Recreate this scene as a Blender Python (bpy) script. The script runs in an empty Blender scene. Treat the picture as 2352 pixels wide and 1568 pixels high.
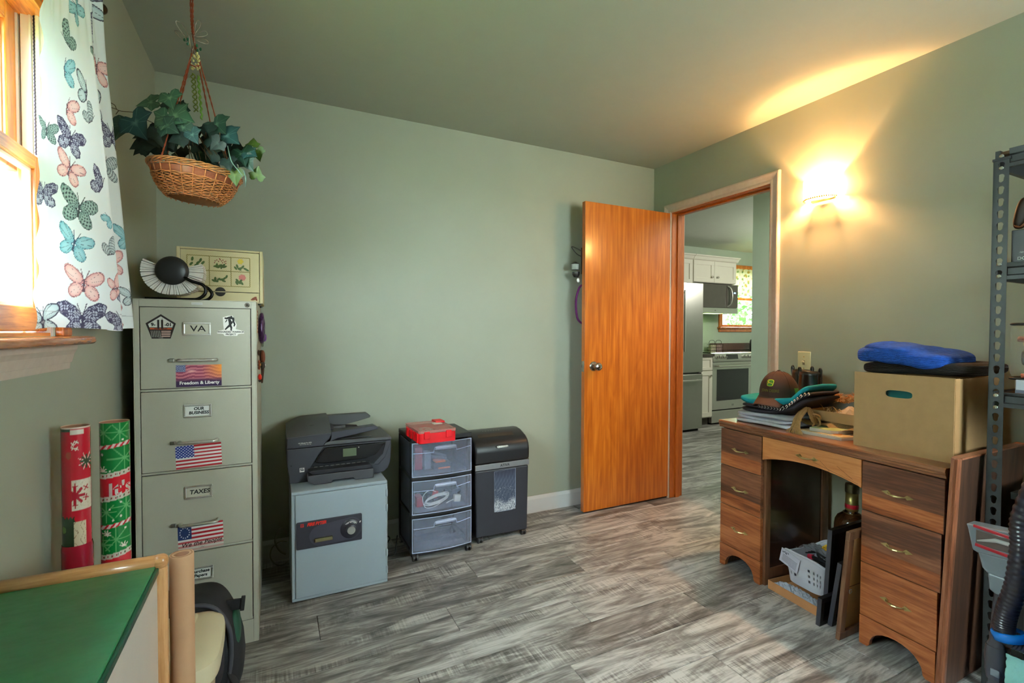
import bpy, math, random
import numpy as np
from mathutils import Matrix, Vector, Euler
R_ = random.Random(7)
PI = math.pi
sc = bpy.context.scene
COL = sc.collection
XL, XR, YB, YF, ZC = -.486, 2.513, 2.747, -1.25, 2.373

# ---------------- camera, world, light, exposure ----------------
def setup_camera():
    f, yaw, pit, rol = 1109.53, math.radians(26.204), math.radians(1.211), math.radians(.164)
    F = Vector((math.sin(yaw)*math.cos(pit), math.cos(yaw)*math.cos(pit), -math.sin(pit)))
    R0 = Vector((math.cos(yaw), -math.sin(yaw), 0)); U0 = R0.cross(F)
    R = R0*math.cos(rol)+U0*math.sin(rol); U = U0*math.cos(rol)-R0*math.sin(rol)
    cd = bpy.data.cameras.new('camera'); co = bpy.data.objects.new('camera', cd); COL.objects.link(co)
    cd.sensor_fit = 'HORIZONTAL'; cd.sensor_width = 36; cd.lens = f*36/2352; cd.clip_start = .02
    m = Matrix.Identity(4)
    for i in range(3):
        m[i][0] = R[i]; m[i][1] = U[i]; m[i][2] = -F[i]
    m[2][3] = 1.18
    co.matrix_world = m
    sc.camera = co
setup_camera()

W = bpy.data.worlds.new('sky'); sc.world = W; W.use_nodes = True
nt = W.node_tree; nt.nodes.clear()
wo = nt.nodes.new('ShaderNodeOutputWorld'); bg = nt.nodes.new('ShaderNodeBackground')
bg.inputs[0].default_value = (.88, .95, 1.0, 1); bg.inputs[1].default_value = 26.0
nt.links.new(bg.outputs[0], wo.inputs[0])

def light(name, kind, loc, rot, energy, color, size=None, size_y=None, portal=False, spread=None, radius=None):
    d = bpy.data.lights.new(name, kind); o = bpy.data.objects.new(name, d); COL.objects.link(o)
    o.location = loc; o.rotation_euler = rot; d.energy = energy; d.color = color
    if kind == 'AREA':
        d.shape = 'RECTANGLE'; d.size = size; d.size_y = size_y or size
        if spread: d.spread = spread
        if portal: d.cycles.is_portal = True
    else:
        d.shadow_soft_size = radius or .02
    return o
# daylight portals at the windows (they only guide the sky's own light)
# unseen fill lights added for kitchen and hall, kitchen's set low to brighten its ceiling
light('kitchen_fill', 'POINT', (5.4, 2.9, 1.95), (0, 0, 0), 30, (1, .96, .88), radius=.12)
light('hall_fill', 'AREA', (3.05, 1.6, 2.34), (0, 0, 0), 9, (1, .95, .86), .25)
# bulb of the wall sconce
light('sconce_bulb', 'POINT', (2.462, 1.52, 1.893), (0, 0, 0), 75, (1, .50, .18), radius=.018)

sc.view_settings.view_transform = 'Standard'
sc.view_settings.look = 'None'
sc.view_settings.gamma = 1
sc.view_settings.use_curve_mapping = False
sc.view_settings.exposure = 1.0
sc.cycles.max_bounces = 10
sc.cycles.diffuse_bounces = 6
sc.cycles.transparent_max_bounces = 12
sc.cycles.sample_clamp_indirect = 6
sc.cycles.caustics_reflective = False
sc.cycles.caustics_refractive = False

# ---------------- materials ----------------
def lin(c):
    return tuple((x/12.92 if x <= .04045 else ((x+.055)/1.055)**2.4) for x in c)
def S(r, g, b):            # sRGB 0-255 -> linear
    return lin((r/255, g/255, b/255))
_mc = {}
def newmat(name):
    m = bpy.data.materials.new(name); m.use_nodes = True
    n = m.node_tree.nodes; b = n['Principled BSDF']
    return m, m.node_tree, n, b
def mapped(t, n, scale, coord='Object', rand=False):
    tc = n.new('ShaderNodeTexCoord'); mp = n.new('ShaderNodeMapping')
    mp.inputs['Scale'].default_value = scale
    t.links.new(tc.outputs[coord], mp.inputs[0])
    if rand:
        oi = n.new('ShaderNodeObjectInfo'); ml = n.new('ShaderNodeMath'); ml.operation = 'MULTIPLY'; ml.inputs[1].default_value = 37
        cx = n.new('ShaderNodeCombineXYZ')
        t.links.new(oi.outputs['Random'], ml.inputs[0])
        for i in range(3): t.links.new(ml.outputs[0], cx.inputs[i])
        t.links.new(cx.outputs[0], mp.inputs['Location'])
        return mp, oi
    return mp
def noise(t, n, vec, scale, detail=3, rough=.55, dist=0):
    x = n.new('ShaderNodeTexNoise'); x.inputs['Scale'].default_value = scale
    x.inputs['Detail'].default_value = detail; x.inputs['Roughness'].default_value = rough; x.inputs['Distortion'].default_value = dist
    t.links.new(vec.outputs[0], x.inputs['Vector']); return x
def ramp(t, n, fac, stops):
    r = n.new('ShaderNodeValToRGB'); e = r.color_ramp.elements
    while len(e) < len(stops): e.new(.5)
    for i, (p, c) in enumerate(stops):
        e[i].position = p; e[i].color = (*c, 1) if len(c) == 3 else c
    t.links.new(fac, r.inputs[0]); return r
def bumpit(t, n, b, h, strength, dist=.002):
    bp = n.new('ShaderNodeBump'); bp.inputs['Strength'].default_value = strength; bp.inputs['Distance'].default_value = dist
    t.links.new(h, bp.inputs['Height']); t.links.new(bp.outputs[0], b.inputs['Normal'])
def M(name, rgb, rough=.5, metal=0, var=.06, vs=12, bump=0, bs=120, coat=0, trans=0, ior=1.45, alpha=1, sheen=0, spec=None, sub=0):
    key = name
    if key in _mc: return _mc[key]
    m, t, n, b = newmat(name)
    c = S(*rgb)
    mp = mapped(t, n, (1, 1, 1))
    nz = noise(t, n, mp, vs, 4)
    lo = tuple(max(0, x*(1-var)) for x in c); hi = tuple(min(1, x*(1+var)) for x in c)
    r = ramp(t, n, nz.outputs[0], [(.3, lo), (.7, hi)])
    t.links.new(r.outputs[0], b.inputs['Base Color'])
    b.inputs['Roughness'].default_value = rough; b.inputs['Metallic'].default_value = metal
    b.inputs['Coat Weight'].default_value = coat; b.inputs['Coat Roughness'].default_value = .1
    b.inputs['Transmission Weight'].default_value = trans; b.inputs['IOR'].default_value = ior
    b.inputs['Alpha'].default_value = alpha
    b.inputs['Sheen Weight'].default_value = sheen
    if spec is not None: b.inputs['Specular IOR Level'].default_value = spec
    if bump:
        nb = noise(t, n, mp, bs, 3); bumpit(t, n, b, nb.outputs[0], bump)
    _mc[key] = m; return m
def Mprint(name, rough=.5, coat=0, trans_cloth=False):
    if name in _mc: return _mc[name]
    m, t, n, b = newmat(name)
    a = n.new('ShaderNodeVertexColor'); a.layer_name = 'Col'
    t.links.new(a.outputs[0], b.inputs['Base Color'])
    b.inputs['Roughness'].default_value = rough; b.inputs['Coat Weight'].default_value = coat
    if trans_cloth:
        tr = n.new('ShaderNodeBsdfTranslucent'); mx = n.new('ShaderNodeMixShader'); mx.inputs[0].default_value = .1
        t.links.new(a.outputs[0], tr.inputs[0])
        t.links.new(b.outputs[0], mx.inputs[1]); t.links.new(tr.outputs[0], mx.inputs[2])
        t.links.new(mx.outputs[0], n['Material Output'].inputs[0])
    _mc[name] = m; return m
def Mwood(name, dark, mid, light_, axis='Z', scale=6, rough=.4, coat=0, rings=.5, rand=True, stretch=14, contrast=1):
    if name in _mc: return _mc[name]
    m, t, n, b = newmat(name)
    s = {'X': (1, stretch, stretch), 'Y': (stretch, 1, stretch), 'Z': (stretch, stretch, 1)}[axis]
    mp, oi = mapped(t, n, tuple(k/stretch*2 for k in s), rand=True)
    n1 = noise(t, n, mp, scale, 3, .5, rings)
    wv = n.new('ShaderNodeMath'); wv.operation = 'SINE'
    ml = n.new('ShaderNodeMath'); ml.operation = 'MULTIPLY'; ml.inputs[1].default_value = 42
    t.links.new(n1.outputs[0], ml.inputs[0]); t.links.new(ml.outputs[0], wv.inputs[0])
    mp2, _ = mapped(t, n, tuple(k*1.0 for k in s), rand=True)
    n2 = noise(t, n, mp2, scale*4, 5, .6)
    mm = n.new('ShaderNodeMath'); mm.operation = 'MULTIPLY_ADD'; mm.inputs[1].default_value = .13*contrast
    t.links.new(wv.outputs[0], mm.inputs[0]); t.links.new(n2.outputs[0], mm.inputs[2])
    a2 = n.new('ShaderNodeMath'); a2.operation = 'MULTIPLY_ADD'; a2.inputs[1].default_value = .8*contrast; 
    sb = n.new('ShaderNodeMath'); sb.operation = 'SUBTRACT'; sb.inputs[1].default_value = .5
    t.links.new(n1.outputs[0], sb.inputs[0]); t.links.new(sb.outputs[0], a2.inputs[0]); t.links.new(mm.outputs[0], a2.inputs[2])
    r = ramp(t, n, a2.outputs[0], [(.25, S(*dark)), (.5, S(*mid)), (.78, S(*light_))])
    t.links.new(r.outputs[0], b.inputs['Base Color'])
    b.inputs['Roughness'].default_value = rough; b.inputs['Coat Weight'].default_value = coat; b.inputs['Coat Roughness'].default_value = .12
    bumpit(t, n, b, n2.outputs[0], .12)
    _mc[name] = m; return m
def Memit(name, rgb, s):
    if name in _mc: return _mc[name]
    m, t, n, b = newmat(name)
    b.inputs['Base Color'].default_value = (*S(*rgb), 1)
    b.inputs['Emission Color'].default_value = (*S(*rgb), 1); b.inputs['Emission Strength'].default_value = s
    _mc[name] = m; return m
def Mglass(name, rgb=(240, 248, 246), rough=0.0):
    # thin pane: mostly clear with a fresnel reflection
    if name in _mc: return _mc[name]
    m, t, n, b = newmat(name)
    tr = n.new('ShaderNodeBsdfTransparent'); tr.inputs[0].default_value = (*S(*rgb), 1)
    gl = n.new('ShaderNodeBsdfGlossy'); gl.inputs['Roughness'].default_value = max(rough, .01)
    lw = n.new('ShaderNodeLayerWeight'); lw.inputs[0].default_value = .5
    pw = n.new('ShaderNodeMath'); pw.operation = 'POWER'; pw.inputs[1].default_value = 5; t.links.new(lw.outputs['Facing'], pw.inputs[0])
    fr = n.new('ShaderNodeMath'); fr.operation = 'MULTIPLY_ADD'; fr.inputs[1].default_value = .9; fr.inputs[2].default_value = .04; t.links.new(pw.outputs[0], fr.inputs[0])
    mx = n.new('ShaderNodeMixShader')
    t.links.new(fr.outputs[0], mx.inputs[0]); t.links.new(tr.outputs[0], mx.inputs[1]); t.links.new(gl.outputs[0], mx.inputs[2])
    t.links.new(mx.outputs[0], n['Material Output'].inputs[0])
    _mc[name] = m; return m
def Mcloudy(name, rgb, clear=.5, rough=.35):
    # translucent milky plastic sheet
    if name in _mc: return _mc[name]
    m, t, n, b = newmat(name)
    b.inputs['Base Color'].default_value = (*S(*rgb), 1); b.inputs['Roughness'].default_value = rough
    tr = n.new('ShaderNodeBsdfTransparent'); tr.inputs[0].default_value = (*[x**.15 for x in S(*rgb)], 1)
    mx = n.new('ShaderNodeMixShader'); mx.inputs[0].default_value = clear
    t.links.new(b.outputs[0], mx.inputs[1]); t.links.new(tr.outputs[0], mx.inputs[2])
    t.links.new(mx.outputs[0], n['Material Output'].inputs[0])
    _mc[name] = m; return m

# ---------------- mesh helpers ----------------
class MB:
    def __init__(s): s.v = []; s.f = []; s.mi = []; s.cur = 0
    def add(s, vs, fs):
        o = len(s.v); s.v += [tuple(p) for p in vs]
        for q in fs: s.f.append(tuple(o+i for i in q)); s.mi.append(s.cur)
        return s
    def box(s, x0, x1, y0, y1, z0, z1):
        return s.add([(x0,y0,z0),(x1,y0,z0),(x1,y1,z0),(x0,y1,z0),(x0,y0,z1),(x1,y0,z1),(x1,y1,z1),(x0,y1,z1)],
                     [(0,3,2,1),(4,5,6,7),(0,1,5,4),(1,2,6,5),(2,3,7,6),(3,0,4,7)])
    def obox(s, c, sz, rot=(0,0,0)):
        m = Euler(rot).to_matrix(); o = []
        for k in (-1,1):
            for (i,j) in ((-1,-1),(1,-1),(1,1),(-1,1)):
                o.append(Vector(c)+m@Vector((i*sz[0]/2, j*sz[1]/2, k*sz[2]/2)))
        return s.add(o, [(0,3,2,1),(4,5,6,7),(0,1,5,4),(1,2,6,5),(2,3,7,6),(3,0,4,7)])
    def prism(s, poly, axis, a, b):
        # poly: list of 2D points; axis 'X' -> (y,z), 'Y' -> (x,z), 'Z' -> (x,y)
        def P(p, t):
            return {'X': (t, p[0], p[1]), 'Y': (p[0], t, p[1]), 'Z': (p[0], p[1], t)}[axis]
        n = len(poly)
        ar = sum(poly[i][0]*poly[(i+1)%n][1]-poly[(i+1)%n][0]*poly[i][1] for i in range(n))
        if (ar < 0) != (axis == 'Y'): poly = poly[::-1]
        vs = [P(p, a) for p in poly]+[P(p, b) for p in poly]
        return s.add(vs, [tuple(range(n))[::-1], tuple(range(n, 2*n))]+[(i, (i+1)%n, n+(i+1)%n, n+i) for i in range(n)])
    def cyl(s, a, b, r, r2=None, n=16, caps=True):
        return s.tube([a, b], [r, r if r2 is None else r2], n, caps=caps)
    def tube(s, pts, r, n=8, closed=False, caps=True, flat=1.0, up=None):
        pts = [Vector(p) for p in pts]; k = len(pts)
        rs = r if isinstance(r, (list, tuple)) else [r]*k
        vs = []; prev = None
        for i, p in enumerate(pts):
            if closed: d = pts[(i+1)%k]-pts[i-1]
            else: d = pts[min(i+1,k-1)]-pts[max(i-1,0)]
            if d.length < 1e-9: d = Vector((0,0,1))
            d.normalize()
            if prev is None:
                u = Vector(up) if up else (Vector((0,0,1)) if abs(d.z) < .9 else Vector((1,0,0)))
            else: u = prev
            u = (u-d*u.dot(d)); u.normalize(); prev = u
            w = d.cross(u)
            for j in range(n):
                a = 2*PI*j/n
                vs.append(p+u*math.cos(a)*rs[i]*flat+w*math.sin(a)*rs[i])
        fs = []
        for i in range(k if closed else k-1):
            for j in range(n):
                a0 = i*n+j; a1 = i*n+(j+1)%n; b0 = ((i+1)%k)*n+j; b1 = ((i+1)%k)*n+(j+1)%n
                fs.append((a0, a1, b1, b0))
        if caps and not closed:
            fs.append(tuple(range(n))[::-1]); fs.append(tuple((k-1)*n+j for j in range(n)))
        return s.add(vs, fs)
    def lathe(s, prof, n=24, c=(0,0,0), m=None, caps=True, a0=0, a1=2*PI):
        full = abs(a1-a0-2*PI) < 1e-6; k = n if full else n+1
        vs = []
        for (r, z) in prof:
            for j in range(k):
                a = a0+(a1-a0)*j/n
                p = Vector((r*math.cos(a), r*math.sin(a), z))
                if m: p = m@p
                vs.append(p+Vector(c))
        fs = []
        for i in range(len(prof)-1):
            for j in range(n):
                j2 = (j+1)%k
                fs.append((i*k+j, i*k+j2, (i+1)*k+j2, (i+1)*k+j))
        if caps and full:
            fs.append(tuple(range(k))[::-1]); fs.append(tuple((len(prof)-1)*k+j for j in range(k)))
        return s.add(vs, fs)
    def grid(s, nu, nv, fn, wrap=False):
        vs = [fn(i/nu, j/nv) for j in range(nv+1) for i in range(nu+1)]
        w = nu+1
        return s.add(vs, [(j*w+i, j*w+i+1, (j+1)*w+i+1, (j+1)*w+i) for j in range(nv) for i in range(nu)])
    def sell(s, c, sz, e1=.3, e2=.3, nu=40, nv=20, fn=None, rot=(0,0,0)):
        # superellipsoid, sz full sizes
        def g(w, e): return math.copysign(abs(w)**e, w)
        m = Euler(rot).to_matrix(); vs = []
        for j in range(nv+1):
            v = -PI/2+PI*j/nv
            for i in range(nu):
                u = -PI+2*PI*i/nu
                p = Vector((sz[0]/2*g(math.cos(v),e1)*g(math.cos(u),e2), sz[1]/2*g(math.cos(v),e1)*g(math.sin(u),e2), sz[2]/2*g(math.sin(v),e1)))
                if fn: p = Vector(fn(p))
                vs.append(Vector(c)+m@p)
        fs = [(j*nu+i, j*nu+(i+1)%nu, (j+1)*nu+(i+1)%nu, (j+1)*nu+i) for j in range(nv) for i in range(nu)]
        return s.add(vs, fs)
    def frame(s, x0, x1, z0, z1, w, y0, y1, axis='Y'):
        # rectangular picture-frame ring in the plane normal to axis
        f = {'Y': lambda a,b,c,d: s.box(a,b,y0,y1,c,d), 'X': lambda a,b,c,d: s.box(y0,y1,a,b,c,d), 'Z': lambda a,b,c,d: s.box(a,b,c,d,y0,y1)}[axis]
        f(x0,x1,z0,z0+w); f(x0,x1,z1-w,z1); f(x0,x0+w,z0+w,z1-w); f(x1-w,x1,z0+w,z1-w)
        return s
    def build(s, name, mats, parent=None, smooth=False, bevel=0, loc=None, rot=None, seg=2, weld=False, kind=None):
        me = bpy.data.meshes.new(name); me.from_pydata(s.v, [], s.f)
        mats = mats if isinstance(mats, (list, tuple)) else [mats]
        for m in mats: me.materials.append(m)
        if len(mats) > 1: me.polygons.foreach_set('material_index', s.mi)
        if smooth: me.polygons.foreach_set('use_smooth', [True]*len(me.polygons))
        me.update()
        o = bpy.data.objects.new(name, me); COL.objects.link(o)
        if parent: o.parent = parent
        if loc: o.location = loc
        if rot: o.rotation_euler = rot
        if bevel:
            bm = o.modifiers.new('Bevel', 'BEVEL'); bm.width = bevel; bm.segments = seg; bm.limit_method = 'ANGLE'; bm.angle_limit = math.radians(40)
            bm.harden_normals = False
        if smooth == 2:
            try: me.set_sharp_from_angle(angle=math.radians(35))
            except Exception: pass
        if kind: o['kind'] = kind
        return o
def tag(o, label, cat, group=None, kind=None):
    o['label'] = label; o['category'] = cat
    if group: o['group'] = group
    if kind: o['kind'] = kind
    return o
def thing(name, label, cat, loc=(0,0,0), rz=0, group=None, rot=None):
    o = bpy.data.objects.new(name, None); COL.objects.link(o); o.empty_display_size = .05
    o.location = loc; o.rotation_euler = rot or (0,0,rz)
    return tag(o, label, cat, group)
def struct(o): o['kind'] = 'structure'; return o
def text(s, size, mat, parent=None, loc=(0,0,0), rot=(PI/2,0,0), align='CENTER', ext=.0002, name='lettering', shear=0, sx=1, fn=None, space=1, bold=0, sub=False):
    cu = bpy.data.curves.new(name, 'FONT'); cu.body = s; cu.size = size; cu.align_x = align; cu.align_y = 'CENTER'
    cu.extrude = ext; cu.shear = shear; cu.resolution_u = 4; cu.space_character = space; cu.offset = bold
    tmp = bpy.data.objects.new('tmp_text', cu); COL.objects.link(tmp)
    dg = bpy.context.evaluated_depsgraph_get(); dg.update()
    me = bpy.data.meshes.new_from_object(tmp.evaluated_get(dg))
    bpy.data.objects.remove(tmp); bpy.data.curves.remove(cu)
    me.materials.clear(); me.materials.append(mat)
    for v in me.vertices:
        v.co.x *= sx
        if fn: v.co = Vector(fn(v.co))
    o = bpy.data.objects.new(name, me); COL.objects.link(o)
    o.location = loc; o.rotation_euler = rot
    if parent: o.parent = parent
    return o
def printed(name, nu, nv, pos, col, mat, parent=None, loc=None, rot=None, thick=0):
    # grid surface with a printed pattern held in a colour attribute; pos(U,V)->Nx3, col(U,V)->Nx3 sRGB 0..1
    U, V = np.meshgrid(np.linspace(0,1,nu+1), np.linspace(0,1,nv+1)); U = U.ravel(); V = V.ravel()
    P = np.asarray(pos(U, V), float); C = np.asarray(col(U, V), float)
    w = nu+1
    i, j = np.meshgrid(np.arange(nu), np.arange(nv)); a = (j*w+i).ravel()
    F = np.stack([a, a+1, a+1+w, a+w], 1)
    me = bpy.data.meshes.new(name); me.vertices.add(len(P)); me.vertices.foreach_set('co', P.ravel())
    me.loops.add(F.size); me.polygons.add(len(F))
    me.loops.foreach_set('vertex_index', F.ravel().astype(np.int32)); me.polygons.foreach_set('loop_start', np.arange(0, F.size, 4, dtype=np.int32))
    me.update(calc_edges=True)
    me.polygons.foreach_set('use_smooth', [True]*len(F))
    L = np.where(C <= .04045, C/12.92, ((np.clip(C,0,1)+.055)/1.055)**2.4)
    at = me.color_attributes.new('Col', 'FLOAT_COLOR', 'POINT')
    at.data.foreach_set('color', np.concatenate([L, np.ones((len(L),1))], 1).ravel().astype(np.float32))
    me.materials.append(mat)
    o = bpy.data.objects.new(name, me); COL.objects.link(o)
    if parent: o.parent = parent
    if loc: o.location = loc
    if rot: o.rotation_euler = rot
    return o
def rgb(U, base):
    C = np.empty((len(U), 3)); C[:] = np.array(base)/255.; return C
def setc(C, mask, c): C[mask] = np.array(c)/255.
def mixc(C, a, c): C[:] = C*(1-a[:,None])+np.array(c)/255.*a[:,None]
def flatpos(w, h, y=0):
    return lambda U, V: np.stack([(U-.5)*w, np.full_like(U, y), (V-.5)*h], 1)
def dup(root, loc, rz=None, label=None, group=None):
    r = root.copy(); COL.objects.link(r); r.location = loc
    if rz is not None: r.rotation_euler = (0,0,rz)
    if label: r['label'] = label
    if group: r['group'] = group
    for ch in list(root.children):
        c = ch.copy(); COL.objects.link(c); c.parent = r
        for g in list(ch.children):
            d = g.copy(); COL.objects.link(d); d.parent = c
    return r
def catmull(P, n):
    P = [Vector(p) for p in P]; out = []
    for i in range(len(P)-1):
        a = P[max(i-1,0)]; b = P[i]; c = P[i+1]; d = P[min(i+2,len(P)-1)]
        for k in range(n):
            t = k/n
            out.append(.5*((2*b)+(c-a)*t+(2*a-5*b+4*c-d)*t*t+(3*b-a-3*c+d)*t*t*t))
    out.append(P[-1]); return out
def arc(cx, cy, r, a0, a1, n, ry=None):
    ry = ry or r
    return [(cx+r*math.cos(a0+(a1-a0)*i/n), cy+ry*math.sin(a0+(a1-a0)*i/n)) for i in range(n+1)]
# ---------------- room shell ----------------
def wall_mat():
    m, t, n, b = newmat('sage_wall_paint')
    mp = mapped(t, n, (1,1,1)); a = noise(t, n, mp, 3, 4); r = ramp(t, n, a.outputs[0], [(.3, S(152,155,138)), (.7, S(157,160,143))])
    t.links.new(r.outputs[0], b.inputs['Base Color']); b.inputs['Roughness'].default_value = .55
    nb = noise(t, n, mp, 260, 3); bumpit(t, n, b, nb.outputs[0], .08, .001)
    return m
WALL = wall_mat()
CEIL = M('ceiling_paint', (166,170,156), .75, var=.015, bump=.06, bs=200)
KWALL = M('kitchen_wall_paint', (186,200,182), .6, var=.02, bump=.05, bs=200)
KCEIL = M('kitchen_ceiling_paint', (200,206,192), .7, var=.02)
WHITE = M('white_trim_paint', (205,203,200), .35, var=.02)
def trimwood(name='casing_paint'):
    m, t, n, b = newmat(name)
    mp = mapped(t, n, (1,1,1)); a = noise(t, n, mp, 40, 3); r = ramp(t, n, a.outputs[0], [(.3, S(190,172,158)), (.7, S(198,182,168))])
    t.links.new(r.outputs[0], b.inputs['Base Color']); b.inputs['Roughness'].default_value = .3
    return m
CASING = trimwood()
ORANGE = Mwood('orange_varnished_pine', (150,72,16), (196,108,34), (222,142,62), 'Z', 3, .3, .5, contrast=.6)
ORANGE_Y = Mwood('orange_varnished_pine_rail', (164,82,18), (208,120,42), (228,152,72), 'Y', 3, .3, .5, contrast=.6)
REDWOOD = Mwood('red_brown_jamb', (84,30,8), (122,50,14), (150,72,26), 'Z', 4, .35, .3)

# wall back
struct(MB().box(XL-.15, XR, YB, YB+.12, 0, ZC).build('wall_back', WALL))
# wall left with window opening
WY0, WY1, WZ0, WZ1 = .45, 1.57, 1.165, 1.95
mb = MB(); a, c = XL-.15, XL
mb.box(a,c,YF,WY0,0,ZC); mb.box(a,c,WY1,YB,0,ZC); mb.box(a,c,WY0,WY1,0,WZ0); mb.box(a,c,WY0,WY1,WZ1,ZC)
struct(mb.build('wall_left', WALL))
# wall right with doorway
DY0, DY1, DZ = 1.818, 2.562, 2.008
mb = MB(); a, c = XR, XR+.115
mb.box(a,c,YF,DY0-.018,0,ZC); mb.box(a,c,DY1+.018,YB+.12,0,ZC); mb.box(a,c,DY0-.018,DY1+.018,DZ+.018,ZC)
struct(mb.build('wall_right', WALL))
# wall front (behind the camera) with an added window sited to light left wall
mb = MB(); a, c = YF-.12, YF
FX0, FX1, FZ0, FZ1 = 1.4, 2.35, 1.0, 2.0
mb.box(XL-.15,FX0,a,c,0,ZC); mb.box(FX1,XR+.115,a,c,0,ZC); mb.box(FX0,FX1,a,c,0,FZ0); mb.box(FX0,FX1,a,c,FZ1,ZC)
struct(mb.build('wall_front', WALL))
w3 = MB(); w3.frame(FX0,FX1,FZ0,FZ1,.05,YF-.08,YF-.03); w3.box(FX0+.05,FX1-.05,YF-.07,YF-.04,1.43,1.47)
w3 = struct(w3.build('fill_window', ORANGE, bevel=.003))
MB().box(FX0+.05,FX1-.05,YF-.057,YF-.053,FZ0+.05,FZ1-.05).build('pane', Mglass('window_glass'), w3)
struct(MB().box(XL-.15, XR+.115, YF-.12, YB+.12, ZC, ZC+.1).build('ceiling', CEIL))
# kitchen and hall shell
KB, KX = 4.98, 7.3
mb = MB(); wx0, wx1, wz0, wz1 = 5.86, 6.75, 1.25, 2.1
mb.box(XR,wx0,KB,KB+.12,0,ZC); mb.box(wx1,KX,KB,KB+.12,0,ZC); mb.box(wx0,wx1,KB,KB+.12,0,wz0); mb.box(wx0,wx1,KB,KB+.12,wz1,ZC)
struct(mb.build('wall_kitchen_back', KWALL))
struct(MB().box(KX,KX+.12,.2,KB+.12,0,ZC).build('wall_kitchen_right', KWALL))
struct(MB().box(XR+.115,KX,.08,.2,0,ZC).build('wall_hall_end', KWALL))
struct(MB().box(XR,XR+.115,YB+.12,KB,0,ZC).build('wall_kitchen_left', KWALL))
struct(MB().box(3.5,3.62,.2,2.679,0,ZC).build('wall_hall', KWALL))
struct(MB().box(XR+.115,KX,.08,KB+.12,ZC,ZC+.1).build('ceiling_kitchen', KCEIL))

# floor planks
def floor_mat():
    m, t, n, b = newmat('weathered_grey_oak_vinyl')
    mp, oi = mapped(t, n, (1,1,1), rand=True)
    def vm(scale):
        k = n.new('ShaderNodeVectorMath'); k.operation = 'MULTIPLY'; k.inputs[1].default_value = scale
        t.links.new(mp.outputs[0], k.inputs[0]); return k
    g1 = noise(t, n, vm((1.3,7,1)), 1.5, 7, .62, 1.9)
    g2 = noise(t, n, vm((3,40,1)), 2.2, 5, .6, .8)
    g3 = noise(t, n, vm((130,4,1)), 1.0, 2, .5, .2)   # cross saw marks
    pm = noise(t, n, vm((1.2,4,1)), 2.0, 2)
    def math_(op, a, bb):
        k = n.new('ShaderNodeMath'); k.operation = op
        for i, x in enumerate((a, bb)):
            if isinstance(x, (int, float)): k.inputs[i].default_value = x
            else: t.links.new(x, k.inputs[i])
        return k.outputs[0]
    rm = ramp(t, n, pm.outputs[0], [(.5,(0,0,0)),(.66,(1,1,1))])
    v = math_('ADD', math_('MULTIPLY', g1.outputs[0], .95), math_('MULTIPLY', g2.outputs[0], .46))
    v = math_('ADD', v, math_('MULTIPLY', math_('MULTIPLY', math_('SUBTRACT', g3.outputs[0], .5), rm.outputs[0]), .55))
    v = math_('ADD', v, math_('MULTIPLY', math_('SUBTRACT', oi.outputs['Random'], .5), .12))
    r = ramp(t, n, v, [(.41, S(46,43,42)), (.54, S(84,80,78)), (.68, S(130,126,123)), (.86, S(192,189,186))])
    t.links.new(r.outputs[0], b.inputs['Base Color']); b.inputs['Roughness'].default_value = .36
    rr = ramp(t, n, g2.outputs[0], [(.3,(.30,)*3),(.7,(.46,)*3)]); t.links.new(rr.outputs[0], b.inputs['Roughness'])
    bumpit(t, n, b, v, .12, .001)
    return m
FLOORM = floor_mat()
fl = MB().box(XL-.15, KX+.1, YF-.12, KB+.12, -.05, -.0035).build('floor', M('floor_joint', (48,44,40), .8)); struct(fl)
def planks():
    PW, PL = .178, 1.22; y = -1.25; k = 0; cnt = 0; shared = {}
    while y < KB-.02:
        y1 = min(y+PW, KB)
        xa = XL-.12 if y < YB+.02 else XR+.1
        xb = XR+.11 if y1 < .2 else KX
        off = ((k*.41) % 1)*PL
        x = XL-.12-off
        while x < xb:
            x0 = max(x, xa); x1 = min(x+PL, xb)
            if x1-x0 > .05:
                g = .0009
                key = (round(x1-x0, 3), round(y1-y, 3))
                if key not in shared:
                    a, b2 = key; a -= 2*g; b2 -= 2*g; c = .0016
                    q = MB(); 
                    q.add([(-a/2,-b2/2,-.0035),(a/2,-b2/2,-.0035),(a/2,b2/2,-.0035),(-a/2,b2/2,-.0035),
                           (-a/2,-b2/2,-.0012),(a/2,-b2/2,-.0012),(a/2,b2/2,-.0012),(-a/2,b2/2,-.0012),
                           (-a/2+c,-b2/2+c,0),(a/2-c,-b2/2+c,0),(a/2-c,b2/2-c,0),(-a/2+c,b2/2-c,0)],
                          [(8,9,10,11)]+[(i,(i+1)%4,4+(i+1)%4,4+i) for i in range(4)]+[(4+i,4+(i+1)%4,8+(i+1)%4,8+i) for i in range(4)])
                    o = q.build('plank', FLOORM, fl); shared[key] = o.data
                else:
                    o = bpy.data.objects.new('plank', shared[key]); COL.objects.link(o); o.parent = fl
                o.location = ((x0+x1)/2, (y+y1)/2, 0); cnt += 1
            x += PL
        y += PW; k += 1
planks()

# baseboards
def baseboard(name, x0, x1, y0, y1, nrm):
    # nrm: direction into the room
    prof = [(0,0),(.013,0),(.013,.088),(.009,.1),(.006,.108),(0,.108)]
    q = MB()
    if nrm == '-Y': q.prism([(YB-a, z) for a, z in prof], 'X', x0, x1)
    if nrm == '+X': q.prism([(XL+a, z) for a, z in prof], 'Y', y0, y1)
    if nrm == '-X': q.prism([(XR-a, z) for a, z in prof], 'Y', y0, y1)
    return struct(q.build(name, M('baseboard_paint', (200,198,198), .3, var=.02)))
baseboard('baseboard_back', XL, XR, 0, 0, '-Y')
baseboard('baseboard_left', 0, 0, YF, YB-.013, '+X')
baseboard('baseboard_right', 0, 0, YF, 1.755, '-X')

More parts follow.
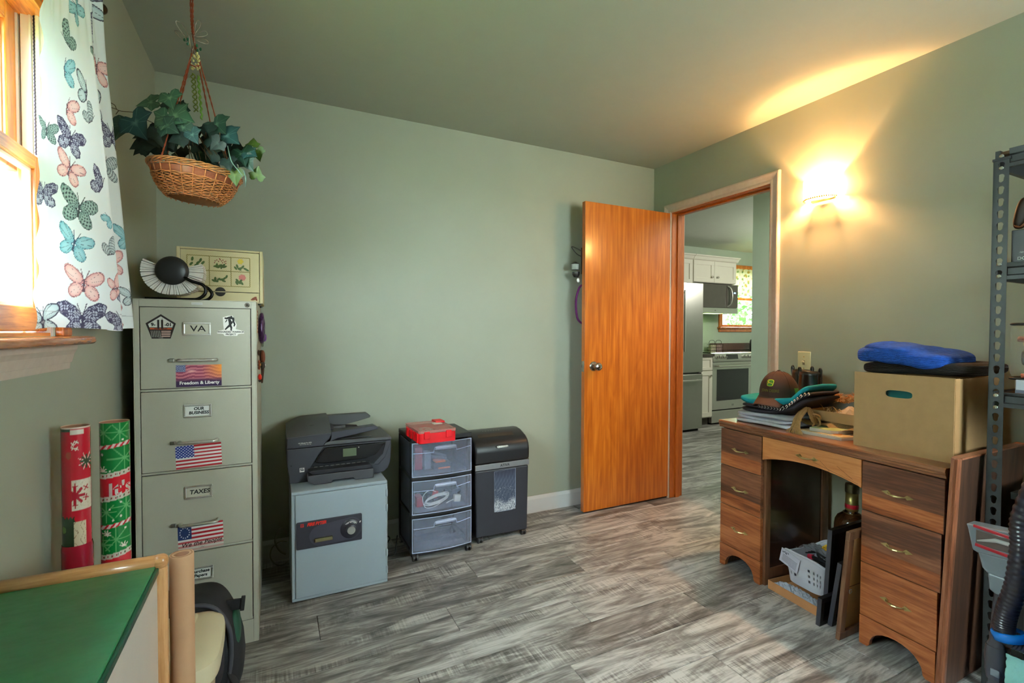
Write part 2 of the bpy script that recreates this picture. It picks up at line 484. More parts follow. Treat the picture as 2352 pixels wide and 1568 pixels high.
# door casing
def casing_prof(w=.06):  # (across, depth)
    return [(0,0),(0,.008),(.008,.013),(.02,.011),(.035,.015),(.05,.02),(.056,.019),(w,.014),(w,0)]
def casing(name, mat, y0, y1, ztop, xw, sgn=-1, zbot=0):
    q = MB(); pr = casing_prof(); n = len(pr)
    # loops: start bottom (inner y0), mitre, mitre, bottom
    path = [((y0, zbot), (-1, 0)), ((y0, ztop), (-1, 1)), ((y1, ztop), (1, 1)), ((y1, zbot), (1, 0))]
    vs = []
    for (yy, zz), (dy, dz) in path:
        for a, d in pr: vs.append((xw+sgn*d, yy+dy*a, zz+dz*a))
    fs = [(i*n+j, i*n+(j+1)%n, (i+1)*n+(j+1)%n, (i+1)*n+j) for i in range(3) for j in range(n)]
    fs += [tuple(range(n)), tuple(range(3*n, 4*n))[::-1]]
    q.add(vs, fs); return struct(q.build(name, mat))
casing('trim_1', CASING, DY0-.006, DY1+.006, DZ+.006, XR)
casing('trim_2', CASING, DY0-.006, DY1+.006, DZ+.006, XR+.115, 1)
# jamb (wood) with stop
j = MB()
j.box(XR,XR+.115,DY0-.018,DY0,0,DZ); j.box(XR,XR+.115,DY1,DY1+.018,0,DZ); j.box(XR,XR+.115,DY0-.018,DY1+.018,DZ,DZ+.018)
j.box(XR+.045,XR+.08,DY0,DY0+.011,0,DZ); j.box(XR+.045,XR+.08,DY1-.011,DY1,0,DZ); j.box(XR+.045,XR+.08,DY0+.011,DY1-.011,DZ-.011,DZ)
struct(j.build('trim_3', Mwood('varnished_jamb', (140,66,18), (172,88,28), (190,108,44), 'Z', 4, .3, .4, contrast=.6), bevel=.0015))
# door slab
def door_mat():
    m, t, n, b = newmat('varnished_birch_door')
    mp = mapped(t, n, (3.2, 3.2, .42))
    a = noise(t, n, mp, 1.7, 3, .5, .9)
    s1 = n.new('ShaderNodeMath'); s1.operation = 'MULTIPLY'; s1.inputs[1].default_value = 60
    s2 = n.new('ShaderNodeMath'); s2.operation = 'SINE'
    t.links.new(a.outputs[0], s1.inputs[0]); t.links.new(s1.outputs[0], s2.inputs[0])
    mp2 = mapped(t, n, (18, 18, .9)); c = noise(t, n, mp2, 3, 5, .5)
    k = n.new('ShaderNodeMath'); k.operation = 'MULTIPLY_ADD'; k.inputs[1].default_value = .05
    t.links.new(s2.outputs[0], k.inputs[0]); t.links.new(c.outputs[0], k.inputs[2])
    mp3 = mapped(t, n, (1,1,.6)); d = noise(t, n, mp3, 4, 3)
    k2 = n.new('ShaderNodeMath'); k2.operation = 'MULTIPLY_ADD'; k2.inputs[1].default_value = .35
    t.links.new(d.outputs[0], k2.inputs[0]); t.links.new(k.outputs[0], k2.inputs[2])
    r = ramp(t, n, k2.outputs[0], [(.36, S(152,72,12)), (.68, S(186,98,24)), (1.0, S(214,128,44))])
    t.links.new(r.outputs[0], b.inputs['Base Color']); b.inputs['Roughness'].default_value = .3
    b.inputs['Coat Weight'].default_value = .6; b.inputs['Coat Roughness'].default_value = .13
    mp4 = mapped(t, n, (1,1,.35)); e = noise(t, n, mp4, 34, 3); bumpit(t, n, b, e.outputs[0], .1, .002)
    return m
DOORM = door_mat()
DF = 2.572
dr = thing('door_1', 'flat orange varnished wood door standing open against the back wall', 'door', (2.53, DF, 0)); dr['kind'] = 'structure'
MB().box(-.745, -.006, 0, .035, .012, 2.012).build('door_slab', DOORM, dr, bevel=.0015)
STEEL = M('brushed_nickel', (176,170,160), .22, 1, var=.03)
def lathe_y(prof, n=24): # axis toward -Y
    return MB().lathe(prof, n, m=Matrix(((1,0,0),(0,0,-1),(0,1,0))))
kn = lathe_y([(0,-.001),(.031,0),(.032,.004),(.028,.009),(.014,.012),(.011,.03),(.018,.036),(.026,.046),(.027,.056),(.022,.064),(.012,.067),(.010,.065),(0,.065)], 28)
kn.build('door_handle', STEEL, dr, smooth=2, loc=(-.675, 0, .955))
lathe_y([(0,0),(.005,0),(.005,.003),(0,.003)], 12).build('lock_button', STEEL, dr, loc=(-.675, -.067, .955))
MB().box(-.748,-.745,.006,.029,.92,.99).build('latch_plate', STEEL, dr, bevel=.001)
MB().box(-.755,-.748,.012,.022,.947,.963).build('latch', STEEL, dr, bevel=.002)
for z in (.2, 1.0, 1.8):
    q = MB(); q.cyl((-.003,-.004,z-.045),(-.003,-.004,z+.045),.006,n=10); q.box(-.006,0,0,.034,z-.045,z+.045)
    q.build('hinge', M('antique_brass_hinge',(130,100,50),.35,1), dr)

# ---------------- window on the left wall ----------------
win = thing('window_1', 'orange pine sash window with white liner at the left wall', 'window', (0,0,0)); win['kind'] = 'structure'
VIN = M('white_vinyl_liner', (228,222,216), .35, var=.03)
q = MB()
q.box(XL-.05,XL-.004,WY1-.012,WY1,WZ0,WZ1); q.box(XL-.05,XL-.004,WY0,WY0+.012,WZ0,WZ1)
q.box(XL-.11,XL-.055,WY1-.012,WY1,WZ0,WZ1); q.box(XL-.11,XL-.055,WY0,WY0+.012,WZ0,WZ1)
q.box(XL-.021,XL-.015,WY1-.019,WY1-.012,WZ0,WZ1); q.box(XL-.034,XL-.030,WY1-.016,WY1-.012,WZ0,WZ1)
q.build('liner', VIN, win)
q = MB(); q.tube([(XL-.0245+.0015*math.cos(i*1.3), WY1-.016+.0015*math.sin(i*1.3), 1.6+i*.0018) for i in range(195)], .0009, 4)
q.cyl((XL-.0245,WY1-.016,1.6),(XL-.0245,WY1-.016,1.95),.0014,n=6)
q.build('balance_spring', M('dark_spring', (70,60,70), .4, .8), win)
MB().box(XL-.15,XL,WY0,WY1,WZ1-.02,WZ1).build('head_jamb', ORANGE_Y, win)
MB().prism([(XL-.15,WZ0-.01),(XL-.005,WZ0-.01),(XL-.005,WZ0+.008),(XL-.15,WZ0+.018)], 'Y', WY0, WY1).build('sill_slope', ORANGE_Y, win)
def sash(name, x0, x1, z0, z1, rb, rt):
    e = MB().box(x0,x1,WY0+.012,WY0+.012+.05,z0,z1).build(name, ORANGE, win, bevel=.003)
    MB().box(x0,x1,WY1-.067,WY1-.019,z0,z1).build('stile', ORANGE, e, bevel=.003)
    MB().box(x0,x1,WY0+.062,WY1-.067,z0,z0+rb).build('bottom_rail', ORANGE_Y, e, bevel=.003)
    MB().box(x0,x1,WY0+.062,WY1-.067,z1-rt,z1).build('top_rail', ORANGE_Y, e, bevel=.003)
    g = MB(); xm = (x0+x1)/2
    g.frame(WY0+.062,WY1-.067,z0+rb,z1-rt,.007,xm-.006,xm+.008,'X'); g.build('glazing_bead', VIN, e)
    MB().box(xm-.002,xm+.002,WY0+.062,WY1-.067,z0+rb,z1-rt).build('pane', Mglass('window_glass'), e)
sash('lower_sash', XL-.042, XL-.008, WZ0+.012, 1.585, .055, .032)
sash('upper_sash', XL-.09, XL-.056, 1.555, WZ1-.02, .03, .045)
# casing: wood around, stool and white apron
q = MB(); q.box(XL,XL+.016,WY1,WY1+.06,WZ0,WZ1+.06); q.box(XL,XL+.016,WY0-.06,WY0,WZ0,WZ1+.06); q.box(XL,XL+.016,WY0,WY1,WZ1,WZ1+.06)
struct(q.build('trim_4', ORANGE, bevel=.003))
q = MB(); pr = [(XL-.01,1.143),(XL+.045,1.143)]+[(XL+.045+.0105*math.cos(a), 1.1535+.0105*math.sin(a)) for a in np.linspace(-PI/2,PI/2,9)]+[(XL-.01,1.164)]
q.prism(pr, 'Y', WY0-.1, WY1+.095)
struct(q.build('trim_5', Mwood('sill_pine', (140,74,30), (176,104,52), (200,134,80), 'Y', 3, .25, .5), smooth=2, bevel=.004))
q = MB(); q.prism([(XL,1.08),(XL+.006,1.08),(XL+.008,1.095),(XL+.008,1.096),(XL+.011,1.097),(XL+.016,1.118),(XL+.022,1.13),(XL+.024,1.143),(XL,1.143)], 'Y', WY0-.07, WY1+.07)
struct(q.build('trim_6', CASING))
# neighbouring building seen through the sash: white vertical siding
nb = thing('neighbour_building', 'white outbuilding with vertical board siding outside the left window', 'building', (-7, 0, -.4))
MB().box(-3,0,-2,14,0,5).build('wall', M('white_siding_base', (215,218,220), .7), nb)
sd = M('white_siding_board', (236,238,240), .6)
first = None
for i in range(50):
    if first is None: first = MB().box(0,.03,-.135,.135,0,5).build('siding_board', sd, nb, loc=(0,-1.8+i*.3,0))
    else:
        o = first.copy(); COL.objects.link(o); o.location = (0,-1.8+i*.3,0)
struct(MB().box(-30,XL-.2,-20,30,-.5,-.4).build('ground_outside', M('lawn_outside', (110,140,80), .9, var=.3, vs=3)))
# ---------------- wall sconce ----------------
sn = thing('wall_sconce', 'lit wall sconce with curved white glass shade beside the doorway', 'lamp', (XR, 1.52, 1.9))
GLOW = Memit('lit_glass_shade', (255, 190, 116), 52)
q = MB()
def shade(u, v):
    a = -PI/2+PI*u; return (-.085*math.cos(a)**.7*1.0 if math.cos(a) > 0 else 0, .082*math.sin(a), -.045+.09*v)
sp = [(-.012-.078*max(0,math.cos(a))**.8, .08*math.sin(a)) for a in np.linspace(-PI/2, PI/2, 25)]
si = [(x*.95+.001, y*.955) for x, y in sp]
q.prism(sp+si[::-1], 'Z', -.043, .05); q.build('glass_shade', GLOW, sn, smooth=2)
BRASS = M('brass_sconce', (196,150,84), .3, 1)
q = MB(); q.box(-.012,0,-.06,.06,-.05,.045); q.box(-.03,-.012,-.012,.012,-.02,.0)
q.build('back_plate', BRASS, sn, bevel=.003)
q = MB()
for i, (x, y) in enumerate(sp[1:-1]):
    q.cyl((x*.97, y*.97, -.05), (x*.97, y*.97, -.042), .0035, n=6)
q.build('beaded_rim', BRASS, sn)
q = MB(); q.prism([(-.012,-.04),(-.05,-.032),(-.05,.032),(-.012,.04)], 'Z', -.057, -.052); q.build('bottom_plate', BRASS, sn)
q = MB(); q.sell((-.048,0,.0),(.03,.03,.045),1,1,12,8); q.build('bulb', Memit('lit_bulb', (255,190,110), 30), sn, smooth=True)

# ---------------- light switch ----------------
IV = M('ivory_plastic', (206,196,156), .35)
sw = thing('light_switch', 'ivory light switch plate on the wall above the desk', 'switch', (XR-.001, 1.604, 1.02))
q = MB(); q.box(-.006,0,-.035,.035,-.057,.057); q.build('plate', IV, sw, bevel=.003)
MB().box(-.009,-.006,-.006,.006,-.012,.012).build('toggle_slot', M('switch_slot', (150,140,108), .5), sw)
MB().obox((-.012,0,.004),(.014,.008,.008),(0,.5,0)).build('toggle', IV, sw, bevel=.001)
for z in (.03,-.03): MB().cyl((-.006,0,z),(-.0075,0,z),.003,n=8).build('screw', BRASS, sw)

# ---------------- filing cabinet ----------------
CAB = M('putty_enamel', (176,172,156), .38, var=.012, bump=.12, bs=420)
CABD = M('putty_enamel_drawer', (172,168,152), .36, var=.012, bump=.15, bs=420)
NICK = M('satin_aluminium', (200,198,192), .3, .75, var=.03)
DARK = M('dark_gap', (16,15,14), .8)
cb = thing('filing_cabinet', 'tall four-drawer putty-coloured metal filing cabinet covered in stickers', 'cabinet', (-.247, 2.055, 0))
q = MB(); hw = .187; D = .65
q.box(-hw,-hw+.003,.0,D,0,1.289); q.box(hw-.003,hw,.0,D,0,1.289); q.box(-hw+.003,hw-.003,D-.003,D,0,1.289); q.box(-hw+.003,hw-.003,.0,D-.003,1.286,1.289)
q.box(-hw+.003,-.1695,.0,.02,0,1.286); q.box(.1695,hw-.003,.0,.02,0,1.286)
q.box(-.1695,.1695,.0,.02,1.262,1.286); q.box(-.1695,.1695,.0,.02,0,.0875)
for z0, z1 in ((.966,.9735),(.6745,.6815),(.3825,.3895)): q.box(-.1695,.1695,.003,.02,z0,z1)
q.build('body', CAB, cb, bevel=.0012)
MB().box(-hw+.005,hw-.005,.03,.035,.01,1.28).build('gap_backing', DARK, cb)  # near-black sheet standing in for the shade behind the drawer gaps
INK = M('black_ink', (24,22,22), .6); CARD = M('label_card', (196,190,172), .7); CARDW = M('white_label_card', (222,220,214), .7)
draws = [(.976,1.260),(.684,.964),(.392,.672),(.090,.380)]
cards = [('VA', .03, CARD), ('OUR\nBUSINESS', .0145, CARDW), ('TAXES', .021, CARD), ('Purchase\nPapers', .0150, CARDW)]
hold = [1.1855, .8915, .5985, .301]; hz = [1.0745, .7825, .4885, .2]
d_objs = []
for i, (z0, z1) in enumerate(draws):
    d = MB().box(-.1668,.1668,-.0015,.022,z0,z1).build('drawer', CABD, cb, bevel=.0012); d_objs.append(d)
    h = MB(); zc = hold[i]; xc = -.0015
    h.frame(xc-.0425,xc+.0425,zc-.0235,zc+.0235,.0065,-.0075,-.0015); h.build('label_holder', NICK, d, bevel=.0015)
    MB().box(xc-.036,xc+.036,-.003,-.0018,zc-.017,zc+.017).build('label_card', cards[i][2], d)
    text(cards[i][0], cards[i][1], INK, d, (xc+.003,-.0034,zc), bold=.0006 if i else .0003, ext=.0001, sx=1.25 if i == 0 else 1.0, shear=.12 if i else 0)
    zc = hz[i]; H = MB(); pts = catmull([(-.056,-.001,zc),(-.055,-.016,zc),(-.046,-.026,zc),(0,-.028,zc),(.046,-.026,zc),(.055,-.016,zc),(.056,-.001,zc)], 5)
    H.tube(pts, .0068, 10, flat=.8); H.build('handle', NICK, d, smooth=True)
    MB().box(-.085,-.069,-.012,-.0015,zc-.006,zc+.006).build('thumb_latch', M('grey_latch', (128,126,118), .3, .7), d, bevel=.002)
MB().cyl((.157,.001,1.2745),(.157,-.004,1.2745),.0085,n=20).build('lock', STEEL, cb, bevel=.001)
MB().cyl((.157,-.004,1.2745),(.157,-.0055,1.2745),.0035,n=12).build('lock_core', M('lock_dark', (60,56,50), .3, 1), cb)
MB().box(-.018,.016,-.002,0,1.2715,1.2805).build('badge', M('badge_plate', (206,206,204), .3), cb, bevel=.001)
MB().tube([(-.015+.0011*k, -.0021, 1.276+(.0013 if k % 2 else -.0013)) for k in range(27)], .0003, 3).build('badge_lettering', M('badge_print_grey', (120,118,130), .5), cb)
# stickers
PR = Mprint('printed_vinyl', .35); PM = Mprint('printed_matt', .6)
def flag(n_star_rows=9, betsy=False, fade=False, wavy=0):
    def col(U, V):
        C = rgb(U, (226,222,220))
        Vw = V+wavy*np.sin(U*9)*.04
        st = np.floor((1-Vw)*13).astype(int)
        setc(C, (st%2 == 0), (186,30,44))
        canton = (U < .4 if not betsy else U < .3) & (Vw > 1-7/13)
        setc(C, canton, (36,52,140) if not betsy else (26,52,100))
        if betsy:
            ang = np.arctan2((Vw-.73)*1.05, (U-.15)*1.95)
            rr = np.hypot((Vw-.73)*1.05, (U-.15)*1.95)
            k = np.round(ang/(2*PI/13))*(2*PI/13)
            sx_, sy_ = .2*np.cos(k), .2*np.sin(k)
            setc(C, np.hypot((U-.15)*1.95-sx_, (Vw-.73)*1.05-sy_) < .024, (226,226,226))
        else:
            gx = U/.4*11+.0; gy = (Vw-(1-7/13))/(7/13)*9
            fx, fy = np.floor(gx), np.floor(gy)
            star = ((fx+fy)%2 == 0) & (np.hypot(gx-fx-.5, (gy-fy-.5)) < .36)
            setc(C, canton & star, (232,232,236))
        if fade:
            a = np.clip((.42-V)/.42, 0, 1)**.6; mixc(C, a*.85, (196,190,176))
        return C
    return col
def sticker(d, w, h, col, nu, nv, x, z, name='sticker', rx=0):
    return printed(name, nu, nv, flatpos(w, h, 0), col, PR, d, loc=(x,-.0019,z), rot=(0,rx,0))
def sunset(U, V):
    C = rgb(U, (150,60,90))
    wv = V+.05*np.sin(U*7+1)+.03*np.sin(U*15)
    st = np.floor(wv*13)
    setc(C, st%2 == 0, (206,120,130)); mixc(C, np.clip((U-.55)*2.2,0,1)*np.clip(V*1.6-.2,0,1), (244,150,60))
    mixc(C, ((U<.2)&(V>.68)).astype(float)*.8, (60,90,140))
    s = ((np.floor(U*40)+np.floor(V*24))%2 == 0)&(U<.2)&(V>.68); mixc(C, s*.4, (220,230,240))
    mixc(C, np.exp(-((U-.33)**2/.01+(V-.72)**2/.006))*.7, (250,200,190))
    mixc(C, np.clip((.42-V)/.2,0,1), (56,34,74))
    return C
sticker(d_objs[0], .139, .078, sunset, 70, 40, .0035, 1.0175)
text('Freedom & Liberty', .0158, M('print_white', (236,232,226), .5), d_objs[0], (.005,-.0023,.992), ext=.0001, bold=.0005)
sticker(d_objs[1], .140, .082, flag(), 154, 91, .0005, .7285, rx=-.03)
sticker(d_objs[2], .139, .094, flag(betsy=True, fade=True), 120, 78, .004, .434, rx=-.02)
text('We the People', .0205, M('print_dark_red', (74,30,30), .5), d_objs[2], (.006,-.0023,.412), rot=(PI/2,-.04,0), ext=.0001, shear=.3, bold=.0004)
text('* 1776 *', .006, INK, d_objs[2], (.006,-.0023,.396), ext=.0001)
# pentagon sticker
def poly_obj(name, poly, y, mat, parent, th=.0004):
    return MB().prism(poly, 'Y', y-th, y).build(name, mat, parent)
pent = [(-.151,1.204),(-.1075,1.236),(-.064,1.204),(-.080,1.151),(-.134,1.151)]
def shr(p, k, c=(-.1075,1.192)): return [(c[0]+(x-c[0])*k, c[1]+(z-c[1])*k) for x, z in p]
PB = M('print_black', (34,24,24), .45); PW = M('print_pale', (206,204,196), .45); PRED = M('print_brick_red', (170,62,40), .45)
d = d_objs[0]
poly_obj('pentagon_sticker', pent, -.0018, PB, d)
top = [(-.144,1.2015),(-.1075,1.2285),(-.071,1.2015),(-.0745,1.19),(-.1405,1.19)]
poly_obj('sticker_field', top, -.0022, PW, d, .0002)
poly_obj('sticker_field', [(-.1395,1.188),(-.0755,1.188),(-.0765,1.183),(-.1385,1.183)], -.0022, M('print_orange',(196,84,40),.45), d, .0002)
st = MB()
for k in range(4): 
    z = 1.178-k*.006; st.box(-.1065,-.079-.0006*k,-.0024,-.0022,z-.0032,z)
st.build('sticker_stripes', M('print_pink_white', (206,170,160), .45), d)
st = MB()
for k in range(5):
    for j2 in range(6): st.box(-.1365+.0006*k+j2*.0048,-.1343+.0006*k+j2*.0048,-.0024,-.0022,1.1755-k*.0048,1.1778-k*.0048)
st.build('sticker_stars', PW, d)
st = MB(); st.box(-.118,-.112,-.0026,-.0022,1.185,1.2165); st.box(-.107,-.101,-.0026,-.0022,1.185,1.2165); st.cyl((-.104,-.0024,1.2165),(-.104,-.0024,1.222),.0006,n=4)
st.build('sticker_towers', PB, d)
text('9-', .0155, INK, d, (-.1295,-.0026,1.1995), ext=.0001, bold=.0007); text('-01', .0155, INK, d, (-.0865,-.0026,1.1995), ext=.0001, bold=.0007)
text('NEVER FORGET', .0055, PB, d, (-.1075,-.0026,1.1855), ext=.0001, bold=.0002); text('9.11.2001', .0032, PW, d, (-.1075,-.0024,1.1535), ext=.0001)
# charity sticker: a figure carrying another
wx, wz = .1035, 1.198
poly_obj('charity_sticker', [(wx-.043,wz-.020),(wx-.022,wz-.015),(wx-.024,wz+.008),(wx-.025,wz+.03),(wx-.008,wz+.036),(wx+.006,wz+.037),(wx+.012,wz+.02),(wx+.019,wz+.004),(wx+.016,wz-.013),(wx+.043,wz-.02),(wx+.043,wz-.029),(wx+.024,wz-.031),(wx+.02,wz-.038),(wx-.02,wz-.038),(wx-.024,wz-.031),(wx-.043,wz-.029)], -.0018, M('print_white', (236,232,226), .5), d)
st = MB()
def limb(pts, r): st.tube([(wx+a, -.0024, wz+b) for a, b in pts], r, 6)
limb([(-.005,.024),(-.001,.012),(-.002,.002)], [.004,.0055,.004]); limb([(-.002,.002),(-.010,-.006),(-.018,-.015)], [.004,.0032,.0022]); limb([(-.002,.002),(.002,-.008),(.001,-.017),(.004,-.018)], [.004,.003,.0022,.0016])
limb([(-.016,.025),(-.004,.029),(.008,.026),(.009,.014)], [.003,.0045,.0045,.003]); limb([(.009,.014),(.013,.004),(.010,-.003)], [.003,.0025,.002]); limb([(.007,.016),(.002,.006)], [.002,.0018]); limb([(-.012,.02),(-.017,.012)], [.002,.0012])
st.sell((wx+.002,-.0024,wz+.032),(.007,.001,.008),1,1,10,6); st.sell((wx-.017,-.0024,wz+.027),(.006,.001,.006),1,1,10,6)
for i3 in range(len(st.v)): a_ = st.v[i3]; st.v[i3] = (a_[0], -.0022+(a_[1]+.0024)*.05, a_[2])
st.build('charity_figures', INK, d)
text('WOUNDED WARRIOR', .0088, INK, d, (wx,-.0022,wz-.0235), ext=.0001, bold=.0003, sx=.95); text('PROJECT', .0082, INK, d, (wx,-.0022,wz-.0325), ext=.0001, bold=.0003)
# magnets on the side of the cabinet
def side_y(px_t): return 2.055+px_t
cx_side = -.0595
mg = thing('striped_magnet', 'small red striped flag magnet on the cabinet side', 'magnet', (cx_side, 2.105, 1.215))
q = MB(); q.box(0,.002,-.03,.03,-.045,.045); q.build('backing', M('magnet_cream', (196,180,140), .5), mg)
q = MB()
for k in range(7): q.box(.002,.0026,-.03,.03,-.043+k*.0128,-.0365+k*.0128)
q.build('stripes', M('magnet_red', (140,40,36), .5), mg)
mg = thing('glitter_magnet', 'dark purple glittery oval magnet on the cabinet side', 'magnet', (cx_side, 2.30, 1.19))
q = MB(); rr = random.Random(3)
q.sell((.012,0,0),(.024,.10,.13),.8,.8,24,14,fn=lambda p: (p.x+rr.uniform(-.002,.002), p.y, p.z)); q.build('body', M('purple_glitter', (64,32,72), .35, .3, var=.6, vs=150), mg, smooth=False)
q = MB(); q.sell((.02,.03,-.04),(.02,.05,.035),.8,.8,14,8); q.build('flower', M('violet_flower', (116,70,140), .5, var=.3, vs=80), mg)
mg = thing('clear_charm_magnet', 'clear plastic charm magnet behind the purple one on cabinet side', 'magnet', (cx_side, 2.45, 1.16))
q = MB(); q.tube([(.012,.03*math.cos(a),.025+.025*math.sin(a)) for a in np.linspace(0,2*PI,20)[:-1]], .004, 6, closed=True); q.tube([(.012,.03*math.cos(a),-.025+.025*math.sin(a)) for a in np.linspace(0,2*PI,20)[:-1]], .004, 6, closed=True)
q.build('rings', M('clear_tinted_plastic', (200,214,196), .15, trans=.6), mg, smooth=True)
mg = thing('brown_leaf_magnet', 'tiny brown leaf magnet above the ladybird on cabinet side', 'magnet', (cx_side, 2.14, 1.093))
q = MB(); q.sell((.004,0,0),(.008,.03,.02),1,1,12,8,rot=(.5,0,0)); q.build('leaf', M('brown_resin',(70,44,30),.5), mg)
mg = thing('flower_magnet', 'small red-brown flower magnet on the cabinet side', 'magnet', (cx_side, 2.15, 1.045))
q = MB()
for k in range(6):
    a = k*PI/3; q.sell((.005,.013*math.cos(a),.013*math.sin(a)),(.008,.018,.014),1,1,8,6,rot=(a,0,0))
q.build('petals', M('rust_resin',(140,66,40),.5), mg)
MB().sell((.009,0,0),(.006,.012,.012),1,1,8,6).build('centre', M('gold_resin',(190,140,60),.4), mg)
mg = thing('ladybird_magnet', 'bright red ladybird magnet low on the cabinet side', 'magnet', (cx_side, 2.165, .995))
q = MB(); q.sell((.007,0,0),(.014,.032,.026),1,1,14,8); q.build('shell', M('bright_red_enamel',(214,38,24),.3), mg, smooth=True)
MB().sell((.007,-.002,-.014),(.012,.02,.012),1,1,10,6).build('head', INK, mg)
mg = thing('twig_magnet', 'dark brown twig and owl magnet hanging on cabinet side', 'magnet', (cx_side, 2.33, 1.03))
q = MB(); q.tube([(.008,.06,.06),(.012,.03,.02),(.014,0,-.02),(.012,-.04,-.07)], [.008,.01,.006,.003], 7); q.build('twig', M('dark_twig',(60,36,24),.7), mg)
q = MB(); q.sell((.014,.03,.035),(.02,.05,.06),.9,.9,12,8); q.build('body', M('rusty_clay',(118,58,34),.6), mg)
q = MB(); q.sell((.014,-.0,.0),(.02,.04,.03),.9,.9,12,8); q.build('owl', M('owl_dark',(46,36,30),.6), mg)
MB().sell((.024,-.005,.002),(.006,.01,.01),1,1,8,6).build('eye', PW, mg)

# ---------------- rotary card file on the cabinet ----------------
rf = thing('rotary_card_file', 'rotary card file with fanned white cards and black hub on the cabinet', 'card file', (-.33, 2.19, 1.289))
CW = M('index_card', (226,218,210), .8, var=.06, vs=60)
hc = Vector((-.008, 0, .112)); cardmb = None; ncard = 34
base_card = MB(); base_card.prism([(.03,-.0006),(.104,-.0036),(.106,-.003),(.107,.0),(.106,.003),(.104,.0036),(.03,.0006)], 'Y', -.045, .045)
cm = None
for k in range(44):
    a = math.radians(-202+k*5.1+R_.uniform(-1.2,1.2))
    if cm is None: o = base_card.build('index_card', CW, rf); cm = o.data
    else:
        o = bpy.data.objects.new('index_card', cm); COL.objects.link(o); o.parent = rf
    o.location = (hc.x, .03+R_.uniform(-.002,.002), hc.z); o.rotation_euler = (0, -a, 0)
    sc_ = .82+.1*abs(math.cos(a)); o.scale = (sc_, 1, 1)
BKP = M('black_plastic', (34,34,36), .38, bump=.05)
lathe_y([(0,-.0),(.05,0),(.053,.006),(.05,.012),(.04,.018),(.02,.021),(0,.022)], 36).build('hub', BKP, rf, smooth=2, loc=(hc.x,-.018,hc.z))
MB().cyl((hc.x,-.02,hc.z),(hc.x,.08,hc.z),.008,n=10).build('axle', BKP, rf)
BT = M('black_tube', (24,26,28), .25, .6)
for yy, dx in ((-.028, 0), (.085, .01)):
    pts = catmull([(hc.x+.035,yy,hc.z-.022),(hc.x+.06,yy,hc.z-.036),(hc.x+.098,yy,.062),(hc.x+.105+dx,yy,.035),(hc.x+.085+dx,yy,.012),(hc.x+.05,yy,.0065),(-.09,yy,.0065)], 6)
    MB().tube(pts, .006, 8).build('stand_tube', BT, rf, smooth=True)
MB().box(-.095,-.075,-.03,.09,0,.012).build('stand_foot', BKP, rf, bevel=.002)

# ---------------- bread box ----------------
BB = M('cream_enamel', (206,190,146), .38, var=.02)
bb = thing('bread_box', 'cream metal bread box painted with flower squares on top of cabinet', 'bread box', (-.196, 2.33, 1.289))
w2, z0, z1, dp = .1535, .006, .228, .3
q = MB(); q.box(-w2,-w2+.012,0,dp,z0,z1); q.box(w2-.012,w2,0,dp,z0,z1); q.box(-w2+.012,w2-.012,0,dp,z1-.008,z1); q.box(-w2+.012,w2-.012,dp-.004,dp,z0,z1-.008); q.box(-w2+.012,w2-.012,0,dp-.004,z0,z0+.004)
q.build('case', BB, bb, bevel=.002)
MB().box(-w2+.02,w2-.02,.02,.028,z0+.006,z1-.01).build('gap_backing', DARK, bb)  # black sheet in place of the shaded inside behind the doors
MB().box(-w2+.0135,w2-.0135,.002,.012,z0+.046,z1-.0095).build('door', BB, bb, bevel=.0015)
MB().box(-w2+.0135,w2-.0135,.002,.012,z0+.005,z0+.0435).build('lower_door', BB, bb, bevel=.0015)
q = MB(); q.box(-.09,.09,.1,.14,z1,z1+.006); q.tube([(-.04,.12,z1+.006),(-.035,.12,z1+.012),(.035,.12,z1+.012),(.04,.12,z1+.006)], .003, 6); q.build('handle', M('dark_handle', (50,44,40), .5), bb)
lathe_y([(0,0),(.019,0),(.019,.002),(0,.0021)], 24).build('finger_cup', M('black_cup', (30,26,22), .4), bb, loc=(-.003,.002,z0+.045))
MB().box(-.022,.016,-.002,.002,z0+.0435,z0+.0465).build('cup_bar', BB, bb)
for px_ in (-.14,.14):
    for py_ in (.02,.28): MB().cyl((px_,py_,0),(px_,py_,z0),.006,n=8).build('foot', BKP, bb)
q = MB(); tw = M('olive_braid', (150,134,70), .6)
gx = [-.118,-.041,.036,.105]; gz = [.075,.137,.196]
for xg in (gx[0]+.0,gx[1],gx[2],gx[3]): q.tube([(xg+.0012*math.sin(t*2.2),.0015,gz[0]+(gz[2]-gz[0])*t/40) for t in range(41)], .0013, 4)
for zg in gz: q.tube([(gx[0]+(gx[3]-gx[0])*t/80,.0015,zg+.0012*math.sin(t*2.2)) for t in range(81)], .0013, 4)
q.build('painted_braid', tw, bb)
GR = M('painted_green', (70,92,40), .5, var=.2, vs=90); RD = M('painted_red', (140,40,34), .5); YE = M('painted_yellow', (214,186,60), .5); PK = M('painted_pink', (206,120,112), .5, var=.1, vs=90)
lf = MB(); 
def leafb(x, z, a, L=.012, W=.005):
    p = []
    for t in np.linspace(0, 2*PI, 11)[:-1]:
        u, v = L*math.cos(t), W*math.sin(t); p.append((x+u*math.cos(a)-v*math.sin(a), z+u*math.sin(a)+v*math.cos(a)))
    e_ = R_.uniform(0,.0006); lf.prism(p, 'Y', .0002+e_, .0018)
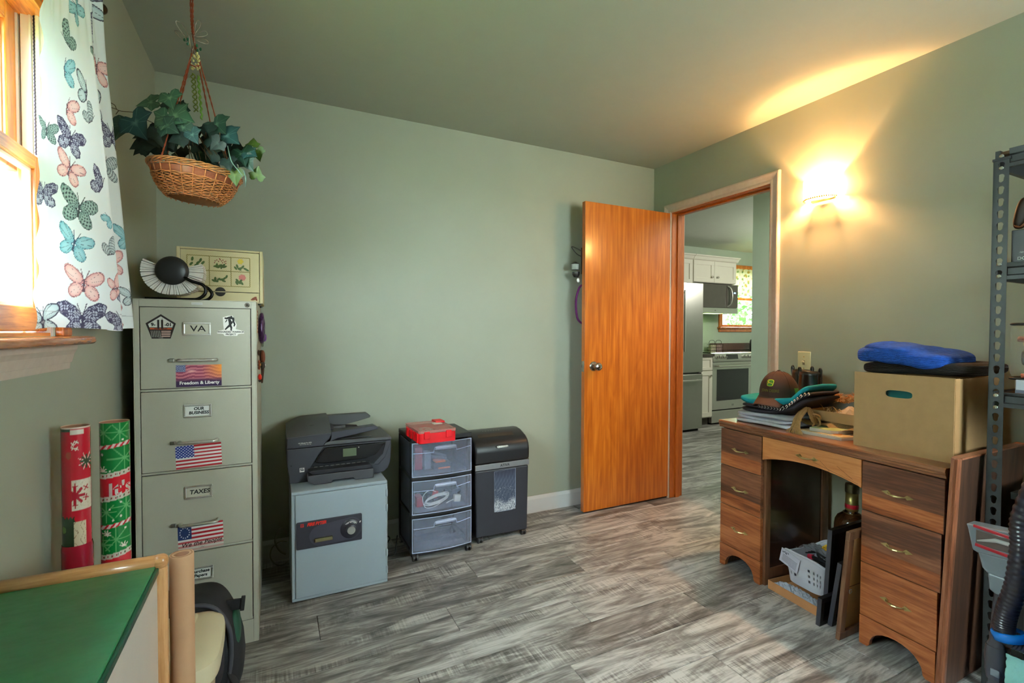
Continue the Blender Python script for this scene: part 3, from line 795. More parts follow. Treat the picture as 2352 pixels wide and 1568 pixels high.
# square 1 top-left: olive sprig; 2: green clump with red dots; 3: yellow flower; lower: sprig, sprig, pink rose
cs = [(gx[i]+gx[i+1])/2 for i in range(3)]
for dx, dz, a in ((-.02,.014,1.4),(.008,.01,1.2),(.016,.0,.9),(-.006,-.01,.4),(0,.0,.7),(-.024,-.006,.9)): leafb(cs[0]+dx, .167+dz, a, .009, .0045)
for k in range(9): leafb(cs[1]-.016+k*.004, .156+.004*math.sin(k*2), .3*math.sin(k*1.7)+(1.2 if k % 2 else .2), .009, .004)
for dx, dz, a in ((-.012,-.006,1.9),(-.018,-.014,2.2),(.0,-.014,.2),(.008,-.008,.9),(.018,-.016,-.4),(-.004,-.018,2.6),(.024,-.02,-.5)): leafb(cs[2]+dx, .166+dz, a, .0085, .004)
for dx, dz, a in ((.02,.002,1.1),(.01,-.008,.3),(-.01,0,.5)): leafb(cs[0]+dx, .106+dz, a, .0085, .0045)
for dx, dz, a in ((-.024,-.01,-.6),(-.014,-.012,-.2),(-.006,-.004,.8),(.004,-.004,.4),(.014,0,.9),(.022,.008,1.2),(-.018,-.002,1.6),(.012,-.01,-.3)): leafb(cs[1]+dx, .106+dz, a, .008, .004)
for dx, dz, a in ((-.012,-.004,2.2),(-.006,-.012,2.5),(.004,-.014,-.9),(-.014,-.014,2.0),(.0,-.006,1.0)): leafb(cs[2]+dx, .104+dz, a, .009, .0045)
lf.build('painted_leaves', GR, bb)
lf = MB()
for dx, dz in ((-.018,.012),(-.012,.016),(-.006,.011),(0,.018),(.005,.013),(.01,.017),(.015,.01),(.02,.013),(-.02,.005),(.02,.004),(.008,.006),(-.002,.022)): leafb(cs[1]+dx, .165+dz, 0, .0022, .0022)
lf.build('painted_berries', RD, bb)
lf = MB()
for k in range(6): leafb(cs[2]+.0+.006*math.cos(k), .18+.006*math.sin(k), k, .006, .0045)
lf.build('painted_yellow_flower', YE, bb)
lf = MB()
for k in range(7): leafb(cs[2]+.006+.007*math.cos(k*.9), .113+.007*math.sin(k*.9), k*.9, .007, .006)
lf.build('painted_rose', PK, bb)
lf = MB(); leafb(.12,.028,.5,.012,.004); leafb(.127,.026,2.0,.01,.004); leafb(.116,.022,.1,.009,.003); lf.build('painted_butterfly', M('painted_rust',(130,60,36),.5), bb)

# ---------------- fireproof safe ----------------
SF = M('grey_safe_enamel', (150,160,168), .42, var=.015, bump=.1, bs=350)
sf = thing('fireproof_safe', 'small light grey fireproof safe with dial and black panel', 'safe', (.265, 2.265, 0))
q = MB(); hw = .204; H = .483
q.box(-hw,hw,.006,.41,.006,H); q.frame(-hw,hw,.006,H,.013,0,.006); q.build('body', SF, sf, bevel=.003)
for a_ in (-.17,.17):
    for b_ in (.04,.37): MB().cyl((a_,b_,0),(a_,b_,.006),.015,n=12).build('foot', BKP, sf)
MB().box(-hw+.0155,hw-.009,-.003,.0055,.0205,H-.0145).build('door', SF, sf, bevel=.0015)
for z in (.05, .13, .34, .41): 
    MB().box(hw-.007,hw+.001,-.004,.008,z,z+.032).build('hinge_leaf', SF, sf, bevel=.001)
PNL = M('black_panel', (52,50,60), .45, bump=.2, bs=90)
q = MB(); pp = [(-.186+.004,.234),(.087-.004,.232),(.087,.236),(.087,.348),(.083,.352),(-.182,.352),(-.186,.348),(-.186,.238)]
q.prism(pp, 'Y', -.010, -.003); q.build('panel', PNL, sf, bevel=.001)
q = MB()
for k in range(22): q.box(-.184,.085,-.0105,-.0099,.2385+k*.005,.2398+k*.005)
q.build('panel_ribs', M('black_panel_rib', (40,38,48), .5), sf)
# raised lozenge from handle bowl to dial
q = MB(); lo = arc(-.085,.285,.05,PI*.55,PI*1.5,16,.046)+arc(.036,.293,.05,-PI*.5,PI*.45,16,.05)
q.prism(lo, 'Y', -.0125, -.0098); q.build('lozenge', M('panel_lozenge', (62,60,72), .4), sf, bevel=.0015)
q = MB(); q.box(-.115,-.04,-.032,-.018,.262,.279); q.build('handle', M('chrome_gold', (196,190,150), .15, 1), sf, bevel=.003)
q = MB(); q.box(-.09,-.07,-.019,-.011,.264,.277); q.build('handle_stem', BKP, sf)
lathe_y([(0,0),(.042,0),(.044,.003),(.037,.008),(.022,.010),(.022,.024),(.018,.026),(0,.026)], 40).build('dial', M('dial_black', (44,43,52), .35), sf, smooth=2, loc=(.037,-.0125,.293))
lathe_y([(0,0),(.0175,0),(.017,.004),(0,.0045)], 28).build('dial_cap', M('dial_alu', (176,176,172), .3, .7), sf, smooth=2, loc=(.037,-.0375,.293))
PWH = M('print_white', (236,232,226), .5)
q = MB(); arcp = [(.037+.033*math.cos(a), .293+.033*math.sin(a)) for a in np.linspace(math.radians(40), math.radians(135), 20)]
q.tube([(x,-.0215,z) for x, z in arcp], .0008, 4)
for a in np.radians(np.arange(42,136,11)): q.tube([(.037+r*math.cos(a),-.0215,.293+r*math.sin(a)) for r in (.033,.029)], .0007, 4)
q.build('dial_marks', PWH, sf)
for a, s_ in ((118,'10'),(90,'0'),(60,'10')):
    a = math.radians(a); text(s_, .010, PWH, sf, (.037+.0265*math.cos(a),-.0215,.293+.0265*math.sin(a)), rot=(PI/2,PI/2-a if False else -(a-PI/2),0), bold=.0004, name='dial_figure')
MB().obox((.078,-.0135,.316),(.004,.001,.010),(0,.6,0)).build('index_mark', PWH, sf)
RDP = M('print_red', (222,44,32), .45)
text('FIRE FYTER', .0185, RDP, sf, (-.104,-.0112,.338), bold=.0012, shear=.25, sx=.86)
q = MB(); q.frame(-.1695,-.1565,.331,.345,.002,-.0112,-.0103); q.tube([(-.1665,-.011,.334),(-.163,-.011,.342),(-.1595,-.011,.334)], .0012, 4); q.build('panel_emblem', RDP, sf)

# ---------------- printer ----------------
PB1 = M('printer_charcoal', (58,58,66), .42, bump=.06, bs=500); PB2 = M('printer_lid_grey', (74,74,76), .5, bump=.06, bs=500); GLS = M('printer_gloss', (20,20,24), .1, coat=.5)
PB3 = M('printer_tray_grey', (66,65,70), .45)
pt = thing('printer', 'black inkjet printer with document feeder standing on the grey safe', 'printer', (.286, 2.40, .483))
q = MB(); body = [(-.229,.004),(-.2,.0),(.165,.0),(.195,.006),(.214,.022),(.226,.05),(.23,.1),(.23,.158),(-.239,.158),(-.239,.1)]
q.prism(body, 'Y', .0, .30); q.build('body', PB1, pt, bevel=.004)
lb = [(-.239,.16),(-.2365,.207),(-.047,.217),(-.056,.192),(-.078,.171),(-.085,.16)]
MB().prism(lb, 'Y', .0, .30).build('feeder_base', PB1, pt, bevel=.003)
# feeder cover: slopes up to the back
q = MB()
def cov(u, v):
    x = -.2385+u*.19; y = v*.26+.004
    z = .211+.008*u+ (.052*math.sin(min(1,v*1.5)*PI/2))*(.45+.55*math.sin(min(1,u*2.4)*PI/2))
    return (x, y, z)
q.grid(16,14,cov)
n_ = len(q.v); bot = [(x,y,.205) for x,y,z in q.v]
q.add(bot, [tuple(reversed(f)) for f in q.f[:224]])
w_ = 17
for i in range(16):
    q.f.append((i, n_+i, n_+i+1, i+1)); q.mi.append(0)
    a_ = 14*w_; q.f.append((a_+i+1, n_+a_+i+1, n_+a_+i, a_+i)); q.mi.append(0)
for j_ in range(14):
    q.f.append(((j_+1)*w_, n_+(j_+1)*w_, n_+j_*w_, j_*w_)); q.mi.append(0)
    q.f.append((j_*w_+16, n_+j_*w_+16, n_+(j_+1)*w_+16, (j_+1)*w_+16)); q.mi.append(0)
q.build('feeder_cover', PB2, pt, smooth=2)
# paper chute between the arms and the two arms
MB().prism([(-.047,.195),(.10,.196),(.10,.202),(-.02,.215),(-.047,.23)], 'Y', .05, .24).build('paper_chute', M('chute_dark', (40,38,48), .35), pt)
MB().obox((0,.13,.218),(.06,.004,.012),(0,-.1,0)).build('paper_guide', PB2, pt)
MB().prism([(-.05,.192),(-.047,.221),(.149,.236),(.165,.228),(.168,.218),(.06,.2),(-.02,.19),(-.056,.176)], 'Y', .0, .055).build('front_arm', PB1, pt, bevel=.003)
MB().prism([(-.05,.195),(-.047,.262),(.152,.262),(.172,.245),(.168,.236),(.075,.215),(.0,.2)], 'Y', .235, .275).build('rear_arm', PB2, pt, bevel=.003)
MB().prism([(-.085,.16),(.234,.16),(.23,.174),(-.05,.18),(-.075,.172)], 'Y', .002, .29).build('scanner_lid', PB2, pt, bevel=.003)
MB().box(-.0,.14,.03,.1,.1795,.1815).build('output_flap', PB2, pt, bevel=.001)
# swoosh front recess and control panel
MB().prism([(-.15,.052),(-.084,.155),(.203,.155),(.187,.095),(.142,.052)], 'Y', -.0025, .0).build('front_recess', M('recess_dark', (30,30,36), .3), pt, bevel=.001)
MB().prism([(-.074,.153),(.203,.153),(.152,.097),(.105,.083),(-.082,.081),(-.122,.088),(-.107,.118)], 'Y', -.014, -.0025).build('control_panel', GLS, pt, bevel=.004)
MB().box(.001,.062,-.016,-.014,.103,.141).build('touch_screen', M('lcd_off', (88,100,78), .25), pt)
lathe_y([(0,0),(.0028,0),(0,.0006)], 10).build('home_button', PWH, pt, loc=(.073,-.0145,.141))
MB().prism([(.203,.157),(.187,.095),(.142,.05),(.165,.045),(.2,.08),(.215,.12),(.228,.157)], 'Y', -.006, .0).build('right_flank', PB1, pt, bevel=.002)
MB().box(-.132,.125,-.005,-.0028,.049,.072).build('paper_slot', M('slot_black', (8,8,9), .7), pt)
q = MB()
for k in range(10): q.box(-.125+k*.024,-.11+k*.024,-.0062,-.005,.0655,.0675)
q.build('slot_rollers', M('slot_grey', (120,118,112), .4), pt)
q = MB(); q.prism([(-.134,.047),(-.152,.062),(-.137,.065),(.121,.065),(.133,.047)], 'Y', -.062, -.004); q.build('output_tray', M('tray_black', (38,38,44), .35), pt, bevel=.002)
q = MB(); q.prism([(-.154,.045),(-.156,.02),(-.13,.002),(-.056,.002),(-.05,.014),(.04,.014),(.05,.002),(.133,.002),(.133,.046)], 'Y', -.068, .0); q.build('paper_tray', PB3, pt, bevel=.003)
text('HP OfficeJet Pro 6978', .0062, PW, pt, (-.163,-.0004,.1815), bold=.0002); text('PRINT  FAX  SCAN  COPY  WEB', .0034, PW, pt, (-.161,-.0004,.1745), bold=.0001)
q = MB(); q.frame(-.186,-.166,.049,.068,.0022,-.0008,-.0002); q.box(-.184,-.168,-.0008,-.0002,.051,.0545); q.tube([(-.182,-.0006,.057),(-.178,-.0006,.063),(-.172,-.0006,.060),(-.170,-.0006,.065)],.0012,4); q.build('rating_label', PWH, pt)
q = MB(); q.tube([(-.13+.017*math.cos(a),.09+.022*math.sin(a),.2485) for a in np.linspace(0,2*PI,24)[:-1]], .0011, 4, closed=True); q.build('emblem', M('emblem_grey', (96,96,96), .3, .5), pt)
text('hp', .02, M('emblem_grey', (96,96,96), .3, .5), pt, (-.13,.09,.2495), rot=(.2,0,0), shear=.3, name='emblem_lettering')
q = MB(); q.box(-.223,-.219,-.0008,0,.08,.084); q.build('usb_port', DARK, pt)

# ---------------- three-drawer cart ----------------
CB = M('cart_black', (28,28,32), .4); PL = Mcloudy('smoky_clear_plastic', (190,200,228), .74, .3)
PLB = M('frosted_plastic_edge', (176,184,210), .25)
ct = thing('drawer_cart', 'black three-drawer plastic cart with frosted drawers on casters', 'cart', (.785, 2.42, 0))
w2 = .165; dp = .275
q = MB()
q.box(-w2,w2,-.004,dp,.612,.637)
for sx_ in (-1,1):
    for yy in (.012, dp-.022): q.box(sx_*w2-.011*(1+sx_)-.0*sx_, sx_*w2+.022-.011*(1+sx_), yy, yy+.022, .03, .612)
    for zz in (.03,.222,.415): q.box(sx_*w2-.011*(1+sx_), sx_*w2+.022-.011*(1+sx_), .034, dp-.022, zz, zz+.018)
for zz in (.028,.222,.415): q.box(-w2,w2,-.002,.02,zz-.006,zz+.016); q.box(-w2,w2,dp-.02,dp,zz-.006,zz+.016)
q.build('frame', CB, ct, bevel=.004)
MB().box(-w2+.006,w2-.006,dp-.006,dp-.002,.05,.6).build('back_panel', CB, ct)
for sx_ in (-1,1):
    MB().box(sx_*(w2-.008)-.001,sx_*(w2-.008)+.001,.034,dp-.02,.05,.6).build('side_panel', M('cart_side', (60,62,78), .35), ct)
for z0, z1 in ((.434,.607),(.241,.412),(.043,.219)):
    dw = MB()
    def fr(u, v, z0=z0, z1=z1): # bowed front
        x = (-1+2*u)*(w2-.004); return (x, -.005-.016*(1-(2*u-1)**2), z0+(z1-z0)*v)
    dw.grid(18, 6, fr)
    dw.box(-w2+.016,-w2+.0175,-.004,dp-.03,z0+.01,z1-.015); dw.box(w2-.0175,w2-.016,-.004,dp-.03,z0+.01,z1-.015); dw.box(-w2+.016,w2-.016,-.004,dp-.03,z0+.008,z0+.0095)
    d = dw.build('drawer', PL, ct, smooth=False)
    e = MB()
    def fp(u, z, off=-.0005): return ((-1+2*u)*(w2-.004), -.005-.016*(1-(2*u-1)**2)+off, z)
    e.tube([fp(u, z0+.001) for u in np.linspace(0,1,15)], .0022, 5); e.tube([fp(u, z1-.001) for u in np.linspace(0,1,15)], .0022, 5)
    for u in (0.003,.997): e.tube([fp(u,z0), fp(u,z1)], .002, 5)
    zm = z1-.052
    e.tube([fp(u, zm) for u in np.linspace(.02,.34,7)]+[fp(.345,zm+.012),fp(.36,zm+.026),fp(.4,zm+.029)]+[fp(u,zm+.030) for u in np.linspace(.45,.65,5)]+[fp(.7,zm+.028),fp(.725,zm+.016),fp(.73,zm+.002)]+[fp(u, zm+.002+ (u-.73)*.04) for u in np.linspace(.76,.98,5)], .0017, 5)
    e.build('drawer_rim', PLB, d)
    hh = MB(); hh.grid(10, 3, lambda u, v: (fp(.36+.355*u, zm+.029-.018*v, -.010*math.sin(PI*min(1,v+.2))))); hh.build('handle', PLB, d, smooth=True)
def caster(par, x, y, r=.02, rz=0):
    q = MB(); q.cyl((x-.014,y,r),(x-.004,y,r),r,n=18); q.cyl((x+.004,y,r),(x+.014,y,r),r,n=18); q.cyl((x-.004,y,r),(x+.004,y,r),r*.5,n=10)
    o = q.build('caster', M('caster_black', (36,36,40), .35), par, bevel=.002)
    q = MB(); q.cyl((x,y-.003,r),(x,y+.006,r*1.9),.007,n=8); q.sell((x,y,r*1.25),(.03,r*1.9,r*1.1),.8,.8,14,8); q.build('fork', CB, o)
for a_ in (-.145,.145):
    for b_ in (.0,.25): caster(ct, a_, b_, .0195)
# things inside drawers
it = thing('battery_pack', 'black tool battery with orange stripes inside the top cart drawer', 'battery', (.80, 2.47, .4445))
MB().box(-.048,.048,0,.07,0,.035).build('body', M('dark_tool', (40,40,48), .5), it, bevel=.004)
MB().box(-.02,.045,-.001,.0,.001,.008).build('orange_stripe', M('orange_plastic', (214,104,50), .5), it)
MB().box(-.035,.02,.0,.05,.035,.043).build('orange_clip', M('orange_plastic', (214,104,50), .5), it)
it = thing('stapler', 'grey stapler on the battery pack in the top drawer', 'stapler', (.79, 2.48, .488))
q = MB(); q.obox((0,.02,.012),(.09,.03,.012),(0,.2,0)); q.obox((0,.02,.03),(.085,.028,.012),(0,.35,.1)); q.build('body', M('grey_tool', (84,84,100), .5), it, bevel=.003)
it = thing('red_notebook', 'dark red notebook standing in the top cart drawer', 'notebook', (.672, 2.50, .4445))
MB().box(-.012,.03,0,.12,0,.118).build('cover', M('dark_red_cover', (150,40,56), .5), it, bevel=.002)
it = thing('tape_dispenser', 'clear grey tape box beside the notebook in the top drawer', 'box', (.728, 2.49, .4445))
MB().box(-.018,.018,0,.06,0,.09).build('body', M('grey_box', (110,112,130), .4), it, bevel=.004)
WC = M('white_cable', (226,224,222), .4)
it = thing('coiled_cable', 'coiled white charging cable in the middle cart drawer', 'cable', (.775, 2.445, .253))
rr = random.Random(5); pts = []
for k in range(110):
    a = k/110*2*PI*5.2; r1 = .062+.006*math.sin(k*.13); pts.append((r1*math.cos(a)-.005, .022+.012*math.sin(a)+rr.uniform(-.001,.001), .026+.022*math.sin(a*1.0+.7)*.9+.0035*(k/22)))
q = MB(); q.tube(pts, .0022, 6); q.build('coil', WC, it, smooth=True)
q = MB(); q.tube(catmull([(.05,.02,.03),(-.02,.0,.005),(-.07,.004,.004),(-.085,.01,.05),(-.07,.012,.078),(-.04,.02,.085),(-.01,.02,.075)], 8), .0022, 6); q.build('loose_end', WC, it, smooth=True)
it = thing('charger_plug', 'white square charger plug beside the coiled cable', 'plug', (.88, 2.444, .262))
MB().obox((0,.014,.018),(.038,.026,.036),(0,.12,0)).build('body', WC, it, bevel=.004)
q = MB(); q.tube([(-.02,.012,.014),(-.05,.012,.004),(-.06,.014,-.002)], .003, 6); q.build('cord', WC, it)
it = thing('small_electronics', 'tangle of dark and red electronics behind the white cable', 'electronics', (.79, 2.53, .2525))
q = MB(); rr = random.Random(9)
for k in range(14): q.obox((rr.uniform(-.1,.1), rr.uniform(-.03,.06), rr.uniform(.01,.06)), (rr.uniform(.02,.06), .02, rr.uniform(.01,.03)), (rr.uniform(-.5,.5), rr.uniform(-.5,.5), 0))
q.build('pieces', M('mixed_dark_plastic', (70,80,100), .4, var=.5, vs=30), it, bevel=.002)
q = MB(); q.box(-.125,-.09,-.05,.02,0,.05); q.obox((-.02,-.03,.05),(.03,.01,.04),(0,.3,0)); q.build('red_pieces', M('red_plastic_piece', (190,50,50), .4), it, bevel=.003)

# ---------------- red organiser case ----------------
RC = M('bright_red_plastic', (222,16,28), .35)
rc = thing('organiser_case', 'bright red parts organiser case with clear lid on the drawer cart', 'case', (.7, 2.35, .637), .03)
def rnd(x0,x1,y0,y1,r):
    P = []
    for cx_, cy_, a0 in ((x1-r,y1-r,0),(x0+r,y1-r,PI/2),(x0+r,y0+r,PI),(x1-r,y0+r,3*PI/2)):
        P += arc(cx_,cy_,r,a0,a0+PI/2,4)
    return P
MB().prism(rnd(-.088,.1,-.10,.14,.014), 'Z', .003, .052).build('tray', RC, rc, bevel=.002)
for k in range(4): MB().box(-.094,-.086,-.085+k*.055,-.055+k*.055,.006,.05).build('side_rib', RC, rc, bevel=.003)
MB().box(.099,.104,-.08,.12,.006,.05).build('side_rib', RC, rc, bevel=.003)
MB().prism(rnd(-.09,.102,-.102,.142,.014), 'Z', .052, .066).build('lid', Mcloudy('clear_red_lid', (212,150,140), .45, .12), rc, bevel=.003)
q = MB(); q.box(-.088,.1,-.003,.0,.0525,.0535); q.box(-.01,-.007,-.1,.14,.0525,.0535); q.box(-.088,.1,.06,.063,.0525,.0535); q.build('dividers', RC, rc)
MB().box(.03,.075,.03,.07,.066,.069).build('lid_label', M('pale_label', (206,200,190), .5), rc)
q = MB(); q.box(.05,.1,.06,.13,.0665,.075); q.build('lid_handle', RC, rc, bevel=.003)
for x_ in (-.05,.06): MB().box(x_-.014,x_+.014,-.108,-.1,.025,.06).build('latch', RC, rc, bevel=.002)
q = MB(); rr = random.Random(4)
for k in range(36): q.obox((rr.uniform(-.06,.0), rr.uniform(-.06,.04), .0545), (.016,.004,.002), (0,0,rr.uniform(0,3)))
q.build('small_parts', M('pale_screws', (196,186,170), .4, .3), rc)

# ---------------- shredder ----------------
SB = M('shredder_black', (34,33,36), .3, bump=.04); SB2 = M('shredder_bin', (46,46,54), .4)
sh = thing('paper_shredder', 'black paper shredder with silver band and window on casters', 'shredder', (1.155, 2.46, 0))
w2 = .17
q = MB(); P = [(-.16,.034),(.158,.03),(.165,.405),(-.168,.405)]
q.prism(P, 'Y', .0, .22); q.build('bin', SB2, sh, bevel=.008)
MB().box(-.169,.1685,-.003,.222,.408,.439).build('band', M('silver_band', (146,146,150), .35, .6), sh, bevel=.002)
# head with rounded top (profile in YZ)
q = MB(); pr = [(-.004,.441),(-.006,.50),(0,.535),(.015,.557),(.04,.575),(.1,.597),(.15,.603),(.2,.598),(.225,.57),(.226,.441)]
q.prism(pr, 'X', -.17, .169); q.build('head', SB, sh, smooth=2, bevel=.012, seg=3)
q = MB(); q.prism([(-.13,.0),(.09,.0),(.095,.03),(-.125,.03)], 'Z', 0, .003); q.build('feed_slot', M('slot_brown', (60,48,38), .5), sh, loc=(.0,.048,.578), rot=(.42,0,0))
q = MB(); q.prism(arc(-.03,0,.006,PI/2,3*PI/2,8)+arc(.03,0,.006,-PI/2,PI/2,8), 'Y', -.004, 0); q.build('nameplate', M('nameplate_silver', (190,188,184), .25, .8), sh, loc=(-.005,-.0035,.53), rot=(-.35,0,0), bevel=.001)
q = MB()
for k in range(7): q.sell((-.075+k*.017,.115,.6),(.009,.004,.002),1,1,8,4)
q.build('indicator_icons', M('icon_grey', (130,130,128), .4), sh)
text('ATIVA', .0205, INK, sh, (.012,-.0034,.4235), bold=.0003)
wp = [(-.053,.392),(.08,.397),(.08,.185),(.074,.17),(.058,.163),(-.036,.163),(-.05,.17),(-.053,.185)]
WINM = None
def shred_window(U, V):
    C = rgb(U, (70,78,98)); rs = np.random.RandomState(2)
    n = rs.rand(len(U)); s = np.sin(U*60+8*np.sin(V*5))*np.sin(U*23+V*9)
    mixc(C, np.clip(s,0,1)*.35, (140,146,160))
    pile = np.clip((.30+.05*np.sin(U*9)-V)*8,0,1); mixc(C, pile*(n>.35)*.9, (206,208,214)); mixc(C, np.clip(V-.75,0,.25)*2.4, (40,42,56)); mixc(C, (n>.96)*(V<.6)*.6, (200,206,214))
    return C
wd = printed('window', 56, 96, lambda U,V: np.stack([-.053+.133*U, np.full_like(U,-.0012), .163+(.395-.163)*V], 1), shred_window, Mprint('glossy_window_print', .15), sh)
q = MB(); q.tube([(x,-.002,z) for x, z in wp], .0016, 5, closed=True); q.build('window_frame', M('window_edge', (140,148,170), .3), sh)
for a_ in (-.135,.135):
    for b_ in (.012,.2): caster(sh, a_, b_, .0175)

# ---------------- cords on the floor by the wall ----------------
q = MB(); C1 = catmull([(.05,2.71,.14),(.04,2.71,.165),(.02,2.71,.17),(.0,2.705,.14),(.0,2.70,.10),(.02,2.70,.06),(.045,2.70,.04)], 8); q.tube(C1, .0045, 7)
C2 = catmull([(.05,2.70,.105),(.02,2.69,.115),(-.015,2.69,.09),(-.025,2.68,.05),(-.005,2.67,.015),(.02,2.66,.006),(.05,2.68,.006)], 8); q.tube(C2, .0032, 7)
tag(q.build('extension_cord', M('beige_cord', (150,146,132), .5), smooth=True), 'looped pale cord on the floor between filing cabinet and safe', 'cord')
q = MB(); q.tube(catmull([(.48,2.62,.02),(.52,2.60,.03),(.545,2.58,.07),(.53,2.57,.09),(.50,2.58,.06),(.52,2.54,.006),(.56,2.53,.006),(.575,2.56,.04),(.59,2.60,.07),(.6,2.64,.05)], 6), .0035, 7)
tag(q.build('power_cord', M('black_cord', (22,22,24), .4), smooth=True), 'black looped power cord on the floor between safe and cart', 'cord')
# ---------------- desk ----------------
def walnut(name, a, b_, c, **k): return Mwood(name, a, b_, c, 'Y', k.get('scale', 2.2), .38, .25, rings=.8)
W1 = walnut('walnut_veneer', (86,50,34), (120,72,48), (150,96,66)); W2 = walnut('walnut_warm', (118,58,28), (160,86,44), (190,114,66))
W3 = walnut('pale_veneer', (160,90,44), (190,114,60), (210,138,82)); W1Z = Mwood('walnut_frame', (76,46,30), (104,66,44), (126,84,60), 'Z', 3, .35, .25)
WTOP = Mwood('walnut_top', (90,52,32), (120,72,46), (146,94,62), 'Y', 2.5, .3, .35)
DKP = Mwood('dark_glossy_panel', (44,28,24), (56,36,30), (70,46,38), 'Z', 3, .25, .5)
ABR = M('antique_brass', (186,166,112), .32, .8, var=.1)
dk = thing('desk', 'brown walnut kneehole desk with brass arrowhead pulls', 'desk', (1.979, .812, 0), -math.atan(.065))
DL, DD, DT = .917, .45, .735
q = MB(); q.prism([(-.014,.722),(-.012,.73),(-.006,DT),(DD+.005,DT),(DD+.005,.7),(-.004,.7),(-.006,.708),(-.010,.711),(-.010,.718)], 'Y', -.030, DL+.006)
q.build('desktop', WTOP, dk, bevel=.0015)
def arch_toe(y0, y1, h=.108):
    m_ = (y0+y1)/2; r = (y1-y0)/2-.035
    P = [(y0,0),(y0+.028,0)]+[(m_-r*math.cos(t), .078*math.sin(t)**.8) for t in np.linspace(.05, PI-.05, 13)]+[(y1-.028,0),(y1,0),(y1,h),(y0,h)]
    return P
def pull(par, y, z):
    q = MB()
    for s in (-1, 1):
        q.prism([(y+s*.022,z),(y+s*.031,z+.0085),(y+s*.052,z),(y+s*.031,z-.0085)], 'X', -.0025, -.0002)
        q.cyl((-.0025,y+s*.032,z),(-.0045,y+s*.032,z),.0025,n=8)
    q.tube([(-.002,y-.03,z),(-.012,y-.025,z),(-.018,y-.012,z-.001),(-.020,y,z-.0015),(-.018,y+.012,z-.001),(-.012,y+.025,z),(-.002,y+.03,z)], [.0022,.0026,.0045,.0055,.0045,.0026,.0022], 8, flat=.8)
    q.build('handle', ABR, par)
for (y0, y1, mats) in ((-.008,.235,(W1,W1,W2)),(.677,.917,(W1,W1,W2))):
    q = MB(); q.box(.018,DD,y0,y0+.016,.0,.7); q.box(.018,DD,y1-.016,y1,0,.7); q.box(DD-.01,DD,y0+.016,y1-.016,.05,.7); q.box(.018,DD-.01,y0+.016,y1-.016,.1,.11); q.box(.018,.036,y0+.016,y1-.016,.11,.7)
    q.build('pedestal', W1Z, dk, bevel=.001)
    MB().prism(arch_toe(y0, y1), 'X', 0, .018).build('arched_plinth', W2, dk, bevel=.001)
    for i, (z0, z1) in enumerate(((.512,.694),(.314,.509),(.112,.311))):
        ex = (.018,.011,.003)[i] if y0 < .1 else 0
        d = MB().box(0,.0178,y0+.001-ex,y1-.001,z0,z1).build('drawer', mats[i], dk, bevel=.0015)
        if i < 2: # two-tone veneer band along the lower edge
            MB().box(-.0004,.0,y0+.003-ex,y1-.003,z0+.002,z0+.062).build('veneer_band', W2, d)
        pull(d, (y0+y1)/2, (z0+z1)/2-.002)
# inner side of the far pedestal (frame and panel), seen through the kneehole
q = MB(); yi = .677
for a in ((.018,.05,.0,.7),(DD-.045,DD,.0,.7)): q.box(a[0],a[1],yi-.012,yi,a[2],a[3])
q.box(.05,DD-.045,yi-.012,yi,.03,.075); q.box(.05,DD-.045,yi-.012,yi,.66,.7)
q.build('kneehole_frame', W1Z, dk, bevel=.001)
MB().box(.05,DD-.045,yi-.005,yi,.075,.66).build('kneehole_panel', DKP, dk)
# centre drawer with arched lower edge
P = [(.238,.697),(.238,.588)]+[(.238+.436*t, .588+.034*math.sin(PI*t)**.8) for t in np.linspace(.03,.97,15)]+[(.674,.588),(.674,.697)]
cd_ = MB().prism(P, 'X', .002, .02).build('drawer', W3, dk, bevel=.0015)
MB().box(.02,DD-.02,.24,.672,.63,.695).build('drawer_box', W1Z, cd_)
q = MB()
for a, b_ in (((.43,.64),(.25,.60)),((.40,.652),(.36,.62)),((.33,.648),(.27,.612))): q.tube([(.0015,a[0],a[1]),(.0015,b_[0],b_[1])], .0005, 4)
q.build('scratches', M('scratch_dark', (96,60,32), .6), cd_)
pull(cd_, .456, .652)

# leaning headboard / leaf beside the desk
PNB = Mwood('dark_red_walnut_board', (52,32,22), (74,46,32), (92,60,42), 'Z', 3, .5, .0); EDG = Mwood('moulded_edge_walnut', (116,66,42), (148,88,60), (170,108,78), 'Z', 3, .4, .1)
lp = thing('leaning_panel', 'dark wooden board with moulded edge leaning beside the desk', 'board', (1.958, .797, 0), rot=(math.radians(2.2),0,0))
MB().box(.018,.50,-.021,.0,0.001,.772).build('board', PNB, lp, bevel=.001)
q = MB(); q.prism([(0,-.001),(.018,0),(.018,-.023),(.004,-.0235),(.0,-.018),(.0035,-.013),(.0,-.009)], 'Z', .001, .776); q.build('edge_moulding', EDG, lp, bevel=.001)
MB().box(.018,.50,-.024,.003,.772,.778).build('top_edge', EDG, lp, bevel=.001)

# ---------------- storage box on the desk ----------------
def card_mat(name, c, v=.05):
    return M(name, c, .85, var=v, vs=25, bump=.1, bs=180)
CBX = card_mat('kraft_cardboard', (166,130,88)); CBS = card_mat('cardboard_edge', (170,128,84))
bx = thing('cardboard_box', 'open brown cardboard storage box with oval hand hole on the desk', 'box', (2.06, .80, .735))
bw, bd, bh = .37, .314, .29
th = .004
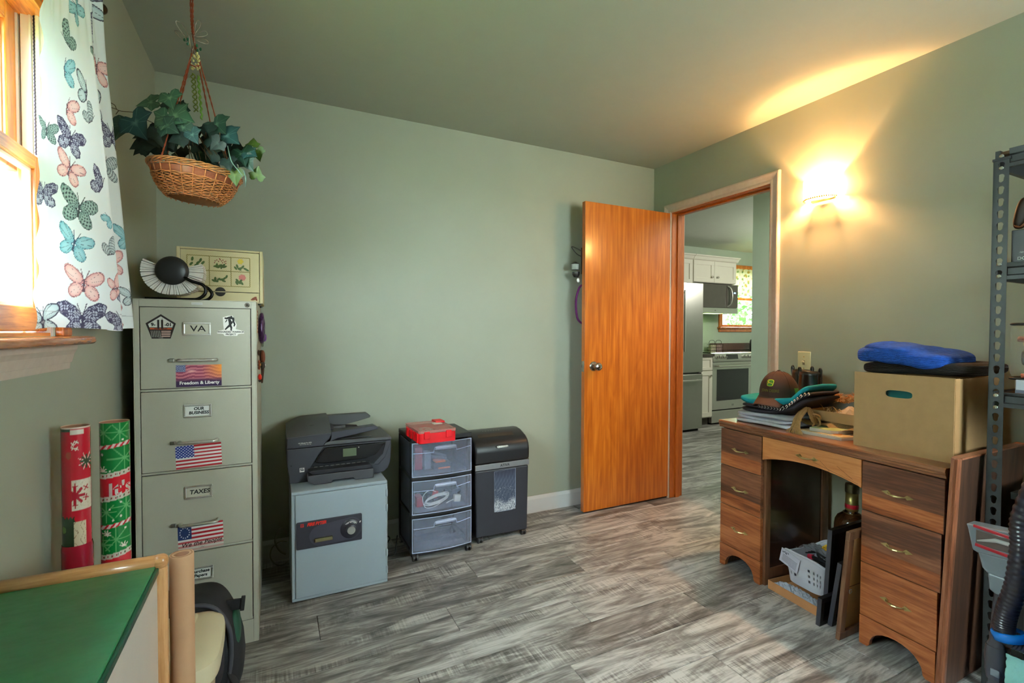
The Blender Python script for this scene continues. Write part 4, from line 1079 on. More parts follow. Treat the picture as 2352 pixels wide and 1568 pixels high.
# front (facing the room) with an oval hole
def holed(y0, y1, z0, z1, hy, hz, ry, rz, x0, x1, nn=24):
    outer = []; inner = []
    for i in range(nn):
        a = 2*PI*i/nn; c, s_ = math.cos(a), math.sin(a)
        iy = hy+ry*math.copysign(abs(c)**.6, c); iz = hz+rz*math.copysign(abs(s_)**.6, s_)
        inner.append((iy, iz))
        dy, dz = c, s_
        t = min([((y1-hy)/dy if dy > 1e-9 else 1e9), ((y0-hy)/dy if dy < -1e-9 else 1e9), ((z1-hz)/dz if dz > 1e-9 else 1e9), ((z0-hz)/dz if dz < -1e-9 else 1e9)])
        outer.append([hy+dy*t, hz+dz*t])
    # snap the nearest samples to the corners
    for cy_, cz_ in ((y0,z0),(y0,z1),(y1,z0),(y1,z1)):
        k = min(range(nn), key=lambda i: (outer[i][0]-cy_)**2+(outer[i][1]-cz_)**2); outer[k] = [cy_, cz_]
    q = MB(); vs = []
    for x in (x0, x1): vs += [(x, y, z) for y, z in outer]+[(x, y, z) for y, z in inner]
    n2 = 2*nn; fs = []
    for i in range(nn):
        j = (i+1) % nn
        fs += [(i, nn+i, nn+j, j), (n2+i, n2+j, n2+nn+j, n2+nn+i), (nn+i, n2+nn+i, n2+nn+j, nn+j), (i, j, n2+j, n2+i)]
    q.add(vs, fs); return q
holed(0, bd, 0, bh, .163, .217, .043, .0135, 0, th).build('front_panel', CBX, bx)
MB().box(th,bw,0,th,0,bh-.004).build('side_panel', CBX, bx, bevel=.001)
MB().box(th,bw,bd-th,bd,0,bh-.004).build('side_panel', CBX, bx, bevel=.001)
MB().box(bw-th,bw,th,bd-th,0,bh).build('back_panel', CBX, bx, bevel=.001)
MB().box(th,bw-th,th,bd-th,0,th).build('bottom_panel', CBX, bx)
MB().box(th,.034,-.0015,0,0,bh-.002).build('glue_tab', CBS, bx)
q = MB(); q.prism([(.05,bh-.03),(.16,bh-.004),(.3,bh+.02),(.33,bh-.005),(.33,bh-.03)], 'Y', .006, .009); q.build('inner_flap', card_mat('inner_cardboard', (190,130,60)), bx)
it = thing('teal_fabric', 'dark teal fabric seen through the hand hole of the cardboard box', 'fabric', (2.24, .957, .74))
rr = random.Random(8)
MB().sell((0,0,.12),(.33,.28,.24),.3,.3,40,20,fn=lambda p: (p.x+.006*math.sin(p.z*60+p.y*30), p.y+.006*math.sin(p.x*50), p.z+.008*math.sin(p.x*25+p.y*31))).build('folded_fabric', M('teal_cloth', (24,92,92), .9, bump=.4, bs=500), it, smooth=True)
def ribbed(name, c, ax='X', f=500):
    m, t, n, b = newmat(name)
    mp = mapped(t, n, (1,1,1)); nz = noise(t, n, mp, 60, 4)
    c_ = S(*c); r = ramp(t, n, nz.outputs[0], [(.3, tuple(x*.75 for x in c_)), (.7, tuple(min(1,x*1.2) for x in c_))])
    t.links.new(r.outputs[0], b.inputs['Base Color']); b.inputs['Roughness'].default_value = .95; b.inputs['Sheen Weight'].default_value = 0
    wv = n.new('ShaderNodeTexWave'); wv.inputs['Scale'].default_value = f/20; wv.inputs['Distortion'].default_value = 1.2; wv.bands_direction = ax
    t.links.new(mp.outputs[0], wv.inputs[0]); bumpit(t, n, b, wv.outputs['Fac'], .8, .003)
    return m
KB_ = ribbed('blue_knit', (14,74,170), 'Z', 1600); KD = ribbed('dark_knit', (30,20,18), 'Z', 1600)
it = thing('dark_sweater', 'folded very dark brown knit sweater on top of the cardboard box', 'sweater', (2.25, .945, 1.022))
MB().sell((0,0,.026),(.31,.385,.054),.55,.5,64,20,fn=lambda p: (p.x, p.y, p.z+.005*math.sin(p.y*19+1)*math.cos(p.x*11)+.012*(p.y/.19)*(-.6))).build('folded_knit', KD, it, smooth=True)
it = thing('blue_sweater', 'folded bright blue knit sweater lying on the dark one', 'sweater', (2.21, .985, 1.060))
def bl(p):
    z = p.z+.008*math.sin(p.y*17+.6)+.005*math.cos(p.x*23+p.y*9)+.003*math.sin(p.y*60+p.x*30)
    if p.y < -.05: z -= .10*(p.y+.05)**2*6
    return (p.x, p.y, z)
MB().sell((0,0,.028),(.27,.32,.07),.55,.5,72,24,fn=bl).build('folded_knit', KB_, it, smooth=True)
MB().sell((-.02,.02,.052),(.22,.24,.038),.7,.7,48,16,fn=bl).build('upper_fold', KB_, it, smooth=True)

# ---------------- clothes pile, cap, boots ----------------
def rise(Y): # world Y -> height bump where the pile lies over the boot toes
    t = min(1, max(0, (1.45-Y)/.14)); return .085*t*t*(3-2*t)
def cloth(name, c, bump=.35): return M(name, c, .9, var=.08, vs=30, bump=bump, bs=420, sheen=0)
cl = [('white_shirt','folded white t-shirt at the very bottom of the clothes pile', (2.20,1.545,.735), [(0,0,.011,.24,.29,.024),(.004,.003,.027,.23,.275,.02)], cloth('white_cotton', (206,206,222)), 0),
      ('white_shirt','folded white t-shirt with grey print, second from the bottom of the clothes pile', (2.203,1.545,.770), [(0,0,.012,.24,.28,.026)], cloth('white_cotton_b', (192,192,208)), 0),
      ('black_shirt','folded black t-shirt with white lettering in the clothes pile', (2.21,1.485,.793), [(0,0,.010,.25,.36,.026),(.0,.0,.028,.245,.355,.024)], cloth('black_cotton', (40,38,46)), 1),
      ('teal_shirt','folded bright teal shirt under the brown cap', (2.215,1.50,.833), [(0,0,.016,.25,.35,.044)], cloth('teal_cotton', (10,136,152)), 1)]
for nm, lb_, loc, layers, mt, rs in cl:
    it = thing(nm, lb_, 'shirt', loc, group='folded shirts on the desk')
    for (cx, cy, cz, w, d, h) in layers:
        def fn(p, loc=loc, cy=cy, rs=rs, cz=cz):
            y = p.y; z = p.z+.0025*math.sin(p.y*23+cz*200)+.002*math.sin(p.x*31+cz*90)
            if rs: z += rise(loc[1]+cy+y)+(.006*math.sin(p.y*34+1) if rs and cz < .02 and loc[2] > .82 else 0)
            return (p.x+.004*math.sin(p.y*27+cz*300), y, z)
        MB().sell((cx,cy,cz),(w,d,h),.6,.22,64,16,fn=fn).build('fold', mt, it, smooth=True)
# white print along the black shirt's folded front
bs_ = [o for o in bpy.data.objects if o.name.startswith('black_shirt')][0]
q = MB(); rr = random.Random(11)
def bf(Y, dz=0): return Vector((-.1245-.002, Y-1.485, .030+rise(Y)+dz))
yy = 1.555
while yy > 1.31:
    h = rr.uniform(.008,.014); w_ = rr.uniform(.008,.014)
    q.tube([bf(yy, h*.4), bf(yy-w_*.6, h*.75), bf(yy-w_, -.0), bf(yy-w_*.4, -h*.5)], [.0012,.0035,.003,.0012], 6, flat=.5)
    yy -= w_*1.35
q.build('printed_lettering', M('shirt_print_white', (214,208,204), .8), bs_, smooth=True)
# cap: front points along +X of its own frame, turned towards the room
BRN = cloth('brown_twill', (66,42,34), .25)
cp = thing('baseball_cap', 'dark brown cap with green and yellow deer badge on the teal shirt', 'cap', (2.20, 1.525, .868), math.radians(190))
def crown(a, h): # a angle from the front, h 0..1 base to top
    r = math.cos(h*PI/2)**.47 if h < 1 else 0
    R1 = .098 if math.cos(a) > 0 else .098; f = 1+.06*math.cos(a)
    lean = .012*h
    return Vector((r*R1*f*math.cos(a)+lean-.0, r*.084*math.sin(a), .125*h**.85*(1+.07*math.cos(a)*(1-h))))
q = MB(); q.grid(40, 14, lambda u, v: crown(2*PI*u, v)); q.build('crown', BRN, cp, smooth=True)
q = MB(); q.sell((.012,0,.126),(.016,.016,.006),1,1,12,6); q.build('top_button', BRN, cp, smooth=True)
q = MB()
for k in range(6):
    a = k*PI/3+PI/6*0; q.tube([crown(a, h)*1.003 for h in np.linspace(.02,.98,12)], .0009, 4)
q.build('seams', M('brown_thread', (52,32,26), .9), cp)
def brim(u, v):
    a = (u-.5)*2*math.radians(74); base = crown(a, .0); L = .086*math.cos(a*.9)**.7 if abs(a*.9) < PI/2 else 0
    return Vector((base.x+L*v, base.y*(1-.05*v), .004-.028*v-.9*base.y**2*4*v-.020*math.sin(abs(a))*0))
q = MB(); q.grid(30, 10, brim); o = q.build('brim', BRN, cp, smooth=True); sd_ = o.modifiers.new('Solidify', 'SOLIDIFY'); sd_.thickness = .003
def onc(x, z, off=.0012):  # badge plane coords -> crown surface
    a = x/.094; h = max(.02, z/.125)
    p = crown(a, h); p2 = Vector((p.x, p.y, p.z)); nrm = Vector((p.x, p.y*1.2, p.z*.4)).normalized(); return p2+nrm*off
def badge(name, poly, mat, off):
    cx = sum(p[0] for p in poly)/len(poly); cz = sum(p[1] for p in poly)/len(poly)
    q = MB(); rings = [1, .66, .33]; vs = []
    for k in rings:
        for x, z in poly: vs.append(onc(cx+(x-cx)*k, cz+(z-cz)*k, off))
    vs.append(onc(cx, cz, off)); n = len(poly); fs = []
    for r_ in range(2):
        for i in range(n): fs.append((r_*n+i, r_*n+(i+1)%n, (r_+1)*n+(i+1)%n, (r_+1)*n+i))
    for i in range(n): fs.append((2*n+i, 2*n+(i+1)%n, 3*n))
    q.add(vs, fs); return q.build(name, mat, cp, smooth=True)
def bpoly(k=1): # rounded shield, narrow at the bottom
    P = [(-.5,.30),(-.36,.42),(0,.47),(.36,.42),(.5,.30),(.48,0),(.40,-.34),(.30,-.42),(0,-.46),(-.30,-.42),(-.40,-.34),(-.48,0)]
    return [(x*.042*k, .062+z*.036*k) for x, z in P]
badge('badge_border', bpoly(1), M('badge_yellow', (206,214,40), .6), .0012); badge('badge_field', bpoly(.86), M('badge_green', (56,112,28), .7), .0017)
dy = M('badge_deer_yellow', (226,190,40), .6)
q = MB()
def dt(pts, r): q.tube([onc(x*.001, .062+z*.001, .0024) for x, z in pts], r, 5, flat=.4)
dt([(-8,-1),(-2,0),(4,-1),(9,-1)], [.002,.0026,.0026,.0018]); dt([(-8,0),(-11,5),(-12,7)], [.0018,.0014,.0014]); dt([(-11,7),(-15,6)], [.0014,.0008]); dt([(-10,7),(-8,11),(-4,12)], .0007); dt([(-9,-1),(-13,-5),(-11,-8)], [.0013,.001,.0007]); dt([(-7,-2),(-10,-6)], [.0012,.0008]); dt([(8,-2),(13,-4),(16,-8)], [.0015,.001,.0007]); dt([(8,-1),(14,-1)], [.0013,.0008])
q.build('deer_emblem', dy, cp)
text('JOHN DEERE', .0165, M('cap_thread_olive', (120,116,44), .8), cp, (0,0,0), rot=(0,0,0), fn=lambda v: onc(v.x*1.0, .026+v.y, .0015), bold=.0002)
q = MB(); rr = random.Random(2)
q.build('unused', dy, None) if False else None
def side_patch(u, v): return onc(-.145+.0-.03*(u-.5), .02+.03*v, .0013)
q = MB(); q.grid(8, 6, lambda u, v: onc(.125+.036*u, .006+.034*v, .0013)); q.build('side_embroidery', M('green_embroidery', (80,128,44), .8, var=.7, vs=220), cp, smooth=True)
q = MB(); q.grid(10, 6, lambda u, v: onc(.10+.06*u, .0+.036*v*(1) , .0009)); 
# boots
LEA = M('black_leather', (28,24,24), .28, coat=.3, var=.2, vs=40, bump=.1, bs=60); SOLE = M('boot_sole', (20,18,18), .7)
def boot(loc, rz, lab):
    b = thing('ankle_boot', lab, 'boot', loc, rz, 'black leather ankle boots on the desk')
    # toe towards +X, shaft above the heel
    q = MB()
    rings = []
    for i in range(15):
        t = i/14; z = .03+.22*t
        rx = .050+.006*math.sin(t*3) if t > .45 else .050+(.45-t)*.02; ry = .037+.006*t
        rings.append((z, 0+.004*t, rx, ry))
    q.grid(28, 14, lambda u, v: Vector((rings[int(round(v*14))][1]+rings[int(round(v*14))][2]*math.cos(2*PI*u), rings[int(round(v*14))][3]*math.sin(2*PI*u), rings[int(round(v*14))][0])))
    o = q.build('shaft', LEA, b, smooth=True); s_ = o.modifiers.new('Solidify', 'SOLIDIFY'); s_.thickness = .003
    q = MB()
    q.sell((.055,0,.05),(.21,.088,.085),.75,.7,36,16,fn=lambda p: (p.x, p.y*(1-.15*max(0,-p.x/.12)), p.z*(1-.38*max(0,p.x/.12))-.01*max(0,p.x/.12))); q.build('foot', LEA, b, smooth=True)
    q = MB(); q.prism([(-.05,-.034),(-.02,-.038),(.05,-.034),(.11,-.044),(.145,-.036),(.16,-.012),(.16,.012),(.145,.036),(.11,.044),(.05,.034),(-.02,.038),(-.05,.034)], 'Z', 0, .02); q.build('sole', SOLE, b, bevel=.003)
    for s in (-1, 1): MB().tube([(s*.048,-.008,.235),(s*.052,-.008,.262),(s*.050,0,.272),(s*.052,.008,.262),(s*.048,.008,.235)] if False else catmull([(s*.052,0,.225),(s*.056,0,.255),(s*.051,0,.268),(s*.046,0,.255),(s*.047,0,.225)],4), .0045, 6, flat=1.6, up=(0,1,0)).build('pull_loop', LEA, b, smooth=True)
    MB().tube([(.046,-.02,.06),(.052,-.022,.14),(.05,-.02,.24)], .003, 5).build('seam', SOLE, b)
    q = MB(); q.tube([(.04*math.cos(a)+.006,.040*math.sin(a),.235) for a in np.linspace(0,2*PI,18)[:-1]], .005, 6, closed=True); 
    return b
boot((2.448,1.575,.735), math.radians(-90), 'black leather ankle boot behind the brown cap')
boot((2.375,1.49,.735), math.radians(-90), 'black leather ankle boot nearer the cardboard tray of feathers')

# boards, burlap, tassel, tray with feathers
bwd = M('painted_board_white', (200,196,190), .7, var=.06); bnat = Mwood('raw_pine_end', (176,128,92), (198,150,112), (210,168,130), 'Y', 3, .7)
it = thing('painted_board', 'lower white-edged craft board with bare wood top on the desk', 'board', (2.082, 1.17, .735), math.radians(0))
q = MB(); q.prism([(0,0),(.12,-.03),(.14,.02),(.1,.17),(.03,.19),(-.002,.187)], 'Z', 0, .012); q.build('plank', bwd, it, bevel=.001)
q = MB(); q.prism([(.003,.004),(.115,-.024),(.13,.02),(.098,.165),(.03,.185),(.002,.18)], 'Z', .012, .015); q.build('top_face', M('sun_pale_wood', (206,180,140), .8, var=.15, vs=30), it)
q = MB(); q.sell((.04,.04,.016),(.05,.03,.006),1,1,12,6); q.build('knot', M('carved_brown', (176,128,86), .8), it)
it = thing('green_board', 'small pale green topped craft board lying on the white-edged one', 'board', (2.10, 1.225, .750))
q = MB(); q.prism([(0,0),(.02,-.02),(.06,-.025),(.12,-.03),(.12,.10),(0,.09)], 'Z', 0, .014); q.build('plank', bwd, it, bevel=.001)
q = MB(); q.prism([(.002,.002),(.02,-.018),(.06,-.022),(.118,-.028),(.118,.098),(.002,.088)], 'Z', .014, .0155); q.build('top_face', M('pale_green_paint', (160,176,128), .8, var=.1), it)
BUR = M('burlap_weave', (148,120,80), .95, var=.25, vs=200, bump=.6, bs=500)
it = thing('burlap_cloth', 'crumpled burlap cloth under the cardboard tray of feathers', 'cloth', (2.28, 1.27, .766))
q = MB(); q.grid(40, 24, lambda u, v: ((v-.5)*.26+.008*math.sin(u*19), (u-.5)*.26, .006+.006*math.sin(u*14+v*5)+.005*math.sin(v*17+u*7)-(.012*max(0,(.12-v)/.12) if u < .5 else 0)))
o = q.build('weave', BUR, it, smooth=True); s_ = o.modifiers.new('Solidify', 'SOLIDIFY'); s_.thickness = .002
it = thing('cardboard_tray', 'shallow cardboard tray holding feathers beside the box', 'tray', (2.20, 1.13, .783))
q = MB(); tw_, td_ = .24, .25
q.box(0,tw_,0,td_,0,.003); q.box(0,.003,0,td_,.003,.046); q.box(tw_-.003,tw_,0,td_,.003,.046); q.box(.003,tw_-.003,0,.003,.003,.046); q.box(.003,tw_-.003,td_-.003,td_,.003,.046)
q.build('tray', CBX, it, bevel=.001)
it = thing('picture_frame', 'small grey-backed frame standing in the cardboard tray', 'picture frame', (2.36, 1.28, .79))
MB().box(0,.012,-.08,.155,0,.075).build('backing', M('grey_backing', (120,124,122), .4, .2), it, bevel=.001)
MB().box(-.003,0,.150,.156,0,.076).build('edge', M('pale_edge', (190,196,180), .4), it)
it = thing('cellophane_bag', 'crinkled clear cellophane bag in the cardboard tray', 'bag', (2.27, 1.25, .80))
q = MB(); rr = random.Random(21)
q.grid(12, 10, lambda u, v: ((v-.5)*.10, (u-.5)*.18, .0+.055*(1-abs(u-.45)*2)*(1-abs(v-.5)*1.2)+rr.uniform(0,.007)))
q.build('film', Mcloudy('cellophane', (232,214,196), .45, .12), it)
fur = thing('feather_bundle', 'bundle of orange and cream feathers lying across the tray', 'feathers', (2.36, 1.35, .868))
q = MB(); rr = random.Random(31); q2 = MB()
for k in range(420):
    t = rr.random(); y = .07-.19*t; z = .006+.010*math.sin(t*9)+rr.uniform(-.006,.008); x = rr.uniform(-.02,.02)
    a = rr.uniform(0, 2*PI); L = rr.uniform(.015,.034); dz = rr.uniform(-.4,.7)
    d = Vector((math.cos(a)*.6, math.sin(a), dz)).normalized()*L; p = Vector((x,y,z))
    (q if rr.random() < .5+.3*math.sin(t*11) else q2).tube([p, p+d*.5+Vector((0,0,.003)), p+d], [.0018,.0013,.0003], 4, caps=False)
q.build('orange_feathers', M('orange_feather', (176,112,58), .9, var=.3, vs=60), fur); q2.build('cream_feathers', M('cream_feather', (214,180,136), .9, var=.15), fur)
q = MB()
for k in range(14):
    t = k/13; q.sell((0,.07-.19*t,.004+.01*math.sin(t*9)),(.03,.03,.022),1,1,10,6,fn=lambda p: (p.x+rr.uniform(-.002,.002),p.y,p.z))
q.build('down', M('tan_down', (190,138,88), .95, var=.3, vs=90), fur, smooth=True)
TWN = M('jute_twine', (176,138,88), .9, var=.2, vs=80)
it = thing('jute_tassel', 'frayed jute twine tassel hanging over the desk edge', 'tassel', (2.10, 1.345, .76))
q = MB(); rr = random.Random(41)
for k in range(95):
    a, b_, c = rr.uniform(-.016,.016), rr.uniform(-.012,.012), rr.uniform(-.024,.024)
    top = Vector((.02+b_*.3, -.005+a*.5, .078+rr.uniform(-.008,.01)))
    pts = catmull([(.045+b_, -.022+a*.6, .02+a*.3), (.032+b_, -.016+a*.5, .058+b_*.5), top, (-.020+b_*.6, .004+a*.9, .05+a*.2), (-.044+b_*.6, .006+c*.8, .0), (-.052+b_*1.2, .004+c*1.7, -.03+rr.uniform(-.02,.018))], 3)
    q.tube(pts, .0009, 3, caps=False)
q.build('strands', TWN, it)
q = MB(); q.tube([(.05+.018*math.cos(a), -.03+.012*math.sin(a), .03+.03*math.sin(a*.5)) for a in np.linspace(0,4*PI,40)], .004, 6); q.build('knot', TWN, it, smooth=True)
it = thing('twine_loops', 'loose thin loops of twine standing between boots and tray', 'twine', (2.24, 1.36, .80))
q = MB()
for k, (r, c, h_) in enumerate(((.028,0,.02),(.02,-.035,.016),(.03,-.06,.01),(.016,-.09,.02))):
    q.tube([(.01*k*0+.01*math.sin(a*2), c+r*math.cos(a), h_+r*1.2*math.sin(a)) for a in np.linspace(-.3, PI+.4, 16)], .0013, 5)
q.build('loops', TWN, it, smooth=True)
it = thing('straw_wisps', 'wispy straw tuft in the corner of the cardboard tray', 'straw', (2.30, 1.36, .80))
q = MB(); rr = random.Random(43)
for k in range(60):
    a = rr.uniform(0,PI); p = Vector((rr.uniform(-.02,.02), rr.uniform(-.05,.02), rr.uniform(0,.02))); d = Vector((rr.uniform(-.3,.3), math.cos(a), abs(math.sin(a))*.9))*rr.uniform(.015,.04)
    q.tube([p, p+d*.6, p+d+Vector((0,0,-.004))], .0008, 3, caps=False)
q.build('wisps', TWN, it)

# ---------------- under the desk ----------------
it = thing('floor_tray', 'shallow cardboard tray on the floor in the kneehole', 'tray', (2.012, 1.205, 0), math.radians(-5))
q = MB(); q.box(0,.34,0,.25,0.0005,.003); q.box(0,.003,0,.25,.003,.04); q.box(.337,.34,0,.25,.003,.04); q.box(.003,.337,0,.003,.003,.04); q.box(.003,.337,.247,.25,.003,.04); q.build('tray', card_mat('orange_cardboard', (182,128,84)), it, bevel=.0008)
it = thing('plastic_bag', 'crumpled clear plastic bag of screws in the floor tray', 'bag', (2.062, 1.335, .006), math.radians(-5))
q = MB(); rr = random.Random(51)
q.grid(26, 10, lambda u, v: ((v-.5)*.066, (u-.5)*.215, .012+.03*math.sin(PI*u)**.5*math.sin(PI*v)**.5+rr.uniform(-.005,.006))); q.build('film', Mcloudy('bag_film', (196,204,222), .35, .12), it)
q = MB()
for k in range(40): q.obox((rr.uniform(-.02,.02), rr.uniform(-.09,-.0), rr.uniform(.008,.026)), (.004,.014,.004), (rr.uniform(-.5,.5),0,rr.uniform(0,3)))
q.build('screws', M('dark_screws', (60,62,70), .3, .8), it)
WB = M('white_basket_plastic', (206,204,216), .35, var=.02)
bk = thing('plastic_basket', 'white perforated plastic basket of odds and ends under the desk', 'basket', (2.215, 1.322, .044), math.radians(-6))
def bshell(u, v, off=0):
    a = 2*PI*u; c, s_ = math.cos(a), math.sin(a); e = .42
    k = .84+.16*v; x = math.copysign(abs(c)**e, c)*(.135*k-off); y = math.copysign(abs(s_)**e, s_)*(.105*k-off)
    top = .115+.022*abs(math.cos(a))**2 - 0
    lift = .012*min(1, abs(c)**2*1.2)
    return Vector((x, y, v*(top+lift)))
NU, NV = 96, 12
vs = [bshell(i/NU, j/NV) for j in range(NV+1) for i in range(NU)]
fs = []
for j in range(NV):
    for i in range(NU):
        hole = (i % 3 == 1) and j in (3,5,7) and not (10 < (i % 24) < 14)
        if not hole: fs.append((j*NU+i, j*NU+(i+1)%NU, (j+1)*NU+(i+1)%NU, (j+1)*NU+i))
fs.append(tuple(range(NU))[::-1])
q = MB(); q.add(vs, fs); o = q.build('shell', WB, bk, smooth=2); s_ = o.modifiers.new('Solidify', 'SOLIDIFY'); s_.thickness = .0025
q = MB(); q.tube([bshell(i/64, 1)+Vector((0,0,0)) for i in range(64)], .005, 8, closed=True); q.build('rim', WB, bk, smooth=True)
MB().box(-.138,-.1,-.04,.04,.075,.112).build('grip_recess', M('basket_shadow_grey', (150,150,164), .4), bk, bevel=.006) if False else None
def junk(name, label, cat, loc, fnb, rot=(0,0,0)):
    t_ = thing(name, label, cat, loc, rot=rot); fnb(t_); return t_
def f1(t_):
    MB().box(-.001,.001,-.045,.045,-.035,.035).build('card', M('white_card', (206,204,220), .5), t_)
    q = MB()
    for k in range(7): q.box(-.0016,-.001,-.036,.034 if k else .0,-.028+k*.006,-.0265+k*.006)
    rr = random.Random(5)
    for i in range(9):
        for j_ in range(4):
            if rr.random() < .55: q.box(-.0016,-.001,.004+i*.004,.0075+i*.004,.016+j_*.0035,.0188+j_*.0035)
    q.build('fine_print', M('print_grey', (90,88,110), .6), t_)
junk('instruction_card', 'white printed card standing at the front edge of the white basket', 'card', (2.083,1.385,.150), f1, (.28,-.12,-.05))
BLKF = M('black_nylon', (26,26,30), .6, bump=.4, bs=300)
def f2(t_): MB().sell((0,0,0),(.15,.09,.05),.6,.6,30,14,fn=lambda p:(p.x,p.y+.01*math.sin(p.x*40),p.z+.006*math.sin(p.y*60))).build('pouch', BLKF, t_, smooth=True); MB().tube(catmull([(-.07,-.03,.02),(-.03,-.02,.05),(.02,.0,.045),(.06,.03,.02)],5), .006, 6, flat=.4).build('strap', BLKF, t_, smooth=True)
junk('nylon_pouch', 'black nylon pouch with strap filling the front of the white basket', 'pouch', (2.17,1.285,.135), f2, (0,.3,.5))
def f3(t_):
    q = MB(); q.tube([(-.06,.02,0),(.0,0,.006),(.05,-.02,.004)], .007, 8); q.build('handle', BLKF, t_, smooth=True); MB().cyl((.05,-.02,.004),(.068,-.028,.0),.011,n=14).build('red_cap', M('pinkish_red', (190,50,72), .3), t_, bevel=.002)
junk('screwdriver', 'black-handled screwdriver with a red end cap in the basket', 'tool', (2.15,1.27,.172), f3, (0,0,1.9))
def f4(t_):
    lathe_y([(0,0),(.026,0),(.03,.003),(.026,.008),(0,.009)], 24).build('disc', M('orange_yellow_print', (196,150,40), .4, var=.6, vs=120), t_)
    MB().obox((.02,.006,0),(.07,.004,.05)).build('pack', M('white_pack', (214,208,210), .4), t_)
junk('orange_badge', 'round orange and yellow badge on white packaging in the basket', 'badge', (2.28,1.33,.175), f4, (0,0,-.9))
def f5(t_):
    q = MB(); rr = random.Random(3); q.grid(10, 8, lambda u, v: ((v-.5)*.08,(u-.5)*.13,.02*math.sin(PI*u)+rr.uniform(-.006,.006))); q.build('film', Mcloudy('grey_film', (150,150,160), .3, .15), t_)
junk('grey_plastic_pack', 'crumpled grey plastic packet at the back of the basket', 'packet', (2.24,1.37,.165), f5)
def f6(t_):
    q = MB()
    for k in range(4): q.tube(catmull([(-.05+k*.02,-.05,0),(-.02,0,.012+k*.004),(.03,.03,.004),(.05-k*.02,.06,0)],4), .0028, 6)
    q.build('cables', M('black_cord', (22,22,24), .4), t_, smooth=True)
junk('black_cables', 'bundle of thin black cables across the white basket', 'cable', (2.20,1.32,.165), f6)
# bottle
GL = M('dark_amber_glass', (58,32,14), .08, var=.2, vs=10, coat=.6)
bt = thing('liquor_bottle', 'large amber liquor bottle with gold neck foil under the desk', 'bottle', (2.345, 1.27, 0))
prof = [(0,.004),(.058,.0),(.066,.008),(.067,.02),(.067,.30),(.064,.325),(.054,.345),(.038,.358),(.027,.366),(.024,.375),(.024,.48),(0,.48)]
MB().lathe(prof, 36).build('glass', GL, bt, smooth=2)
FOIL = M('gold_foil', (150,134,80), .35, .8, var=.2, vs=60)
MB().lathe([(.0245,.374),(.026,.378),(.0255,.40),(.0245,.455),(.0,.455)], 28).build('neck_foil', FOIL, bt, smooth=True)
MB().lathe([(.0,.455),(.0265,.455),(.027,.462),(.027,.488),(.025,.494),(0,.495)], 28).build('cap', M('bronze_cap', (84,74,50), .4, .6), bt, smooth=2)
MB().lathe([(.0262,.385),(.0265,.386),(.0262,.402),(.0258,.403)], 28, caps=False).build('neck_band', M('red_label', (190,24,44), .4), bt)
MB().lathe([(.0335,.362),(.0345,.3635),(.0335,.365)], 28, caps=False).build('gold_ring', FOIL, bt)
MB().lathe([(.0675,.13),(.0678,.14),(.0678,.25),(.0675,.26)], 36, caps=False).build('label', M('cream_label', (214,206,150), .6), bt)
it = thing('red_box', 'narrow dark red box standing beside the bottle under the desk', 'box', (2.36, 1.115, 0))
MB().box(0,.06,0,.055,0.0,.365).build('carton', M('red_carton', (140,34,32), .5), it, bevel=.002)
# frames
FB = M('black_frame_lacquer', (26,24,28), .3, var=.1, bump=.05)
FBS = M('black_frame_side', (58,58,66), .35)
def blackframe(lab, loc, w, h, tilt, t=.018):
    f = thing('shadow_box', lab, 'picture frame', loc, rot=(tilt,0,0), group='black shadow boxes in the kneehole')
    q = MB(); q.frame(0,w,0,h,.02,-t,0); q.build('frame', FB, f, bevel=.0015)
    MB().box(.02,w-.02,-.004,-.001,.02,h-.02).build('backing', M('black_backing', (18,17,19), .7), f)
    MB().box(-.0012,0,-t+.001,-.001,.001,h-.001).build('front_edge', FBS, f)
    return f
blackframe('lowest black shadow box, standing on the floor by the cardboard tray', (1.955,1.187,0), .24, .115, .06, .018)
blackframe('middle-height black shadow box behind the lowest one', (1.998,1.166,0.0), .24, .27, .13, .018)
blackframe('tallest black shadow box next to the bottle', (2.03,1.207,0), .26, .375, .05, .018)
fr_ = thing('hardboard_backed_picture', 'brown wooden picture frame turned to show its tan backing', 'picture frame', (1.932, 1.098, 0), rot=(math.radians(4.4),0,0))
FW = Mwood('walnut_picture_frame', (84,54,36), (108,72,50), (128,90,64), 'Z', 4, .45, .1)
q = MB(); q.frame(0,.36,0,.43,.032,-.016,0); q.build('frame', FW, fr_, bevel=.002)
MB().box(.032,.328,-.006,-.003,.032,.398).build('backing', card_mat('hardboard_tan', (200,150,98)), fr_)
MB().box(.03,.33,-.0075,-.006,.2,.2012).build('backing_seam', M('seam_brown', (110,74,42), .8), fr_)
q = MB(); q.tube([(.05+.008*math.cos(a),-.011,.185+.008*math.sin(a)) for a in np.linspace(.6,2*PI,14)], .0016, 5); q.tube([(.044,-.005,.191),(.046,-.011,.189)], .0016, 5); q.build('screw_eye', M('zinc', (214,212,208), .3, .8), fr_)

